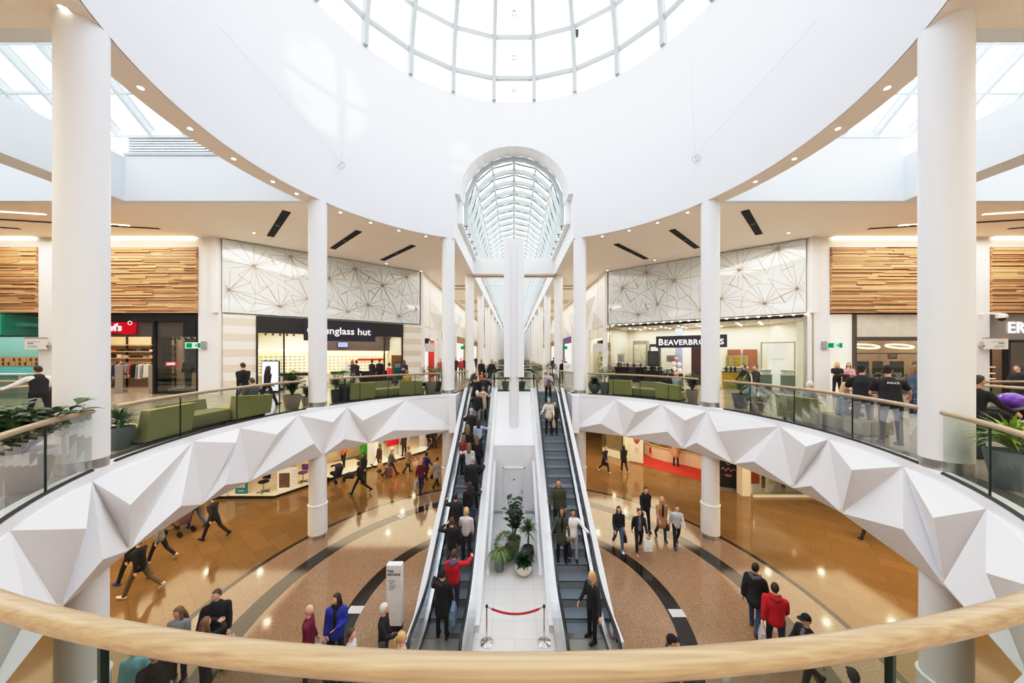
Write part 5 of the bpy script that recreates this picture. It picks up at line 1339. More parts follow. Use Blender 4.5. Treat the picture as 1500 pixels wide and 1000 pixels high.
def pot(kind, h, r, mt, t):
    x, y, z = t.location
    if kind == 'taper': pr = [(r*.62, z), (r*.66, z+.01), (r, z+h-.02), (r, z+h), (r*.9, z+h), (r*.88, z+h-.06)]
    elif kind == 'bowl': pr = [(r*.35, z), (r*.75, z+h*.25), (r, z+h*.65), (r*.97, z+h), (r*.87, z+h), (r*.86, z+h-.05)]
    elif kind == 'tall': pr = [(r*.8, z), (r*.82, z+.01), (r, z+h), (r*.88, z+h), (r*.86, z+h-.06)]
    else: pr = [(r*.75, z), (r, z+h*.5), (r*.9, z+h), (r*.78, z+h), (r*.76, z+h-.05)]
    MB().lathe(pr, 22, ctr=(x, y)).build('pot', mt, t, 50)
    MB().lathe([(.0, z+h-.055), (r*.87, z+h-.05)], 16, ctr=(x, y), cap=False).build('soil', SOIL, t)
def plant(v, potkind, ph, pr, pm, kind, H, S, lm, label, seed, name='potted_plant'):
    v = Vector(v); rg = random.Random(seed)
    t = thing(name, label, 'plant', v)
    if potkind: pot(potkind, ph, pr, pm, t)
    top = v+Vector((0, 0, ph)); mb = MB(); st = MB()
    U_ = rg.uniform
    if kind == 'broad':                        # leafy stems with rounded leaves
        for i in range(8 if S < .4 else (16 if S < .6 else 22)):
            a = U_(0, 2*PI); lean = U_(.1, .55) if S < .6 else U_(.1, .95); tip = top+Vector((math.cos(a)*S*lean, math.sin(a)*S*lean, H*U_(.6, 1)))
            mid = (top+tip)/2+Vector((math.cos(a)*.04, math.sin(a)*.04, 0))
            st.tube([top-Vector((0, 0, .05)), mid, tip], [.014, .011, .006], 5)
            for k in range(11):
                f = .25+.75*k/10; p = top.lerp(tip, f); b = U_(0, 2*PI)
                leaf(mb, p, Vector((math.cos(b), math.sin(b), U_(.1, .7))), U_(.16, .28)*min(1.1, max(.6, S/.5)), U_(.05, .085)*min(1.1, max(.6, S/.5)), .7)
    elif kind == 'bush':
        for i in range(330):
            a = U_(0, 2*PI); e = math.acos(U_(-.35, 1)); rr = U_(.45, 1)
            p = top+Vector((math.cos(a)*math.sin(e)*S*rr, math.sin(a)*math.sin(e)*S*rr, H*.45+math.cos(e)*H*.5*rr))
            leaf(mb, p, Vector((math.cos(a), math.sin(a), U_(-.3, .9))), U_(.1, .2), U_(.02, .04), .6, 2)
        st.tube([top-Vector((0, 0, .05)), top+Vector((0, 0, H*.5))], [.03, .015], 6)
    elif kind == 'spiky':
        for i in range(95):
            a = U_(0, 2*PI); e = U_(.15, 1.3)
            leaf(mb, top+Vector((0, 0, U_(0, H*.3))), Vector((math.cos(a)*math.sin(e), math.sin(a)*math.sin(e), math.cos(e))), U_(.6, 1.0)*H, U_(.018, .032), 1.3)
        st.tube([top-Vector((0, 0, .05)), top+Vector((0, 0, H*.3))], .03, 6)
    elif kind == 'palm':
        st.tube([top-Vector((0, 0, .05)), top+Vector((.02, 0, H*.62))], [.035, .025], 7)
        for i in range(90):
            a = U_(0, 2*PI); e = U_(.2, 1.7); z = H*U_(.45, .72)
            leaf(mb, top+Vector((0, 0, z)), Vector((math.cos(a)*math.sin(e), math.sin(a)*math.sin(e), math.cos(e))), S*U_(.7, 1.1), U_(.016, .028), 1.2)
    elif kind == 'fernball':
        for i in range(900):
            a = U_(0, 2*PI); e = math.acos(U_(-.7, 1)); rr = U_(.8, 1)
            p = top+Vector((math.cos(a)*math.sin(e)*S*rr, math.sin(a)*math.sin(e)*S*rr, H*.35+math.cos(e)*H*.6*rr))
            leaf(mb, p, Vector((math.cos(a)*math.sin(e), math.sin(a)*math.sin(e), math.cos(e)+.2)), U_(.07, .13), U_(.007, .014), .9, 2)
        st.tube([top-Vector((0, 0, .05)), top+Vector((0, 0, H*.4))], .05, 6)
    elif kind == 'trailing':
        for i in range(190):
            a = U_(0, 2*PI); e = U_(.2, 1.3)
            d = Vector((math.cos(a)*math.sin(e), math.sin(a)*math.sin(e), math.cos(e)))
            p = top+Vector((math.cos(a)*.05, math.sin(a)*.05, 0)); L = U_(.5, 1)*H
            leaf(mb, p, d, L, U_(.008, .014), 3.4)
        st.tube([top-Vector((0, 0, .05)), top+Vector((0, 0, .1))], .03, 6)
    elif kind == 'rosette':
        for i in range(46):
            a = i*2.4; e = .25+1.15*(i/46)
            leaf(mb, top, Vector((math.cos(a)*math.sin(e), math.sin(a)*math.sin(e), math.cos(e))), S*U_(.8, 1.1), S*U_(.13, .18), 1.1)
        st.tube([top-Vector((0, 0, .05)), top+Vector((0, 0, .08))], .03, 6)
    elif kind == 'fiddle':
        for i in range(5):
            a = i*1.26; tip = top+Vector((math.cos(a)*S*.45, math.sin(a)*S*.45, H*U_(.7, 1)))
            st.tube([top-Vector((0, 0, .05)), top.lerp(tip, .5)+Vector((.02, 0, .05)), tip], [.02, .015, .008], 6)
            for k in range(15):
                p = top.lerp(tip, .3+.7*k/14); b = U_(0, 2*PI)
                leaf(mb, p, Vector((math.cos(b), math.sin(b), U_(0, .8))), U_(.22, .34), U_(.07, .11), .5)
    st.build('stem', mat('stem_brown', (96, 82, 54), .7), t)
    mb.build('foliage', lm, t)
    return t
LG = leafmat('green', (62, 98, 44)); LD_ = leafmat('dark', (34, 62, 36)); LY = leafmat('lime', (140, 168, 60)); LF = leafmat('fern', (78, 116, 44)); LV = leafmat('variegated', (120, 146, 80))
def Uf(px, py, r=9.1):
    v = on_cyl(px, py, r); return Vector((v.x, v.y, UP))
Gf = lambda px, py: at(px, py, 0)
plant((-7.75, 5.15, UP), 'taper', .62, .36, TANP, 'broad', .75, .66, LG, 'leafy plant in a large taupe pot behind the glass at the left edge', 1)
plant((7.9, 5.2, UP), 'taper', .6, .28, GREYP, 'spiky', .62, .7, LY, 'spiky lime green plant in a grey pot behind the glass at the right edge', 2)
plant((-8.85, 7.35, UP), 'taper', .5, .24, GREYP, 'spiky', .5, .5, LG, 'small spiky plant just right of the thick left column', 3)
plant((8.85, 6.85, UP), 'taper', .5, .26, TANP, 'broad', .9, .42, LD_, 'dark leafy plant left of the thick right column, beside the police', 4)
plant(Uf(428, 609), 'taper', .55, .32, TANP, 'broad', .9, .58, LG, 'leafy plant in a taupe pot left of the second left column', 5)
plant(Uf(449, 604, 9.5), 'taper', .36, .2, TANP, 'broad', .5, .35, LD_, 'smaller plant in a low taupe pot beside the second left column', 6)
plant(Uf(492, 600, 9.2), 'tall', .55, .2, DKP, 'spiky', .7, .4, LG, 'slim plant in a dark pot just right of the second left column', 7)
plant(Uf(505, 594, 9.15), 'tall', .75, .26, DKP, 'fernball', .62, .48, LF, 'round bushy fern in a dark pot left of the sunglasses shop sofa', 8)
plant(Uf(630, 583), 'taper', .62, .34, TANP, 'bush', 1.0, .5, LG, 'large bush in a taupe pot left of the arcade entrance', 9)
plant(Uf(617, 582), 'taper', .3, .2, TANP, 'bush', .3, .22, LD_, 'small low pot plant beside the large bush at the left arcade entrance', 10)
plant(Uf(640, 581, 9.9), 'taper', .55, .28, DKP, 'bush', .9, .4, LV, 'pale flowering bush in a dark pot next to the left arcade column', 11)
plant(Uf(871, 580, 9.3), 'bowl', .5, .34, GREYP, 'rosette', .9, .5, LD_, 'broad leaved plant in a grey bowl right of the right arcade column', 12)
plant(Uf(886, 580, 8.95), 'taper', .6, .28, GREYP, 'bush', .9, .33, LV, 'fluffy green bush in a blue grey pot before the jewellery shop', 13)
plant(Uf(1014, 596), 'taper', .55, .26, TANP, 'broad', .75, .45, LD_, 'leafy plant in a taupe pot left of the second right column', 14)
plant(Uf(1085, 601, 9.5), 'taper', .55, .3, GREYP, 'spiky', .8, .5, LV, 'tall spiky plant in a blue grey pot right of the second right column', 15)
plant(Uf(1109, 603), 'taper', .32, .24, TANP, 'bush', .25, .24, LG, 'low plant in a short taupe pot beside the blue grey pot', 16)
plant((-.5, 19.1, UP), 'taper', .5, .22, TANP, 'bush', .75, .32, LG, 'bush in a taupe pot behind the glass left of the white pylon', 17)
plant((.45, 19.1, UP), 'taper', .5, .22, GREYP, 'bush', .75, .32, LG, 'bush in a grey pot behind the glass right of the white pylon', 18)
plant((1.75, 24.6, UP), 'taper', .55, .26, TANP, 'bush', .9, .45, LG, 'bush in a taupe pot beyond the top of the down escalator', 19)
plant((2.75, 24.6, UP), 'taper', .6, .32, GREYP, 'bush', .95, .5, LD_, 'dark bush in a grey pot beyond the top of the down escalator', 20)
plant((-1.6, 46, UP), 'taper', .5, .26, GREYP, 'bush', .9, .6, LG, 'far bush on the bridge between the arcade voids', 21)
# plants between the escalators on the white tiles
plant((.0, 12.15, .015), 'taper', .5, .26, TANP, 'fiddle', 1.5, .7, LD_, 'tall dark fiddle leaf fig at the back of the plant group between the escalators', 22)
plant((-.26, 11.62, .015), 'bowl', .34, .3, DKP, 'fernball', .62, .4, LF, 'round fern ball in the plant group between the escalators', 23)
plant((-.5, 11.08, .015), 'tall', .55, .17, GREYP, 'trailing', .62, .4, LV, 'trailing grass in a tall grey pot, left of the plant group between the escalators', 24)
plant((.5, 11.7, .015), 'round', .42, .22, DKP, 'palm', 1.05, .42, LG, 'small palm in a dark round pot, right of the plant group between the escalators', 25)
plant((.32, 10.85, .015), 'bowl', .4, .3, WHP, 'rosette', .5, .44, LD_, 'broad leaved plant in an ivory bowl, front of the plant group between the escalators', 26)

# ================================================================= rope barrier
CHROME = mat('chrome', (214, 214, 216), .12, 1.)
posts = (Vector((-.69, 8.3, .015)), Vector((.76, 8.3, .015)))
for p, lb in zip(posts, ('left', 'right')):
    t = thing('rope_post', 'chrome rope barrier post at the %s end of the red rope' % lb, 'barrier post', p)
    MB().lathe([(.17, .015), (.17, .03), (.06, .05), (.02, .06)], 24, ctr=(p.x, p.y)).build('base', CHROME, t, 40)
    MB().lathe([(.022, .055), (.022, .92)], 12, ctr=(p.x, p.y)).build('pole', CHROME, t, 50)
    MB().lathe([(.022, .9), (.035, .92), (.035, .96), (.02, .98)], 12, ctr=(p.x, p.y)).build('cap', DARK, t, 50)
t = thing('barrier_rope', 'red velvet rope hanging between the two chrome posts', 'rope', (0, 8.3, .9))
a, b = posts[0]+Vector((.04, 0, .9)), posts[1]+Vector((-.04, 0, .9))
pts = [a.lerp(b, i/16)-Vector((0, 0, .17*(1-(2*i/16-1)**2))) for i in range(17)]
MB().tube(pts[1:-1], .026, 8).build('rope', mat('rope_red', (176, 22, 40), .7), t, 60)
MB().tube(pts[:2], .018, 8).build('end_hook', CHROME, t); MB().tube(pts[-2:], .018, 8).build('end_hook', CHROME, t)

# ================================================================= ground floor totem sign, floor plates
v = Vector((-3.17, 8.7, 0)); t = thing('totem_sign', 'white upright directory sign headed THE ARCADE beside the up escalator', 'sign', v)
MB().box(v.x-.19, v.x+.19, v.y-.05, v.y+.09, 0, .16).build('base', BLACK, t)
MB().bbox(v.x-.2, v.x+.2, v.y-.07, v.y+.11, .16, 1.76, .01).build('panel', mat('totem_white', (236, 238, 240), .35), t)
letters('THE\nARCADE', .085, wall_frame(v+Vector((-.165, -.074, 1.56)), 0), mat('ink', (30, 30, 34)), t, depth=.002, bold=.002, align='LEFT')
mb = MB(); rg = random.Random(2)
for i, w_ in enumerate((.16, .15, .09, .18, .18, .14, .1)):
    mb.box(v.x-.12, v.x-.12+w_, v.y-.074, v.y-.07, 1.36-.042*i, 1.372-.042*i)
mb.box(v.x-.16, v.x-.14, v.y-.074, v.y-.07, 1.355, 1.375); mb.build('small_print', mat('ink_grey', (120, 120, 124)), t)
for px, py, lb in ((521, 893, 'white floor plate on the dark ring left of the up escalator'), (992, 898, 'white floor plate on the dark ring right of the down escalator'), (588, 756, 'pale floor plate on the wide dark ring at the left')):
    p = Gf(px, py); a = math.atan2(p.y-CY, p.x)
    tag(MB().bbox(-.2, .2, -.14, .14, 0.0, .012, .004, M=RZ(0 if px != 588 else a, p)).build('floor_plate', mat('plate_pale', (206, 204, 200), .4)), lb, 'floor plate')
# info podium and hanging panels on the gallery
t = thing('information_podium', 'white information podium right of the down escalator', 'podium', (3.35, 20.4, UP)); MB().bbox(3.1, 3.6, 20.2, 20.6, UP, UP+1.55, .02).build('body', WHITE_G, t)
mb = MB()
for i in range(3): mb.box(3.17, 3.17+.3-.06*i, 20.19, 20.2, UP+1.34-.07*i, UP+1.36-.07*i)
mb.build('lettering', mat('ink_grey', (120, 120, 124)), t)
for x, y, lb in ((-6.15, 24, 'grey hanging sign panel at the left arcade corner'), (6.15, 24, 'grey hanging sign panel at the right arcade corner')):
    t = thing('hanging_sign', lb, 'sign', (x, y, 7.7)); MB().bbox(x-.36, x+.36, y-.03, y+.03, 7.45, 8.05, .01).build('panel', mat('panel_grey', (206, 204, 206), .4), t); MB().tube([(x, y, 8.05), (x, y, CEIL)], .012, 5).build('rod', STEEL, t)

# ================================================================= ground floor shops
GT = math.atan2(7.2, 5.5); MGL = RZ(GT, (-12.1, 16.9, 0)); MGR = RZ(-GT, (6.6, 24.1, 0)); LG_ = math.hypot(7.2, 5.5)
GW = mat('ground_shop_wall', (232, 214, 182), .6, var=.03); GPL = mat('platform_white', (238, 230, 214), .35, var=.02)
for s, nm, pts in ((-1, 'left', [(-30, 20.5), (-13.6, 20.5), (-11.8, 22.8), (-10.5, 24.5), (-10.5, 40)]), (1, 'right', [(30, 20.6), (13.8, 20.6), (11.6, 23.5), (10.5, 26), (10.5, 40)])):
    mb = MB()
    for p, q in zip(pts, pts[1:]): mb.quad((p[0], p[1], 0), (q[0], q[1], 0), (q[0], q[1], 3.3), (p[0], p[1], 3.3))
    struct('wall_ground_'+nm, mb, GW)
# beauty kiosk on a white platform
t = thing('kiosk_platform', 'white kiosk platform with black plinth edge on the lower left', 'platform', (-13, 18, 0))
pl = [(-30, 16.55), (-12.15, 16.55), (-11.2, 18.2), (-9.1, 20.9), (-10.9, 22.3), (-13.7, 20.3), (-30, 20.3)]
MB().prism(pl, 0, .12).build('plinth', BLACK, t); MB().prism([(x*(.998), y+.04) for x, y in pl], .12, .16).build('deck', GPL, t)
def cube_poster(v, w_, h, rz, label, c, pic):
    t = thing('display_cube', label, 'display', v); M = RZ(rz, v)
    MB().bbox(-w_/2, w_/2, -w_/2, w_/2, 0, h, .01, M=M).build('body', WHITE_G, t); MB().box(-w_*.36, w_*.36, -w_/2-.012, -w_/2, h*.12, h*.92, M=M).build('picture', c, t)
    if pic: pic(t, M)
D16 = .161
def face_pic(t, M): MB().ball((0, -.42, .52), (.13, .012, .18), M=M).build('portrait', mat('portrait_tan', (196, 150, 124)), t)
cube_poster(Vector((-12.15, 17.6, D16)), .7, .95, GT-.75, 'white display cube with a portrait picture on the kiosk platform', mat('pic_brown', (110, 84, 70), .4, var=.4, scale=6), None)
cube_poster(Vector((-15.0, 17.0, D16)), 1.1, 1.0, 0, 'white counter with a teal discount sign on the kiosk platform', WHITE_G, None)
t = thing('discount_sign', 'teal sign reading 20% standing on the kiosk platform', 'sign', Vector((-13.95, 16.85, D16))); MB().box(-14.25, -13.65, 16.75, 16.8, D16, 1.1).build('board', mat('teal_board', (50, 128, 140), .4), t); letters('20%', .24, wall_frame(Vector((-13.95, 16.745, .55)), 0), PWHITE, t, depth=.003, bold=.004); MB().box(-14.15, -13.75, 16.74, 16.75, .78, .82).box(-14.1, -13.8, 16.74, 16.75, .3, .33).build('small_print', PWHITE, t)
def stool(v, mt, label):
    t = thing('salon_stool', label, 'stool', v); x, y, z = v
    mb = MB()
    for k in range(5): a = 2*PI*k/5; mb.tube([(x, y, z+.06), (x+.3*math.cos(a), y+.3*math.sin(a), z+.03)], .02, 6)
    mb.build('foot_star', BLACK, t); MB().tube([(x, y, z+.05), (x, y, z+.5)], .03, 8).build('pole', STEEL, t)
    MB().lathe([(.2, z+.5), (.24, z+.52), (.24, z+.58), (.2, z+.6)], 16, ctr=(x, y)).build('seat', mt, t, 50); MB().bbox(x-.2, x+.2, y+.18, y+.24, z+.62, z+.95, .02).tube([(x, y+.2, z+.52), (x, y+.21, z+.7)], .02, 5).build('backrest', mt, t)
stool((-12.95, 16.95, D16), mat('stool_black', (26, 26, 28), .4), 'black salon stool on the kiosk platform'); stool((-11.75, 18.25, D16), mat('stool_purple', (120, 70, 150), .4), 'purple salon stool on the kiosk platform')
t = thing('display_wall', 'bright green leafy display wall at the back of the lower left shop', 'display', (-9.9, 22.6, 0)); M = RZ(GT, (-10.9, 22.3, 0)); MB().box(.3, 1.7, -.35, -.25, .162, 2.5, M=M).build('panel', mat('leaf_panel', (72, 170, 60), .5, var=.8, scale=9), t)
t = thing('pillar', 'white square pillar of the lower left shop', 'pillar', (-9.25, 21.4, 0)); MB().box(-9.5, -9.0, 21.2, 21.7, .162, 3.3).build('shaft', WHITE, t)
t = thing('shop_platform', 'second shop platform with black edge along the lower left arcade', 'platform', (-8.2, 22.5, 0)); pl2 = [(-8.95, 20.95), (-6.55, 24.3), (-6.55, 32), (-10.3, 32), (-10.3, 24.6), (-9.6, 21.75)]; MB().prism(pl2, 0, .12).build('plinth', BLACK, t); MB().prism([(x-.02, y+.03) for x, y in pl2], .12, .16).build('deck', GPL, t)
t = thing('sale_poster', 'red poster with white block lettering in the lower left shop', 'poster', (-8.35, 22.6, D16)); M = RZ(GT, (-8.75, 22.5, 0)); MB().box(.0, .95, 0, .05, .9, 2.4, M=M).build('board', RED, t); letters('RED\nSALE', .3, M @ Matrix.Translation((.475, -.006, 1.75)) @ Matrix.Rotation(PI/2, 4, 'X'), PWHITE, t, depth=.003, bold=.012); MB().box(.05, .09, .01, .04, D16, .9, M=M).box(.85, .89, .01, .04, D16, .9, M=M).build('leg', STEEL, t)
PAT = mat('patterned_goods', (160, 156, 164), .6, var=1.2, scale=26)
for x, y, lb in ((-7.75, 23.4, 'leftmost'), (-6.95, 24.9, 'middle'), (-7.0, 27.2, 'farthest')):
    t = thing('product_stand', lb+' tall white stand of patterned goods in the lower left shop', 'stand', (x, y, D16)); MB().lathe([(.3, D16), (.3, .3)], 16, ctr=(x, y)).build('base', WHITE_G, t); MB().lathe([(.28, 1.9), (.3, 1.95), (.3, 2.05)], 16, ctr=(x, y)).build('cap', WHITE_G, t); MB().lathe([(.25, .3), (.25, 1.9)], 16, ctr=(x, y)).build('goods', PAT, t)
t = thing('display_cabinet', 'glazed cabinet of pale goods in the lower left shop', 'cabinet', (-9.2, 22.4, D16)); M = RZ(GT, (-9.6, 22.2, 0)); MB().box(0, .8, 0, .4, D16, 2.2, M=M).build('body', WHITE_G, t); MB().box(.06, .74, -.01, 0, .5, 2.1, M=M).build('glass_door', mat('cabinet_glass', (170, 190, 180), .1, var=.5, scale=10), t)
# sweets counter on red carpet (right)
tag(MB().prism([(8.0, 21.9), (11.9, 17.6), (13.6, 20.5), (11.4, 23.3), (10.4, 25.2)], 0.004, .02).build('carpet', mat('carpet_red', (176, 52, 34), .95, var=.1, scale=40)), 'red carpet under the sweets counter on the lower right', 'carpet')
t = thing('shop_counter', 'long cream curved counter with bright sweets on the lower right', 'counter', (10.6, 21, 0))
cp_ = [(9.5, 23.9), (9.65, 22.95), (10.25, 22.1), (11.2, 21.45), (12.4, 19.9), (13.2, 19.0)]
def thick(pp, off): 
    out = []
    for i, p in enumerate(pp):
        a = Vector(pp[max(0, i-1)]); b = Vector(pp[min(len(pp)-1, i+1)]); d = (b-a).normalized(); out.append((p[0]-d.y*off, p[1]+d.x*off))
    return out
mb = MB()
A_, B_ = cp_, thick(cp_, .8)
def band(A_, B_, z0, z1):
    mb = MB()
    for i in range(len(A_)-1): mb.prism([A_[i], A_[i+1], B_[i+1], B_[i]], z0, z1)
    return mb
band(A_, B_, .02, .86).build('body', mat('counter_cream', (226, 212, 190), .4), t); band(thick(cp_, -.05), thick(cp_, .85), .86, .92).build('counter_top', mat('counter_gold', (206, 170, 110), .35), t)
band(thick(cp_, .1), thick(cp_, .7), 1.25, 1.29).build('glass_top', SHOPGLASS, t); band(thick(cp_, .08), thick(cp_, .1), .92, 1.27).build('glass_front', SHOPGLASS, t)
MB().box(9.6, 9.66, 23.0, 23.6, .3, .7).build('red_badge', RED, t)
rg = random.Random(4); tray = MB().bbox(-.16, .16, -.22, .22, 0, .08, .03)
trm = [tray.mesh('sweet_tray', mat('sweets_%d' % i, c, .5, var=.7, scale=24)) for i, c in enumerate(((246, 226, 190), (220, 150, 90), (250, 240, 226), (200, 110, 80)))]
mid = thick(cp_, .4)
for i in range(len(mid)-1):
    a, b = Vector(mid[i]), Vector(mid[i+1]); L = (b-a).length; k = int(L/.4)
    for q in range(k):
        p = a.lerp(b, (q+.5)/k); o = link_mesh('sweet_tray', trm[rg.randrange(4)]); o.location = (p.x, p.y, .925); o.rotation_euler = (0, 0, math.atan2((b-a).y, (b-a).x)); tag(o, 'tray of sweets on the curved counter', 'tray', 'trays of sweets on the curved counter')
t = thing('banner_stand', 'white roll up banner with a red heart badge on the lower right', 'banner', (8.25, 21.8, 0)); M = RZ(-GT+.3, (8.2, 21.9, 0)); MB().box(-.42, .42, -.02, .02, .08, 2.05, M=M).build('banner', mat('banner_white', (232, 222, 210), .5), t); MB().box(-.44, .44, -.1, .1, 0, .08, M=M).build('base', STEEL, t)
MB().ball((0, -.03, 1.65), (.24, .012, .24), M=M).build('picture', mat('banner_brown', (170, 110, 80), .5, var=.5, scale=9), t); MB().lathe([(.1, -.005), (.1, .005)], 14).v
mb = MB(); hp = [(.16*math.sin(q*PI/10)**3, .0, .12*math.cos(q*PI/10)-.05*math.cos(2*q*PI/10)-.02*math.cos(3*q*PI/10)) for q in range(20)]; mb.add([M @ Vector((x, -.045, z+1.42)) for x, y, z in hp], [tuple(range(20))]); mb.build('heart_badge', RED, t); mb = MB()
for q, w_ in enumerate((.2, .3, .26, .14)): mb.box(-w_/2, w_/2, -.026, -.02, 1.0-.11*q, 1.03-.11*q, M=M)
mb.build('small_print', mat('print_rose', (190, 120, 110)), t)
t = thing('banner_stand', 'black roll up banner with pink script on the lower right', 'banner', (11.55, 17.75, 0)); M = RZ(-GT+.5, (11.6, 17.75, 0)); MB().box(-.5, .5, -.02, .02, .08, 2.1, M=M).build('banner', mat('banner_black', (30, 28, 32), .5), t); MB().box(-.52, .52, -.1, .1, 0, .08, M=M).build('base', STEEL, t)
mb = MB().tube([M @ Vector((-.3+.045*q, -.028, 1.05+.1*math.sin(q*1.15)*(1-.03*q))) for q in range(15)], .016, 5).tube([M @ Vector((.08*math.sin(q*.6), -.028, 1.42+.1*math.cos(q*.6))) for q in range(9)], .013, 5)
for q, (w_, z) in enumerate(((.34, .75), (.24, .68), (.4, 1.75), (.3, 1.82))): mb.box(-w_/2, w_/2, -.028, -.02, z, z+.025, M=M)
mb.build('script', mat('script_pink', (236, 170, 170), .5), t)
for x, y, lb in ((7.75, 22.4, 'white square pillar left of the sweets counter'), (11.95, 17.05, 'white square pillar right of the black banner')): t = thing('pillar', lb, 'pillar', (x, y, 0)); MB().box(x-.22, x+.22, y-.22, y+.22, 0, 3.3).build('shaft', mat('pillar_cream', (236, 226, 206), .5), t)
t = thing('window_display', 'glazed shop window with framed pictures on the lower right', 'shop window', (13.6, 16.9, 0)); MB().box(12.2, 17, 16.7, 17.6, 0, .12).build('plinth', GPL, t); MB().box(12.2, 17, 16.75, 16.77, .12, 3.3).build('window_pane', SHOPGLASS, t); MB().box(12.2, 17, 16.7, 16.8, 3.1, 3.3).build('header', WHITE, t)
for x, c, lb in ((12.5, (196, 70, 40), 'orange red panel'), (13.55, (214, 206, 190), 'cream framed picture'), (14.6, (90, 86, 110), 'dark framed picture')): 
    t = thing('picture_panel', lb+' in the lower right shop window', 'picture', (x, 17.1, .121)); MB().box(x-.4, x+.4, 17.08, 17.14, .125, 1.9).build('board', WHITE_G, t); MB().box(x-.28, x+.28, 17.06, 17.08, .55, 1.6).build('picture', mat('pict_%d' % c[2], c, .5, var=.3), t)
t = thing('shop_window', 'glazed corner cabinet of small goods left of the pillar on the lower right', 'shop window', (7.0, 23.6, 0)); M = RZ(-GT, (6.45, 23.9, 0)); MB().box(0, 1.5, 0, .7, 0, .5, M=M).box(0, 1.5, 0, .7, 2.4, 2.6, M=M).build('cabinet', GPL, t); MB().box(0, 1.5, 0, .7, .5, 2.4, M=M).build('glass_case', SHOPGLASS, t); MB().box(.08, 1.42, .3, .36, .5, 2.3, M=M).build('goods', mat('goods_mixed', (200, 150, 110), .5, var=1, scale=18), t)
# ================================================================= people
SKINS = {k: mat('skin_'+k, c, .55, var=.05, scale=20) for k, c in (('fair', (226, 180, 156)), ('tan', (200, 150, 118)), ('brown', (150, 104, 76)))}
EYEW = mat('eye_white', (232, 230, 226), .3); IRIS = mat('eye_dark', (40, 28, 22), .2); LIP = mat('lip', (176, 100, 92), .5)
HAIRC = dict(black=(24, 20, 19), dark=(44, 32, 26), brown=(82, 58, 42), light=(128, 94, 64), blonde=(206, 172, 120), grey=(168, 164, 158), white=(222, 218, 210), ginger=(176, 104, 50))
def cloth(c): return mat('fabric_%d_%d_%d' % c, c, .85, var=.08, scale=9, bump=.15)
def hairm(k): return mat('hair_'+k, HAIRC[k], .5, var=.3, scale=6, stretch=(30, 30, 2))
HEAD = MB(); nl, nb = 24, 14
vs = [(0, 0, -.118)]
for i in range(1, nb):
    ph = -PI/2+PI*i/nb
    for k in range(nl):
        th = 2*PI*k/nl
        x, y, z = .076*math.cos(ph)*math.sin(th), .094*math.cos(ph)*math.cos(th), .118*math.sin(ph)
        if z < 0: x *= 1-.32*(-z/.118)**1.4
        if z < -.03 and y < 0: y *= 1-.35*min(1, (-z-.03)/.08)
        if y > 0 and -.1 < z < -.05: y += .006
        tt = th if th < PI else th-2*PI
        y += .022*math.exp(-(tt/.2)**2)*math.exp(-((z+.018)/.024)**2)
        y -= .007*math.exp(-((abs(tt)-.4)/.16)**2)*math.exp(-((z-.014)/.016)**2)
        vs.append((x, y, z))
vs.append((0, 0, .118)); Tn = len(vs)-1
fs = [(0, 1+k, 1+(k+1) % nl) for k in range(nl)]
for i in range(nb-2):
    for k in range(nl):
        a = 1+i*nl+k; b = 1+i*nl+(k+1) % nl; fs.append((a, a+nl, b+nl, b))
b0 = 1+(nb-2)*nl; fs += [(b0+k, Tn, b0+(k+1) % nl) for k in range(nl)]
HEAD.add(vs, fs, 0)
for e in (-1, 1):
    HEAD.ball((e*.031, .0795, .014), (.0135, .008, .0075), 8, 5, 1).ball((e*.031, .0865, .014), (.006, .003, .006), 6, 4, 2)
    HEAD.ball((e*.0765, -.006, -.004), (.01, .02, .03), 8, 5, 0)
    HEAD.ball((e*.031, .085, .034), (.017, .006, .004), 6, 4, 2)
HEAD.ball((0, .087, -.062), (.022, .009, .008), 8, 5, 3)
HAND = {}
for side in (-1, 1):
    mb = MB().tube([(0, 0, .02), (0, 0, -.03), (0, 0, -.075), (0, 0, -.095)], [(.024, .021), (.033, .017), (.041, .015), (.036, .011)], 10, up=(1, 0, 0))
    for yy, L in ((.031, .072), (.0105, .082), (-.0105, .076), (-.031, .058)):
        p = [Vector((0, yy, -.085))]; a = .25
        for q in range(3): p.append(p[-1]+Vector((-side*math.sin(a), 0, -math.cos(a)))*(L/3)); a += .42
        mb.tube(p, [.0095, .009, .008, .006], 6)
    mb.tube([(0, .03, -.022), (-side*.006, .056, -.05), (-side*.018, .064, -.078), (-side*.028, .06, -.098)], [.013, .012, .0105, .007], 6)
    HAND[side] = mb

def caps(mb, pts, rad, n=12, up=None):
    pts = [Vector(p) for p in pts]; rad = [r if hasattr(r, '__len__') else (r, r) for r in rad]
    d0 = (pts[0]-pts[1]).normalized(); d1 = (pts[-1]-pts[-2]).normalized()
    r0 = min(rad[0]); r1 = min(rad[-1])
    P = [pts[0]+d0*r0*.9, pts[0]+d0*r0*.6]+pts+[pts[-1]+d1*r1*.6, pts[-1]+d1*r1*.9]
    sc = lambda r, k: (r[0]*k, r[1]*k)
    Rr = [sc(rad[0], .35), sc(rad[0], .78)]+rad+[sc(rad[-1], .78), sc(rad[-1], .35)]
    return mb.tube(P, Rr, n, up=up)

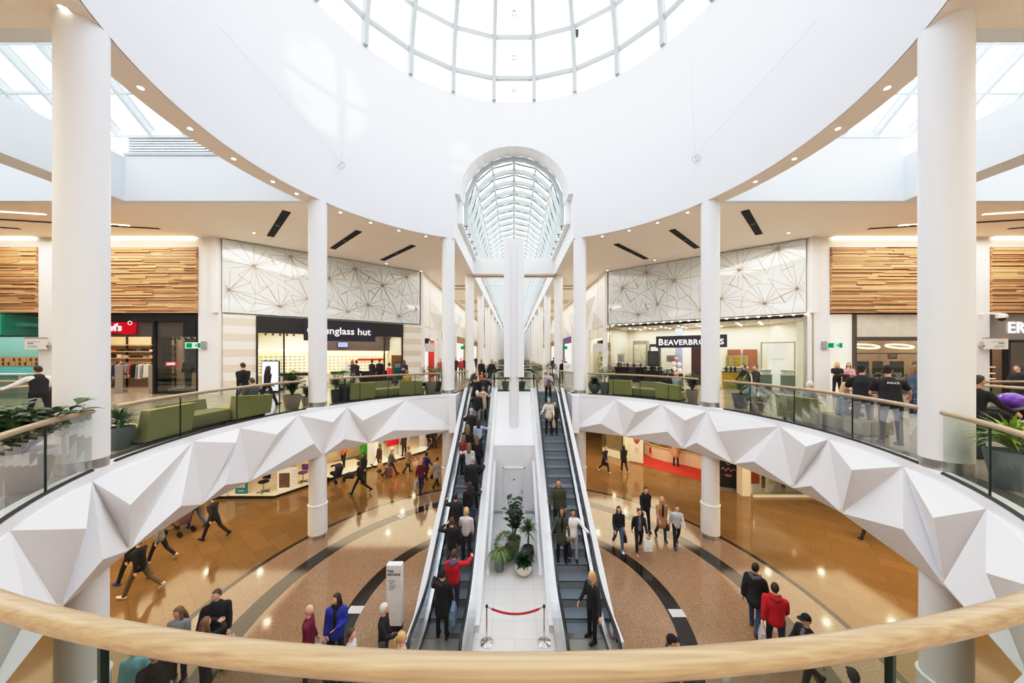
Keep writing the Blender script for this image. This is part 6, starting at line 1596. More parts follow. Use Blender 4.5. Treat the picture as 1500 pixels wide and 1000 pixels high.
def rotx(v, a): return Vector((v.x, v.y*math.cos(a)-v.z*math.sin(a), v.y*math.sin(a)+v.z*math.cos(a)))
STAND = dict(legs=((2, 0, 3), (-2, 0, 3)), arms=((4, 6, 16, .2), (4, 6, 16, .2)), lean=0, head=(0, 0))
def pose(base=STAND, **k): d = dict(base); d.update(k); return d
def walk(st=24, arm=22, **k):
    return pose(legs=((st, 6, 2), (-st*.95, 26 if st > 0 else 0, 2)) if st > 0 else ((st*.95, 26, 2), (-st, 6, 2)), arms=((-arm, 8, 22, .2), (arm, 8, 28, .2)) if st > 0 else ((arm, 8, 28, .2), (-arm, 8, 22, .2)), lean=4, **k)
SIT = pose(legs=((84, 84, 5), (84, 84, 5)), arms=((32, 8, 55, .4), (32, 8, 55, .4)), lean=8)
A0 = (4, 6, 16, .2); RAIL = (46, 20, 64, -.3); RAILD = (22, 20, 60, -.3); FOLD = (18, 12, 95, 1.1); HOLD = (20, 10, 85, .5); REACH = (52, 30, 25, -.2); UPARM = (110, 30, 105, .6)
PEOPLE = []
def person(label, loc, heading, H=1.72, P=STAND, top=(30, 30, 34), hem=.52, trouser=(28, 30, 38), shoe=(26, 24, 24), hair='dark', style='short', skin='fair', sleeve='long', bulk=0., build=1., hood=None, vest=None, cap=None, scarf=None, bare_mid=False, skirt=None, inner=None, group=None, text=None, collar=None):
    PEOPLE.append(dict(label=label, loc=Vector(loc), h=heading, H=H, P=P, top=top, hem=hem, trouser=trouser, shoe=shoe, hair=hair, style=style, skin=skin, sleeve=sleeve, bulk=bulk, build=build, hood=hood, vest=vest, cap=cap, scarf=scarf, skirt=skirt, inner=inner, group=group, text=text, collar=collar))
    return PEOPLE[-1]

def figure(d):
    """raw shapes of one figure in its own frame (faces +y, feet at z=0, height 1.75 before scaling)"""
    P = d['P']; bw = d['build']; D = {}
    tl = deg(P['lean']); up = Vector((0, math.sin(tl), math.cos(tl))); R_ = Vector((1, 0, 0))
    pel = Vector((0, 0, .95)); legs = {}
    for i, sd in enumerate((-1, 1)):
        a, k, ab = P['legs'][i]; a, k, ab = deg(a), deg(k), deg(ab)
        hip = pel+Vector((sd*.088*bw, 0, -.03))
        td = Vector((sd*math.sin(ab), math.sin(a)*math.cos(ab), -math.cos(a)*math.cos(ab)))
        knee = hip+td*.43; sa = a-k
        sdv = Vector((sd*math.sin(ab)*.6, math.sin(sa), -math.cos(sa))).normalized()
        ank = knee+sdv*.42; legs[sd] = (hip, knee, ank, sa)
    low = min(v[2].z for v in legs.values()); dz = .075-low
    off = Vector((0, 0, dz)); pel = pel+off
    legs = {s: (v[0]+off, v[1]+off, v[2]+off, v[3]) for s, v in legs.items()}
    waist = pel+up*.17; chest = pel+up*.36; sh = pel+up*.47; neck = pel+up*.535
    hy, hp_ = P['head']; hd = (up*.7+Vector((0, 0, .3))).normalized()
    hc = neck+hd*.155+Vector((0, .015, 0))
    arms = {}
    for i, sd in enumerate((-1, 1)):
        a, b, e, inn = P['arms'][i]; a, b, e = deg(a), deg(b), deg(e)
        s0 = sh+Vector((sd*.178*bw, 0, -.04))
        ud = Vector((sd*math.sin(b), math.sin(a)*math.cos(b), -math.cos(a)*math.cos(b)))
        ud = rotx(ud, -tl*.6)
        g = Vector((-sd*inn, 1, .25)); g = (g-ud*g.dot(ud)).normalized()
        el = s0+ud*.285; fd = (ud*math.cos(e)+g*math.sin(e)).normalized(); wr = el+fd*.25
        arms[sd] = (s0, el, wr, fd, g)
    D.update(legs=legs, arms=arms, pel=pel, waist=waist, chest=chest, sh=sh, neck=neck, hc=hc, up=up)
    fy = (0, 1, 0)
    body = MB()
    caps(body, [pel-up*.05, waist, chest, sh, neck-up*.03], [(.13*bw, .095), (.115*bw, .085), (.135*bw, .092), (.1*bw, .07), (.056, .052)], 14, up=fy)
    caps(body, [neck-up*.05, neck+hd*.05, hc+Vector((0, -.012, -.03))], [.056, .052, .05], 10)
    for s in (-1, 1):
        h, k, a, _ = legs[s]; caps(body, [h, h.lerp(k, .5), k, k.lerp(a, .35), a], [.078, .066, .052, .05, .036], 10)
        s0, el, wr, fd, g = arms[s]; caps(body, [s0, s0.lerp(el, .5), el, el.lerp(wr, .4), wr], [.045, .042, .036, .034, .026], 10); caps(body, [neck-up*.08, s0], [.045, .042], 10)
    D['body'] = body
    b = .016+d['bulk']
    top = MB(); hem = d['hem']
    if hem < .48:                                     # coat with a skirt part that follows the legs
        L = .95-.0; kn = (legs[-1][1]+legs[1][1])/2
        wdx = abs(legs[-1][1].y-legs[1][1].y)*.45
        low_ = pel.lerp(Vector((kn.x, kn.y, kn.z)), min(1, (.54-hem)/.26)*1.0)
        caps(top, [low_, pel, waist, chest, sh, neck-up*.04], [(.17*bw+b, .13+b*.8+wdx), (.165*bw+b, .125+b), (.14*bw+b, .105+b), (.155*bw+b, .12+b), (.13*bw+b, .09+b), (.072+b*.4, .068+b*.4)], 16, up=fy)
    else:
        lo = pel+up*((hem-.545)*1.75)
        caps(top, [lo, waist, chest, sh, neck-up*.04], [(.15*bw+b, .115+b), (.135*bw+b, .1+b), (.152*bw+b, .115+b), (.128*bw+b, .086+b), (.071+b*.4, .067+b*.4)], 16, up=fy)
    sv = d['sleeve']
    for s in (-1, 1):
        s0, el, wr, fd, g = arms[s]
        if sv == 'long': caps(top, [s0, s0.lerp(el, .5), el, el.lerp(wr, .5), wr-fd*.02], [.056+b*.8, .05+b*.8, .044+b*.8, .04+b*.8, .035+b*.7], 10)
        elif sv == 'short': caps(top, [s0, s0.lerp(el, .6)], [.062+b, .054+b], 10)
    for s in (-1, 1): caps(top, [neck-up*.075+Vector((s*.03, -.005, 0)), arms[s][0]+Vector((0, 0, .004))], [.052+b*.7, .05+b*.7], 10)
    D['top'] = top
    tr = MB()
    for s in (-1, 1):
        h, k, a, _ = legs[s]
        caps(tr, [h+Vector((0, 0, .02)), h.lerp(k, .5), k, k.lerp(a, .4), a+Vector((0, 0, .0))], [.096*bw, .08, .066, .062, .056], 10)
    caps(tr, [pel-up*.03, pel+up*.1], [(.15*bw, .115), (.138*bw, .103)], 14, up=fy)
    D['trousers'] = tr
    if d['vest']:
        v = MB(); caps(v, [pel-up*.05, waist, chest, sh-up*.01], [(.16*bw+b, .124+b), (.147*bw+b, .113+b), (.162*bw+b, .126+b), (.11*bw+b, .096+b)], 16, up=fy); D['vest'] = v
    if d['inner']:
        fw_ = Vector((0, 1, 0)); v = MB()
        caps(v, [pel+up*.02+fw_*(.06+b*.9), waist+fw_*(.055+b*.9), chest+fw_*(.065+b*.9), sh+fw_*(.045+b*.8)], [(.075, .07), (.07, .065), (.075, .065), (.05, .06)], 12, up=fy); D['shirt'] = v
    return D

def hair_mb(style, M, neck_local):
    mb = MB(); k = 1.09
    if style in ('bald',): return None
    NL, NB = 24, 12
    def latmin(th):
        f = abs((th+PI) % (2*PI)-PI)/PI               # 0 front .. 1 back
        if style == 'receding': return math.radians(60-85*min(1, f*1.9))
        lo = {'short': -34, 'long': -60, 'bob': -58, 'bun': -36, 'pony': -36, 'hat': 6, 'beanie': -14}.get(style, -34)
        fr = {'hat': 8, 'beanie': 22}.get(style, 42)
        if f < .3: return math.radians(fr)
        if f < .5: 
            side = {'long': -25, 'bob': -35, 'hat': 6, 'beanie': 0}.get(style, 2)
            return math.radians(fr+(side-fr)*(f-.3)/.2)
        side = {'long': -25, 'bob': -35, 'hat': 6, 'beanie': 0}.get(style, 2)
        return math.radians(side+(lo-side)*min(1, (f-.5)/.25))
    rows = []
    for i in range(NB+1):
        row = []
        for q in range(NL):
            th = 2*PI*q/NL; l0 = latmin(th); ph = l0+(PI/2-l0)*i/NB
            kk = k+(.05 if style in ('long', 'bob') else 0)+(.03 if style == 'beanie' else 0)
            x, y, z = .078*kk*math.cos(ph)*math.sin(th), .098*kk*math.cos(ph)*math.cos(th), .12*kk*math.sin(ph)
            if style == 'beanie' and ph > .9: z *= 1.06
            row.append((x, y-.004, z+.004))
        rows.append(row)
    vs = [p for r in rows for p in r]
    fs = [(i*NL+q, i*NL+(q+1) % NL, (i+1)*NL+(q+1) % NL, (i+1)*NL+q) for i in range(NB) for q in range(NL)]
    # inner rim gives the hair thickness
    inner = [(x*.86, y*.86, z*.9) for x, y, z in rows[0]]
    n0 = len(vs); vs += inner; fs += [(q, n0+q, n0+(q+1) % NL, (q+1) % NL) for q in range(NL)]
    mb.add(vs, fs, 0, M)
    if style == 'long':
        caps(mb2 := MB(), [(0, -.06, .02), (0, -.085, -.1), (0, -.1, -.22), (0, -.105, -.36)], [(.07, .045), (.085, .05), (.09, .042), (.06, .022)], 14, up=(0, 1, 0))
        mb.add(mb2.v, mb2.f, 0, M)
        for e in (-1, 1):
            m3 = MB(); caps(m3, [(e*.066, -.01, .03), (e*.082, .0, -.09), (e*.085, .03, -.22)], [(.024, .04), (.026, .04), (.018, .026)], 8, up=(0, 1, 0)); mb.add(m3.v, m3.f, 0, M)
    if style == 'bun': mb.ball((0, -.105, .07), (.045, .045, .04), 10, 6, 0, M)
    if style == 'pony':
        m3 = MB(); caps(m3, [(0, -.1, .05), (0, -.15, .0), (0, -.15, -.12), (0, -.135, -.2)], [.02, .032, .03, .015], 8); mb.add(m3.v, m3.f, 0, M)
    return mb

def make_people():
    pend = []
    for d in PEOPLE:
        D = figure(d); d['D'] = D; d['tmp'] = {}
        for part, vox in (('body', .024), ('top', .026), ('trousers', .024), ('vest', .026), ('shirt', .022)):
            if part not in D: continue
            me = D[part].mesh('tmp', [SKINS['fair']]); o = bpy.data.objects.new('tmp', me); COL.objects.link(o)
            r = o.modifiers.new('r', 'REMESH'); r.mode = 'VOXEL'; r.voxel_size = vox; r.use_smooth_shade = True
            s_ = o.modifiers.new('s', 'SMOOTH'); s_.factor = .5; s_.iterations = 4 if part != 'body' else 2
            d['tmp'][part] = o; pend.append(o)
    dg = bpy.context.evaluated_depsgraph_get()
    for d in PEOPLE:
        d['me'] = {k: bpy.data.meshes.new_from_object(o.evaluated_get(dg)) for k, o in d['tmp'].items()}
    for o in pend: me = o.data; bpy.data.objects.remove(o); bpy.data.meshes.remove(me)
    for d in PEOPLE:
        D = d['D']; sc = d['H']/1.75; P = d['P']
        root = thing('person', d['label'], 'person', d['loc'], math.radians(d['h']), d['group']); root.scale = (sc, sc, sc)
        hy, hp_ = P['head']
        MH = Matrix.Translation(D['hc']) @ Matrix.Rotation(deg(hy), 4, 'Z') @ Matrix.Rotation(deg(-hp_)-deg(P['lean'])*.4, 4, 'X')
        # body: remeshed skin plus head and hands in one mesh
        me = d['me']['body']; mb = MB(); mb.add([v.co.copy() for v in me.vertices], [tuple(p.vertices) for p in me.polygons], 0)
        mb.v += [tuple(MH @ Vector(v)) for v in HEAD.v]; n0 = len(mb.v)-len(HEAD.v); mb.f += [tuple(i+n0 for i in f) for f in HEAD.f]; mb.m += HEAD.m
        for s in (-1, 1):
            s0, el, wr, fd, g = D['arms'][s]; z = -fd; y = (g-z*g.dot(z)).normalized(); x = y.cross(z)
            Mx = Matrix.Identity(4)
            for i in range(3): Mx[i][0] = x[i]; Mx[i][1] = y[i]; Mx[i][2] = z[i]; Mx[i][3] = wr[i]
            hnd = HAND[s]; n0 = len(mb.v); mb.v += [tuple(Mx @ Vector(v)) for v in hnd.v]; mb.f += [tuple(i+n0 for i in f) for f in hnd.f]; mb.m += [0]*len(hnd.f)
        link_mesh('body', mb.mesh('body', [SKINS[d['skin']], EYEW, IRIS, LIP], smooth=50), root)
        bpy.data.meshes.remove(me)
        def part(name, me, mt):
            me.materials.clear(); me.materials.append(mt); me.name = name
            me.polygons.foreach_set('use_smooth', [True]*len(me.polygons)); me.polygons.foreach_set('material_index', [0]*len(me.polygons)); return link_mesh(name, me, root)
        kind = 'coat' if d['hem'] < .48 else ('jacket' if d['bulk'] > .005 else 'top')
        tp = part(kind, d['me']['top'], cloth(d['top'])); part('trousers', d['me']['trousers'], cloth(d['trouser']))
        if 'vest' in d['me']: part('waistcoat', d['me']['vest'], cloth(d['vest']))
        if 'shirt' in d['me']: part('shirt', d['me']['shirt'], cloth(d['inner']))
        for s in (-1, 1):
            h, k, a, sa = D['legs'][s]; M = Matrix.Translation(a) @ Matrix.Rotation(max(-.7, min(.5, sa)) if abs(sa) > .12 else 0, 4, 'X')
            mb = MB(); caps(mb, [(0, -.05, -.03), (0, .03, -.035), (0, .11, -.045), (0, .16, -.05)], [(.04, .042), (.043, .038), (.046, .028), (.036, .022)], 10, up=(0, 0, 1))
            mb.v = [tuple(M @ Vector(v)) for v in mb.v]; mb2 = MB().tube([a+Vector((0, 0, .05)), a-Vector((0, 0, .04))], [.05, .044], 10); mb.add(mb2.v, mb2.f)
            link_mesh('shoe', mb.mesh('shoe', cloth(d['shoe']), smooth=60), root)
        hst = d['style']; hat = d['cap']
        hm = hair_mb(hst, MH, None)
        if hm: link_mesh('hair' if not (hst in ('beanie', 'hat')) else 'hat', hm.mesh('hair', hairm(d['hair']) if hst not in ('beanie', 'hat') else cloth(hat), smooth=50), root)
        if hst == 'hat':
            mb = MB().tube([MH @ Vector((0, .06, .04)), MH @ Vector((0, .13, .035)), MH @ Vector((0, .165, .026))], [(.075, .012), (.07, .008), (.045, .006)], 12, up=(0, 0, 1)); link_mesh('peak', mb.mesh('peak', cloth(hat), smooth=50), root)
            hs = hair_mb('short', MH @ Matrix.Scale(.96, 4), None); link_mesh('hair', hs.mesh('hair', hairm(d['hair']), smooth=50), root)
        if d['scarf']:
            nk = D['neck']; mb = MB().tube([nk+Vector((.085*math.cos(q*PI/6), .08*math.sin(q*PI/6), .0+.01*math.sin(q))) for q in range(12)], .036, 8, closed=True); link_mesh('scarf', mb.mesh('scarf', cloth(d['scarf']), smooth=60), root)
        if d['hood']:
            nk = D['neck']-D['up']*.01; mb = MB(); caps(mb, [nk+Vector((.1, .02, .0)), nk+Vector((.09, -.07, -.02)), nk+Vector((0, -.125, -.05)), nk+Vector((-.09, -.07, -.02)), nk+Vector((-.1, .02, .0))], [.035, .05, .065, .05, .035], 10); link_mesh('hood', mb.mesh('hood', cloth(d['hood']), smooth=60), root)
        if d['text']:
            c = D['chest']; M = Matrix.Translation(c+Vector((0, -.155, .06))) @ Matrix.Rotation(PI/2, 4, 'X')
            mb = MB().box(-.13, .13, -.03, .04, -.004, 0.0, 0, M); link_mesh('back_patch', mb.mesh('back_patch', cloth((34, 36, 44))), root)
            v, f = text_mesh(d['text'], .06, .002, .002); mb = MB().add(v, f, 0, M @ Matrix.Translation((0, .003, .003))); link_mesh('lettering', mb.mesh('lettering', PWHITE), root)
        d['root'] = root

# ---- where people stand
def esc(px, py, H, cx):
    k = (py-VY)/F; y = (EYE-H+Y0*TAN)/(k+TAN)
    i = int((y-(Y0-.4))/.4); yc = Y0-.4+.4*i+.2; z = ez(yc)+.031
    x = max(cx-.27, min(cx+.27, (px-VX)*yc/F)); return (x, yc, z)
def gh(px, py, H): y = F*(EYE-H)/(py-VY); return ((px-VX)*y/F, y, 0)
def gf(px, py): return tuple(at(px, py, 0))
def uf(px, py, y=None):
    v = at(px, py, UP)
    if y: v = Vector(((px-VX)*y/F, y, UP))
    return tuple(v)
def outward(a): return math.degrees(a)-90
def on_sofa(px, py, r):
    a = aU(px, py, r); return (r*math.cos(a), CY+r*math.sin(a), UP-.0), outward(a)
BLK = (24, 24, 27); JEAN = (54, 66, 92); NVY = (30, 34, 54); CHAR = (52, 52, 56); WHT = (226, 224, 222)
# upper level, left
person('security guard in white shirt and black waistcoat leaning on the left rail', (-14.7, 10.15, UP), 78, 1.76, pose(arms=((38, 42, 10, -.3), (14, 10, 98, .9)), legs=((12, 6, 4), (-10, 4, 4)), lean=6, head=(10, 0)), WHT, .53, (22, 22, 24), vest=(26, 26, 28), hair='black', skin='tan', build=1.15)
person('man in black jumper and blue jeans walking before the striped tile wall', uf(357, 596), 70, 1.8, walk(22), (22, 22, 24), .52, (92, 112, 140), hair='dark', build=1.1)
person('woman with very long brown hair in black walking past the advert screen', uf(391, 595), -25, 1.68, walk(-26), (22, 20, 24), .52, (34, 34, 40), hair='dark', style='long')
p_, h_ = on_sofa(372, 612, 9.15); person('shopper in charcoal jacket seated on the sofa before the advert screen', (p_[0], p_[1], UP), h_, 1.65, SIT, (92, 92, 96), .52, (40, 40, 46), hair='brown', bulk=.015)
person('man in navy suit walking past the sunglasses shop', uf(523, 569), 75, 1.78, walk(26), (28, 30, 50), .5, (32, 34, 52), hair='dark')
person('ginger haired shopper just inside the sunglasses shop', uf(516, 563), 20, 1.7, STAND, (60, 52, 50), .5, (40, 40, 46), hair='ginger', style='long')
person('shopper in long black coat facing the sunglasses shelves', uf(545, 563), -10, 1.7, STAND, (26, 24, 26), .36, (26, 26, 30), hair='black', style='bob')
person('shopper in black jacket and black trousers beside the long coat', uf(556, 562), 15, 1.72, STAND, (36, 32, 34), .5, BLK, hair='dark')
person('girl in coral red jacket walking before the sofa with a dark bag', uf(571, 568), 60, 1.58, walk(22), (214, 72, 76), .5, (48, 56, 84), hair='dark', style='bob', hood=(230, 226, 220))
person('woman with dark backpack standing at the right tiled wall', uf(592, 561, 21.3), 10, 1.68, STAND, (52, 44, 66), .5, (44, 50, 70), hair='brown', style='long')
p_, h_ = on_sofa(597, 584, 9.2); person('shopper in mustard jumper seated on the sofa beside the right tiled wall', p_, h_, 1.62, SIT, (206, 158, 70), .52, (60, 60, 70), hair='light', style='bob')
person('shopper in dark blue at the denim shop doorway beside the left column', uf(172, 574), -30, 1.75, walk(16), (40, 52, 84), .5, (36, 40, 56), hair='brown')
# arcade, left
for px, py, tp, hr, st, lb in ((675, 552, (190, 70, 70), 'brown', 'short', 'shopper in red top standing at the left arcade balustrade'), (684, 553, (36, 32, 34), 'blonde', 'bob', 'blonde shopper in black at the left arcade balustrade'), (679, 549, (40, 38, 40), 'dark', 'short', 'dark haired shopper behind the red top in the left arcade'), (645, 556, (170, 90, 90), 'light', 'bob', 'shopper in rose coat at the first left arcade shop')):
    person(lb, uf(px, py), 185, 1.7, STAND, tp, .48, (40, 44, 60), hair=hr, style=st)
person('grey haired man in long black coat at the top of the up escalator', (-2.1, 21.1, UP), -20, 1.76, STAND, (28, 28, 32), .36, BLK, hair='grey')
person('man in black coat and grey trousers stepping off the up escalator', (-1.45, 20.9, UP), -40, 1.8, walk(20), (30, 32, 40), .38, (120, 120, 124), hair='grey')
person('small child in bright orange jacket at the top of the up escalator', (-1.95, 19.75, UP), 0, 1.0, STAND, (232, 130, 60), .48, (90, 80, 110), hair='blonde')
for px, y, lb in ((690, 37, 'nearest'), (697, 45, 'middle'), (668, 33, 'leftmost')): person('distant dark coated shopper in the left arcade, %s of three' % lb, ((px-VX)*y/F, y, UP), 170, 1.72, walk(18), (50, 44, 46), .44, (40, 40, 50), hair='brown')
person('dark coated shopper walking away in the right arcade, first of two', ((811-VX)*33/F, 33, UP), 0, 1.74, walk(18), (30, 28, 30), .45, BLK, hair='dark')
person('dark coated shopper walking away in the right arcade, second of two', ((804-VX)*36/F, 36, UP), 0, 1.7, walk(-18), (44, 38, 40), .45, BLK, hair='black')
person('shopper in black leaning behind the white information podium', uf(822, 561), -150, 1.7, pose(lean=18), BLK, .5, BLK, hair='brown')
person('dark haired shopper standing beyond the white information podium', ((827-VX)*27/F, 27, UP), 160, 1.76, STAND, (34, 32, 34), .48, BLK, hair='dark')
# upper level, right
person('woman in black leather jacket and jeans walking left before the yellow counter', uf(1091, 583), 88, 1.68, walk(26), (34, 32, 34), .54, (70, 92, 130), hair='brown', style='bob', skin='fair')
person('woman in dark olive parka and jeans walking left before the yellow counter', uf(1108, 585), 90, 1.66, walk(-28), (46, 44, 36), .48, (84, 106, 144), hair='brown', style='bun', bulk=.02)
p_, h_ = on_sofa(898, 584, 9.15); person('shopper in navy seated on the left end of the sofa before the jewellery counters', p_, h_, 1.66, SIT, (40, 42, 56), .52, BLK, hair='brown')
p_, h_ = on_sofa(976, 590, 9.15); person('shopper in black seated on the right part of the sofa before the balloons', p_, h_, 1.62, SIT, BLK, .52, BLK, hair='dark')
p_, h_ = on_sofa(990, 592, 9.15); person('fair haired shopper in grey seated on the right part of the sofa before the balloons', p_, h_, 1.66, SIT, (170, 172, 176), .52, JEAN, hair='blonde', style='bob')
p_, h_ = on_sofa(1176, 618, 9.15); person('white haired person in pale grey jacket seated on the sofa near the police', p_, h_, 1.66, pose(SIT, lean=22), (176, 180, 186), .52, (70, 70, 80), hair='white')
p_, h_ = on_sofa(1233, 634, 9.1); person('blonde woman in pale denim jacket seated beside the police officers', p_, h_, 1.7, SIT, (128, 144, 160), .52, JEAN, hair='blonde', style='long')
person('blonde woman in black T-shirt with a coat over her arm by the cream pier', uf(1226, 581), 165, 1.7, pose(arms=((14, 8, 88, .9), (14, 8, 80, .9))), (30, 28, 30), .54, (26, 24, 28), hair='blonde', style='long', sleeve='short')
person('woman in dusty pink top and white skirt beside the blonde woman', uf(1243, 580), 140, 1.66, pose(arms=((16, 8, 100, .8), (6, 9, 20, .2))), (206, 160, 164), .54, (214, 210, 214), hair='light', style='long')
PJ = pose(arms=((20, 16, 80, .9), (20, 16, 80, .9)), lean=9, head=(0, 0))
person('police officer in black cap and vest, the left one with bowed head', (9.1, 8.55, UP), -38, 1.84, pose(PJ, head=(-30, -14)), (30, 29, 32), .53, (34, 36, 44), vest=(34, 34, 38), hair='brown', style='hat', cap=(26, 27, 32), sleeve='short', build=1.12)
person('police officer in black cap and vest with POLICE across the back, right of the pair', (8.87, 7.72, UP), -25, 1.85, pose(PJ, arms=((18, 14, 70, .9), (24, 38, 40, .3)), head=(-35, 0)), (32, 31, 34), .53, (36, 38, 46), vest=(36, 36, 40), hair='dark', style='hat', cap=(26, 27, 32), sleeve='short', build=1.18, text='POLICE')
person('shopper in blue denim jacket half hidden by the thick right column', (14.1, 11.55, UP), -100, 1.7, pose(arms=((10, 8, 90, .7), A0)), (70, 92, 124), .52, (60, 74, 100), hair='light', style='long')
person('woman in black leather jacket pushing the pram at the right edge', (9.5, 6.75, UP), -95, 1.68, pose(arms=((34, 16, 24, .1), (34, 16, 24, .1)), head=(-10, 0), lean=5), (26, 24, 28), .52, (40, 40, 48), hair='dark', skin='tan', style='bun')
person('shopper in dark jeans walking behind the purple balloon', uf(1493, 604, 12.7), 80, 1.72, walk(24), (44, 44, 52), .48, (44, 52, 72), hair='brown')
# up escalator, from the top
XU, XD = -1.77, 1.77
person('woman with brown hair and fur trimmed hood near the top of the up escalator', esc(697, 553, 1.66, XU), 0, 1.66, pose(arms=(RAIL, A0)), (30, 28, 30), .46, BLK, hair='brown', style='bob', hood=(150, 118, 88))
person('person in dark navy jacket near the top of the up escalator, right side', esc(714, 551, 1.72, XU), 0, 1.72, pose(arms=(A0, RAIL)), (40, 42, 52), .48, BLK, hair='black', bulk=.02)
person('person in long beige coat on the up escalator', esc(710, 569, 1.64, XU), 0, 1.64, pose(arms=(A0, RAIL)), (198, 176, 154), .36, BLK, hair='light', hood=(206, 186, 166))
person('white haired man in black leather jacket and grey trousers on the up escalator', esc(699, 573, 1.72, XU), 0, 1.72, pose(arms=((46, 26, 58, -.3), A0)), (30, 29, 31), .52, (140, 136, 138), hair='white', bulk=.012)
person('bald man in black suit on the up escalator', esc(690, 596, 1.78, XU), 0, 1.78, pose(arms=((44, 26, 58, -.3), A0)), (32, 32, 36), .47, (36, 36, 40), hair='grey', style='receding')
person('woman in light blue top with long dark hair reaching to the right handrail', esc(706, 613, 1.62, XU), 0, 1.62, pose(arms=(A0, (60, 34, 34, -.3))), (170, 190, 214), .53, (44, 58, 86), hair='dark', style='long')
person('woman with long fair hair and black coat on the up escalator', esc(685, 629, 1.7, XU), 5, 1.7, STAND, (30, 28, 30), .46, BLK, hair='light', style='long')
person('girl with light brown hair in maroon top on the up escalator', esc(679, 643, 1.6, XU), -30, 1.6, STAND, (130, 40, 52), .52, (46, 44, 54), hair='light', style='long')
person('girl with curly fair hair in black on the right of the up escalator', esc(703, 643, 1.62, XU), 20, 1.62, STAND, (26, 25, 28), .5, BLK, hair='light', style='long')
person('woman in pale grey jumper with one arm stretched to the left handrail', esc(687, 656, 1.62, XU), 0, 1.62, pose(arms=((60, 34, 34, -.3), A0)), (196, 196, 202), .52, (56, 54, 60), hair='light', style='long')
person('broad man in black puffer jacket on the up escalator', esc(694, 666, 1.82, XU), 0, 1.82, pose(arms=(A0, RAIL)), (28, 29, 33), .5, (36, 38, 46), hair='grey', bulk=.025, build=1.12)
person('woman with long dark hair in black top and jeans on the up escalator', esc(692, 703, 1.66, XU), 0, 1.66, pose(arms=(A0, (50, 28, 50, -.2))), (24, 23, 26), .55, (62, 80, 112), hair='dark', style='long')
person('person in black leather jacket raising an arm to the left handrail', esc(667, 716, 1.7, XU), 0, 1.7, pose(arms=((64, 32, 36, -.2), A0)), (34, 33, 35), .53, (80, 76, 74), hair='dark', bulk=.01)
person('older woman with fair hair in striped pale top on the up escalator', esc(688, 744, 1.64, XU), -8, 1.64, pose(arms=((20, 12, 60, .4), A0)), (206, 200, 204), .53, (40, 44, 60), hair='blonde', style='bob')
person('man in black jacket and grey trousers with hand at his head on the up escalator', esc(662, 757, 1.76, XU), 8, 1.76, pose(arms=((70, 50, 110, .3), A0)), (26, 26, 29), .52, (84, 82, 84), hair='brown')
person('young man in bright red hooded jacket reaching for the right handrail', esc(665, 808, 1.74, XU), -6, 1.74, pose(arms=(A0, (62, 30, 36, -.2)), legs=((10, 10, 4), (-14, 24, 4))), (196, 26, 44), .51, (40, 42, 54), shoe=(214, 212, 208), hair='brown', hood=(86, 84, 116), bulk=.015)
person('person in long black hooded coat and hat at the foot of the up escalator', (XU-.08, 8.45, .021), -4, 1.72, pose(arms=((46, 24, 58, -.2), (6, 9, 30, .3))), (24, 24, 27), .38, BLK, style='beanie', cap=(22, 22, 24), hair='black', bulk=.02, hood=(30, 30, 33))
# down escalator, from the top
person('fair haired woman in grey jumper at the top of the down escalator', esc(803, 545, 1.68, XD), 180, 1.68, pose(arms=((24, 10, 120, .9), A0)), (168, 168, 174), .52, (28, 27, 30), hair='light', style='bob')
person('person in teal headscarf and cream jacket on the down escalator', esc(804, 580, 1.68, XD), 175, 1.68, pose(arms=((14, 9, 40, .2), (20, 22, 50, -.2)), head=(30, 0)), (214, 204, 190), .47, (26, 26, 30), style='beanie', cap=(86, 172, 176), hair='dark', scarf=(90, 170, 174))
person('dark haired youth in black close behind the teal headscarf', esc(812, 588, 1.5, XD), 180, 1.5, STAND, (34, 32, 36), .5, (36, 36, 42), hair='dark')
person('man in olive green hooded jacket on the down escalator', esc(818, 705, 1.76, XD), 180, 1.76, pose(arms=(A0, RAILD), head=(0, -16)), (66, 68, 50), .48, (36, 34, 36), hair='black', skin='tan', hood=(70, 72, 54), bulk=.02)
person('long haired woman in black with an open green coat on the down escalator', esc(822, 736, 1.66, XD), 178, 1.66, pose(arms=(A0, RAILD)), (70, 76, 60), .36, (24, 23, 26), hair='black', style='long', skin='tan', inner=(24, 23, 26))
person('boy in white shirt and pale grey trousers holding the right handrail, going down', esc(839, 739, 1.6, XD), 182, 1.6, pose(arms=((24, 36, 36, -.3), A0)), (236, 234, 234), .5, (186, 182, 184), shoe=(40, 44, 60), hair='black', skin='tan')
person('long haired blonde woman in black stepping off the down escalator', (2.0, 8.4, .021), 120, 1.72, pose(arms=((14, 30, 10, -.3), (10, 12, 30, .3)), head=(-8, 0)), (30, 28, 30), .5, (26, 25, 28), hair='blonde', style='long', scarf=(110, 106, 104))
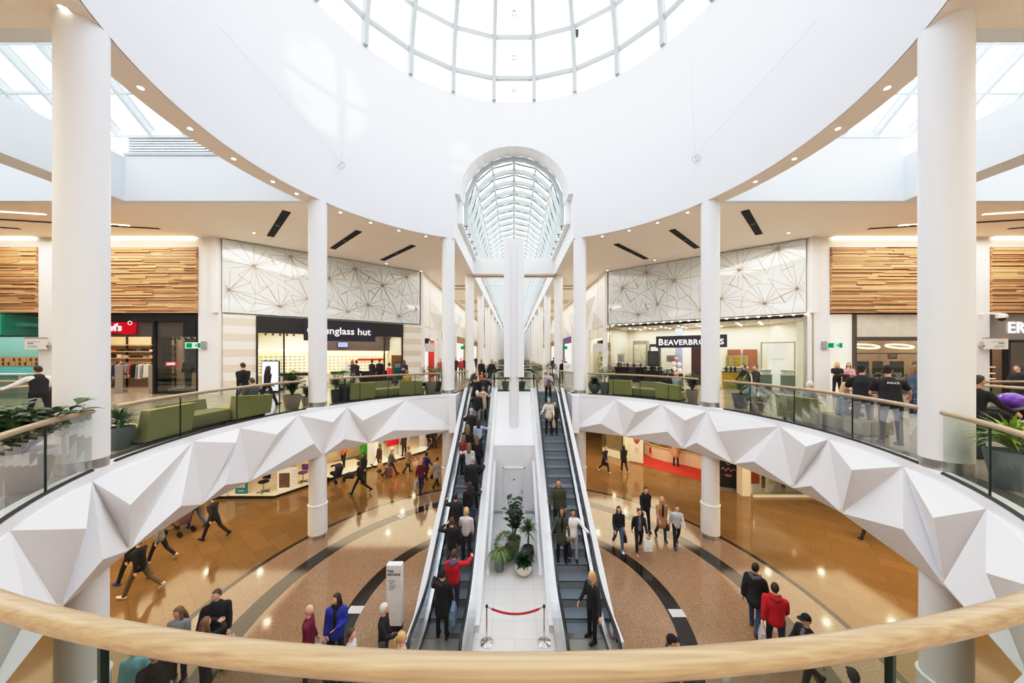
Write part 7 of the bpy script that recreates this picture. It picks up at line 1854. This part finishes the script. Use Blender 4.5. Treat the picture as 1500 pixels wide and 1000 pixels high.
# ground level, right
person('young woman in black top and ripped blue jeans walking toward us on the right', gf(906, 805), 176, 1.66, walk(16), (26, 25, 28), .57, (78, 100, 134), shoe=(226, 226, 226), hair='dark', style='long')
person('woman in black jacket and grey shirt with a plastic carrier bag', gf(936, 810), 172, 1.66, walk(-14, head=(20, 0)), (32, 30, 33), .5, (30, 29, 32), shoe=(206, 150, 140), hair='brown', style='bun', inner=(112, 116, 126))
person('tall young man in black hooded sweatshirt behind the woman with the carrier bag', gf(945, 776), 182, 1.8, walk(12), (24, 24, 27), .51, (26, 26, 30), hair='dark', hood=(28, 28, 31))
person('blonde woman in long camel coat on the right ring of the floor', gf(969, 790), 178, 1.7, walk(10, head=(-30, 0)), (176, 132, 94), .36, (48, 56, 78), hair='blonde', style='long', inner=(24, 23, 25))
person('boy in grey and black sweatshirt beside the woman in camel coat', gf(991, 801), 170, 1.62, walk(-14), (196, 198, 204), .51, (28, 28, 34), shoe=(50, 70, 130), hair='brown')
person('woman in knee length navy coat looking down while walking, right side far', gf(886, 692), -150, 1.68, walk(20, head=(0, -14)), (34, 34, 44), .36, BLK, shoe=(226, 224, 222), hair='dark', style='bun')
person('person in black with a shoulder bag walking away toward the sweets shop', gf(914, 692), 5, 1.68, walk(10), (30, 28, 30), .46, BLK, shoe=(200, 196, 190), hair='dark', style='long')
person('woman in beige puffer coat at the sweets counter', gf(990, 683), -20, 1.66, STAND, (196, 160, 118), .42, BLK, hair='light', bulk=.03)
person('walker in black leggings cut off by the white fascia on the right', gf(1270, 787), 95, 1.68, walk(30), (40, 38, 42), .46, (30, 30, 36), hair='dark')
person('man in black hooded puffer jacket and jeans, back turned, lower right', gh(1106, 826, 1.76), -50, 1.76, walk(14, head=(-20, 0)), (24, 24, 28), .47, (58, 78, 112), shoe=(92, 58, 44), hair='black', skin='tan', bulk=.02, hood=(88, 88, 94))
person('man in bright red hooded jacket carrying a paper bag, lower right', gh(1136, 856, 1.74), -30, 1.74, pose(walk(12), head=(-20, 0)), (190, 24, 36), .5, (40, 48, 72), hair='dark', hood=(170, 24, 34), bulk=.015, build=1.1)
person('man in black cap and black jacket beside the red hooded man', gh(1184, 897, 1.76), 95, 1.76, walk(20), (28, 28, 32), .5, (28, 28, 32), hair='light', style='hat', cap=(24, 24, 27), inner=(110, 114, 120))
person('person in dark cap and plum jacket low in the picture right of the escalators', gh(983, 930, 1.72), -100, 1.72, STAND, (62, 52, 66), .5, (46, 50, 60), hair='dark', style='hat', cap=(22, 22, 28))
person('person in dark coat under the front rail, right of the plum jacket', gh(1062, 992, 1.72), -60, 1.72, walk(14), (46, 44, 50), .48, (34, 38, 48), hair='grey', style='short')
person('person in black cap under the front rail at the lower right corner', gh(1252, 984, 1.76), -30, 1.76, walk(14), (32, 32, 36), .48, (34, 34, 40), hair='dark', style='hat', cap=(46, 44, 46))
# ground level, left
person('man in black jacket and khaki trousers striding left, lower left', gf(205, 871), 100, 1.78, walk(24), (24, 23, 26), .5, (112, 92, 60), shoe=(214, 206, 196), hair='dark', build=1.1)
person('companion in black with blue shoes behind the man in khaki trousers', gf(192, 853), 95, 1.7, walk(22), (28, 27, 31), .5, (34, 34, 40), shoe=(50, 70, 150), hair='dark')
person('youth in grey top and black trousers walking behind the khaki trousers', gf(234, 822), 92, 1.62, walk(24), (140, 136, 134), .52, (24, 24, 27), shoe=(200, 196, 194), hair='dark')
person('bearded man in dark clothes striding under the left fascia', gf(313, 789), 92, 1.78, walk(24), (40, 38, 40), .5, (30, 29, 32), hair='dark', build=1.08)
person('person in dark jacket and jeans beside the pushchair under the left fascia', gf(286, 772), 80, 1.72, walk(16), (40, 40, 46), .5, (70, 86, 116), shoe=(50, 66, 130), hair='brown')
person('man all in black striding with a black bag on the golden floor', gf(527, 723), 92, 1.76, walk(28), (24, 23, 26), .5, (24, 24, 27), hair='brown', skin='tan')
person('woman in dark green coat with curly hair behind the striding man', gf(533, 707), 160, 1.68, STAND, (44, 50, 40), .42, (30, 30, 36), hair='black', style='long')
person('person in orange top and black leggings on the kiosk platform', (lambda v: (v[0], v[1], .161))(gf(503, 687)), 190, 1.68, walk(16), (206, 128, 60), .5, (30, 28, 32), hair='brown', style='bun')
person('woman in brown fur collared coat with a tan bag by the lower left pillar', (lambda v: (v[0], v[1], 0))(gf(556, 690)), 150, 1.66, STAND, (84, 58, 44), .42, (32, 30, 34), hair='black', style='bob', scarf=(70, 50, 40))
person('man in grey hooded jacket and jeans pulling a patterned trolley bag', gf(573, 697), -60, 1.76, walk(26), (116, 112, 108), .5, (60, 68, 88), hair='white', bulk=.012)
person('woman in tan coat with a red and white shopping bag', gf(598, 692), -50, 1.66, walk(14), (150, 126, 98), .38, (36, 34, 38), hair='ginger', style='bob')
person('bald man in maroon jumper and navy trousers walking away on the left', gf(617, 722), -10, 1.76, walk(10), (116, 32, 48), .52, (44, 48, 70), hair='grey', style='bald')
person('woman in purple blue coat beside the man in maroon jumper', gf(624, 705), -30, 1.68, walk(14), (48, 44, 110), .42, (30, 30, 40), hair='black', style='bob')
person('woman in light grey coat with a black shoulder bag walking toward the escalator', gf(640, 714), -30, 1.66, walk(18), (170, 164, 156), .36, (28, 27, 30), hair='black', style='short')
person('far shopper in black coat on the left edge of the lower arcade', gf(629, 657), 160, 1.72, STAND, (30, 28, 30), .4, BLK, hair='dark')
person('far shopper in dark coat beside the black coat in the lower arcade', gf(636, 656), 190, 1.7, STAND, (46, 42, 42), .4, BLK, hair='brown')
person('shopper in dark brown jacket browsing between the product stands', (lambda v: (v[0]-.05, v[1], .161))(gf(593, 671)), 60, 1.68, STAND, (50, 40, 34), .46, BLK, hair='brown')
person('man in black padded gilet and glasses holding a patterned bag, lower left', gh(317, 864, 1.8), -150, 1.8, pose(arms=(A0, (14, 12, 40, .3)), head=(-30, 0)), (34, 33, 36), .5, (30, 30, 36), vest=(30, 30, 34), hair='brown', bulk=.012, build=1.12)
person('woman in grey hooded top with light brown hair looking up, lower left', gh(262, 889, 1.62), -170, 1.62, pose(head=(-20, 14)), (150, 152, 160), .5, (30, 30, 38), hair='light', style='long')
person('woman with brown hair raising both hands to her head, lower left', gh(300, 906, 1.64), -20, 1.64, pose(arms=(UPARM, UPARM)), (36, 32, 36), .5, (34, 32, 36), hair='light', style='long')
person('woman in turquoise top under the front rail beside the left column', gh(198, 941, 1.66), -165, 1.66, STAND, (140, 206, 216), .52, (40, 44, 60), hair='brown', style='bob')
person('person in black coat carrying a brown bag under the front rail', gh(226, 947, 1.7), -130, 1.7, walk(12), (30, 26, 28), .42, (32, 30, 34), hair='dark')
person('bald person in maroon jumper above the front rail', gh(452, 887, 1.7), -75, 1.7, STAND, (116, 22, 54), .5, (44, 44, 56), style='bald', hair='white')
person('woman in royal blue jacket with dark hair and glasses', gh(493, 870, 1.68), -170, 1.68, pose(arms=((10, 10, 90, .8), A0), head=(-40, 0)), (44, 56, 160), .46, (34, 38, 54), hair='dark', style='long', bulk=.012, inner=(26, 25, 28), scarf=(24, 23, 26))
person('curly haired person in white patterned top low by the front rail', gh(514, 922, 1.6), -80, 1.6, STAND, (206, 214, 224), .5, JEAN, hair='brown', style='short')
person('white haired woman in black leather jacket beside the white directory sign', gh(562, 885, 1.66), -85, 1.66, pose(arms=(A0, (30, 14, 70, .2)), head=(0, 0)), (28, 27, 29), .5, (90, 90, 96), hair='white', style='bob')
person('fair haired person with ponytail in beige by the foot of the up escalator', gh(588, 927, 1.62), -70, 1.62, STAND, (206, 186, 168), .5, JEAN, hair='blonde', style='pony')
make_people()
for d in PEOPLE:
    del d['D']
byl = lambda s: next(d for d in PEOPLE if s in d['label'])

# ================================================================= bags and other things people carry
def handpos(d, side):
    D = figure(d); sc = d['H']/1.75; w = D['arms'][side]; p = (w[2]+w[3]*.09)*sc
    return RZ(math.radians(d['h']), d['loc']) @ p
def bag(key, side, w, h, dpt, c, name, label, cat='bag', handle=.16, var=.1, scale=8, rz=None, off=(0, 0, 0), lettering=None):
    d = byl(key); hp = handpos(d, side)+Vector(off); fw = math.radians(d['h']) if rz is None else rz
    z1 = hp.z-handle; z0 = max(d['loc'].z+.02, z1-h)
    t = thing(name, label, cat, (hp.x, hp.y, z0)); M = RZ(fw+PI/2, (hp.x, hp.y, 0)); mt = mat('bag_%s' % '_'.join(map(str, c)), c, .6, var=var, scale=scale)
    mb = MB().add([(-w/2, -dpt/2, z0), (w/2, -dpt/2, z0), (w/2, dpt/2, z0), (-w/2, dpt/2, z0), (-w*.46, -dpt*.3, z1), (w*.46, -dpt*.3, z1), (w*.46, dpt*.3, z1), (-w*.46, dpt*.3, z1), (-w*.52, -dpt*.55, (z0+z1)/2-.03), (w*.52, -dpt*.55, (z0+z1)/2-.03), (w*.52, dpt*.55, (z0+z1)/2-.03), (-w*.52, dpt*.55, (z0+z1)/2-.03)],
        [(0, 3, 2, 1), (4, 5, 6, 7), (0, 1, 9, 8), (1, 2, 10, 9), (2, 3, 11, 10), (3, 0, 8, 11), (8, 9, 5, 4), (9, 10, 6, 5), (10, 11, 7, 6), (11, 8, 4, 7)], 0, M)
    mb.build('bag_body', mt, t)
    for e in (-1, 1): MB().tube([M @ Vector((-w*.28, e*dpt*.25, z1-.01)), M @ Vector((-w*.16, e*dpt*.1, hp.z-.01)), M @ Vector((w*.16, e*dpt*.1, hp.z-.01)), M @ Vector((w*.28, e*dpt*.25, z1-.01))], .008, 5).build('handle', mt, t)
    if lettering: letters(lettering[0], lettering[1], M @ Matrix.Translation((0, -dpt*.56*lettering[4], (z0+z1)/2)) @ Matrix.Rotation(lettering[3], 4, 'Z') @ Matrix.Rotation(PI/2, 4, 'X'), lettering[2], t, depth=.002, bold=.004)
    return t
bag('plastic carrier bag', -1, .3, .36, .12, (226, 228, 226), 'carrier_bag', 'white plastic carrier bag with green print held in the right hand group', handle=.14, rz=math.radians(90), lettering=('bag', .1, mat('print_green', (40, 120, 90)), 0, 1))
bag('red hooded jacket carrying a paper', -1, .34, .38, .14, (196, 190, 192), 'paper_bag', 'pale printed paper bag hanging beside the red hooded man, lower right', var=.25)
bag('gilet', -1, .36, .32, .2, (176, 166, 160), 'tote_bag', 'grey and white patterned tote bag held by the man in the gilet', var=.9, scale=24)
bag('brown bag under', -1, .4, .36, .18, (88, 66, 46), 'tote_bag', 'soft brown bag carried under the front rail at the left', var=.3)
BT = bag('bald person in maroon', -1, .34, .4, .14, (224, 230, 226), 'carrier_bag', 'white supermarket carrier bag with red and blue lettering under the front rail', rz=PI/2, lettering=('TESCO', .11, mat('print_red', (196, 40, 44)), 0, 1))
bag('striped pale top', -1, .32, .34, .12, (220, 214, 208), 'shopping_bag', 'white shopping bag held by the older fair haired woman on the up escalator', rz=0)
bag('black hooded coat and hat', 1, .34, .4, .16, (140, 170, 196), 'tote_bag', 'pale blue cloth bag hanging from the person in the black hat', rz=0, var=.3)
bag('long dark hair in black top and jeans', -1, .34, .46, .14, (190, 180, 170), 'tote_bag', 'patterned grey and white bag beside the woman with long dark hair on the up escalator', var=.9, scale=20, rz=0)
bag('black leather jacket raising', 1, .28, .26, .12, (130, 112, 92), 'handbag', 'brown shoulder bag of the person in black leather on the up escalator', rz=0)
bag('pale grey jumper', 1, .3, .34, .12, (196, 160, 112), 'paper_bag', 'tan paper bag in the middle of the up escalator', rz=0)
bag('long beige coat', -1, .26, .24, .12, (150, 96, 100), 'handbag', 'small plum coloured handbag beside the long beige coat on the up escalator', rz=0)
bag('fair haired woman in grey jumper', -1, .3, .3, .18, (110, 72, 40), 'handbag', 'brown handbag of the woman in grey at the top of the down escalator', rz=0)
bag('teal headscarf and cream', -1, .3, .3, .12, (196, 166, 128), 'handbag', 'tan handbag of the person in the teal headscarf', rz=0)
bag('long haired woman in black with an open', -1, .26, .32, .12, (34, 36, 44), 'shopping_bag', 'dark bag between the woman in green coat and the boy in white', rz=0)
bag('ripped blue jeans', -1, .28, .28, .14, (40, 34, 34), 'handbag', 'small dark bag with orange trim beside the ripped jeans', var=.5)
bag('camel coat', -1, .26, .24, .12, (70, 46, 36), 'handbag', 'brown handbag between the camel coat and the boy')
bag('all in black striding', 1, .44, .26, .2, (24, 22, 26), 'holdall', 'black holdall swinging before the striding man in black', off=(-.25, 0, .25), handle=.06)
bag('fur collared', -1, .34, .36, .14, (196, 160, 110), 'paper_bag', 'tan shopping bag of the woman in brown coat by the pillar')
bag('tan coat with a red', 1, .34, .34, .14, (220, 190, 186), 'shopping_bag', 'pink white shopping bag with red base beside the tan coat', var=.4)
bag('maroon jumper and navy', -1, .28, .34, .12, (196, 200, 204), 'carrier_bag', 'pale carrier bag held by the bald man in maroon walking away')
bag('light grey coat', -1, .26, .22, .1, (24, 23, 26), 'handbag', 'black shoulder bag of the woman in the light grey coat', off=(0, 0, .15))
bag('leather jacket and jeans walking left', -1, .3, .36, .12, (150, 190, 214), 'shopping_bag', 'pale blue shopping bag of the woman in black leather before the yellow counter')
bag('coral red', 1, .28, .26, .14, (30, 28, 34), 'handbag', 'dark bag carried by the girl in the coral jacket')
bag('jumper and blue jeans walking', 1, .26, .26, .1, (130, 100, 90), 'shopping_bag', 'brown bag of the man in black jumper before the striped tile wall')
bag('royal blue', 1, .36, .36, .14, (60, 56, 58), 'tote_bag', 'black and white patterned bag of the woman in the royal blue jacket', var=1.2, scale=22)
# trolley bag
d = byl('patterned trolley'); hp = handpos(d, -1); v = Vector((hp.x+.12, hp.y-.3, 0)); t = thing('trolley_bag', 'patterned grey and rose trolley bag pulled along the golden floor', 'trolley bag', v)
MB().bbox(v.x-.2, v.x+.2, v.y-.14, v.y+.14, .07, .62, .06).build('bag_body', mat('trolley_pattern', (120, 84, 92), .7, var=1., scale=20), t); MB().tube([(v.x-.1, v.y, .6), (v.x-.1, v.y, .85), (v.x+.1, v.y, .85), (v.x+.1, v.y, .6)], .01, 5).build('handle', STEEL, t)
for e in (-1, 1): MB().tube([(v.x+e*.15-.02, v.y, .06), (v.x+e*.15+.02, v.y, .06)], .06, 12).build('wheel', RUBBER, t)
# backpack
d = byl('dark backpack'); M = RZ(math.radians(d['h']), d['loc']); v = M @ Vector((0, -.25, 1.1)); t = thing('backpack', 'dark plum backpack on the woman at the right tiled wall', 'backpack', v); MB().bbox(-.15, .15, -.36, -.17, 1.0, 1.4, .05, M=M).build('bag_body', cloth((48, 38, 62)), t); MB().bbox(-.1, .1, -.4, -.35, 1.03, 1.2, .03, M=M).build('pocket', cloth((150, 146, 160)), t)
# coat over the arm
d = byl('coat over her arm'); M = RZ(math.radians(d['h']), d['loc']); t = thing('folded_coat', 'dark maroon coat folded over the arms of the blonde woman', 'coat', M @ Vector((0, .3, .7))); mb = MB(); caps(mb, [(-.24, .36, 1.06), (0, .4, 1.08), (.24, .36, 1.06)], [(.07, .07), (.09, .07), (.07, .07)], 10); caps(mb, [(-.12, .4, 1.06), (-.14, .4, .8), (-.1, .38, .6)], [(.14, .06), (.16, .06), (.1, .04)], 10, up=(0, 1, 0)); mb.v = [tuple(M @ Vector(v)) for v in mb.v]; mb.build('coat_body', cloth((44, 24, 30)), t)
# prams and pushchairs
def pram(v, rz, label, c, baby):
    t = thing('pushchair', label, 'pushchair', v); M = RZ(rz, v)
    MB().tube([M @ Vector(p) for p in ((-.22, -.4, .12), (-.22, .1, .62), (-.22, -.5, 1.0))], .015, 6).tube([M @ Vector(p) for p in ((.22, -.4, .12), (.22, .1, .62), (.22, -.5, 1.0))], .015, 6).tube([M @ Vector(p) for p in ((-.22, -.5, 1.0), (.22, -.5, 1.0))], .02, 6).tube([M @ Vector(p) for p in ((-.22, -.2, .35), (-.2, .4, .12))], .015, 6).tube([M @ Vector(p) for p in ((.22, -.2, .35), (.2, .4, .12))], .015, 6).build('frame', BLACK, t)
    for x, y in ((-.24, -.4), (.24, -.4), (-.2, .4), (.2, .4)): MB().tube([M @ Vector((x-.025, y, .12)), M @ Vector((x+.025, y, .12))], .12, 16).build('wheel', RUBBER, t)
    MB().bbox(-.2, .2, -.3, .3, .38, .56, .06, M=M).bbox(-.2, .2, -.34, -.2, .5, .9, .05, M=M).build('seat', c, t)
    mb = MB(); n_ = 7; vs = []
    for i in range(n_+1):
        a = PI*.95*i/n_-.2
        for x in (-.22, .22): vs.append((x, -.18-.32*math.cos(a)*.9+.1, .72+.3*math.sin(a)))
    mb.add(vs, [(2*i, 2*i+1, 2*i+3, 2*i+2) for i in range(n_)], 0, M); mb.build('hood', c, t)
    return t
PC_ = cloth((26, 25, 28))
pram(Vector((10.25, 6.75, UP)), math.radians(-95), 'black pram pushed along the right gallery under the purple balloon', PC_, 1)
pram(Vector(gf(492, 705)), math.radians(60), 'dark navy pushchair on the golden floor left of the striding man', cloth((34, 36, 52)), 1)
pram(Vector(gf(262, 781)), math.radians(80), 'pushchair loaded with a pale bag under the left fascia', cloth((120, 90, 90)), 1)
v = Vector((10.4, 6.85, 6.35)); t = thing('balloon', 'shiny purple balloon floating above the black pram', 'balloon', v); MB().ball(v, (.21, .21, .17), 20, 12).build('balloon_skin', mat('balloon_purple', (110, 60, 170), .2), t, 60); MB().tube([v-Vector((0, 0, .17)), v-Vector((.02, .05, .7))], .004, 4).build('ribbon', PWHITE, t)
def area(name, loc, sx, sy, power, col=(1, .86, .68), rot=(0, 0, 0)):
    L = bpy.data.lights.new(name, 'AREA'); L.shape = 'RECTANGLE'; L.size = sx; L.size_y = sy; L.energy = power; L.color = col
    o = bpy.data.objects.new(name, L); COL.objects.link(o); o.location = loc; o.rotation_euler = rot
    return o
# ceiling lighting of the ground level, under the gallery slab
GL_ = (1, .84, .6)
for s in (-1, 1):
    area('ground_ceiling_light', (s*13, 10, 3.28), 6, 12, 480, GL_)
    area('ground_ceiling_light', (s*7.5, 21, 3.28), 6, 6, 300, GL_)
area('ground_ceiling_light', (0, 24, 3.28), 8, 8, 240, GL_)
area('ground_ceiling_light', (0, 50, 3.28), 10, 40, 600, GL_)
area('ground_ceiling_light', (0, -2, 3.28), 14, 5, 260)
gdl = MB().lathe([(.0, -.012), (.09, -.01), (.11, .0)], 12, cap=False).mesh('downlight', glow('lamp_ground', (255, 236, 200), 40))
for x in (-15, -12.4, -9.8, 9.8, 12.4, 15):
    for y in (7, 10, 13, 16): o = link_mesh('downlight', gdl); o.location = (x, y, 3.315); tag(o, 'recessed downlight in the ceiling of the ground level', 'ceiling light', 'ground level downlights')
for x in (-7.5, -5, -2.5, 2.5, 5, 7.5):
    for y in (19.5, 22, 24.5): o = link_mesh('downlight', gdl); o.location = (x, y, 3.315); tag(o, 'recessed downlight in the ceiling of the ground level', 'ceiling light', 'ground level downlights')
# gallery ceiling lighting, with an added fill behind the camera
WG = (1, .9, .78)
for s in (-1, 1):
    area('gallery_fill_light', (s*11, 15.5, 13.25), 6, 2.6, 420, WG)
    area('gallery_fill_light', (s*5.2, 40, 13.25), 2.5, 40, 560, WG)
    area('gallery_fill_light', (s*22, 15.2, 13.25), 10, 2.5, 400, (1, .88, .74))
    area('gallery_fill_light', (s*18, 3, 13.25), 16, 5, 750, WG)
area('gallery_fill_light', (0, -5, 13.25), 20, 6, 1200, (1, .95, .88))  # unseen lamp added behind the viewpoint to brighten the near columns
# shop lighting
sl = (1, .93, .82)
def shop(loc, sx, sy, p, rz=0, c=sl): area('shop_light', loc, sx, sy, p, c, (0, 0, rz))
v = ML @ Vector((5.8, 1.7, 8.68)); shop(v, 7.5, 2.4, 190, TH)
v = MR @ Vector((5.4, 1.75, 9.1)); shop(v, 9, 2.8, 330, -TH, (1, .96, .9))
shop((-22.2, 19.6, 8.85), 10, 3.5, 260); shop((-32, 19.4, 9.1), 7.5, 3.4, 170, 0, (.9, 1, .97))
shop((20.2, 19.4, 8.95), 6.8, 3.2, 200); shop((29, 19.4, 8.85), 7, 3.2, 140)
for s in (-1, 1):
    shop((s*8.5, 34.4, 9.1), 2, 6, 110); shop((s*8.5, 42.4, 9.1), 2, 6, 110); shop((s*7.5, 27.4, 9.1), .7, 4, 60)
# added dome fill, and added outside spots imitating sun patches on the drum
area('dome_apex_fill', (0, CY, 28.6), 5, 5, 350, (.96, .98, 1))  # unseen fill added to brighten the fascia and floor
def patch_spot(p, q, rad, power):  # narrow spot added outside, stands in for a patch of sun
    p, q = Vector(p), Vector(q); s = p+(q-p)*3.5; d = (p-s)
    L = bpy.data.lights.new('sun_patch_spot', 'SPOT'); L.energy = power; L.color = (1, .86, .7); L.spot_size = 2*math.atan(rad/d.length); L.spot_blend = .1; L.shadow_soft_size = .25
    o = bpy.data.objects.new('sun_patch_spot', L); COL.objects.link(o); o.location = s; o.rotation_euler = d.to_track_quat('-Z', 'Y').to_euler()
patch_spot((-7.5, 13.2, 17.9), (8.0, 10.2, 22.2), 1.7, 60000)
patch_spot((-2.9, 17.4, 17.75), (1.5, 1.5, 22.4), .8, 40000)
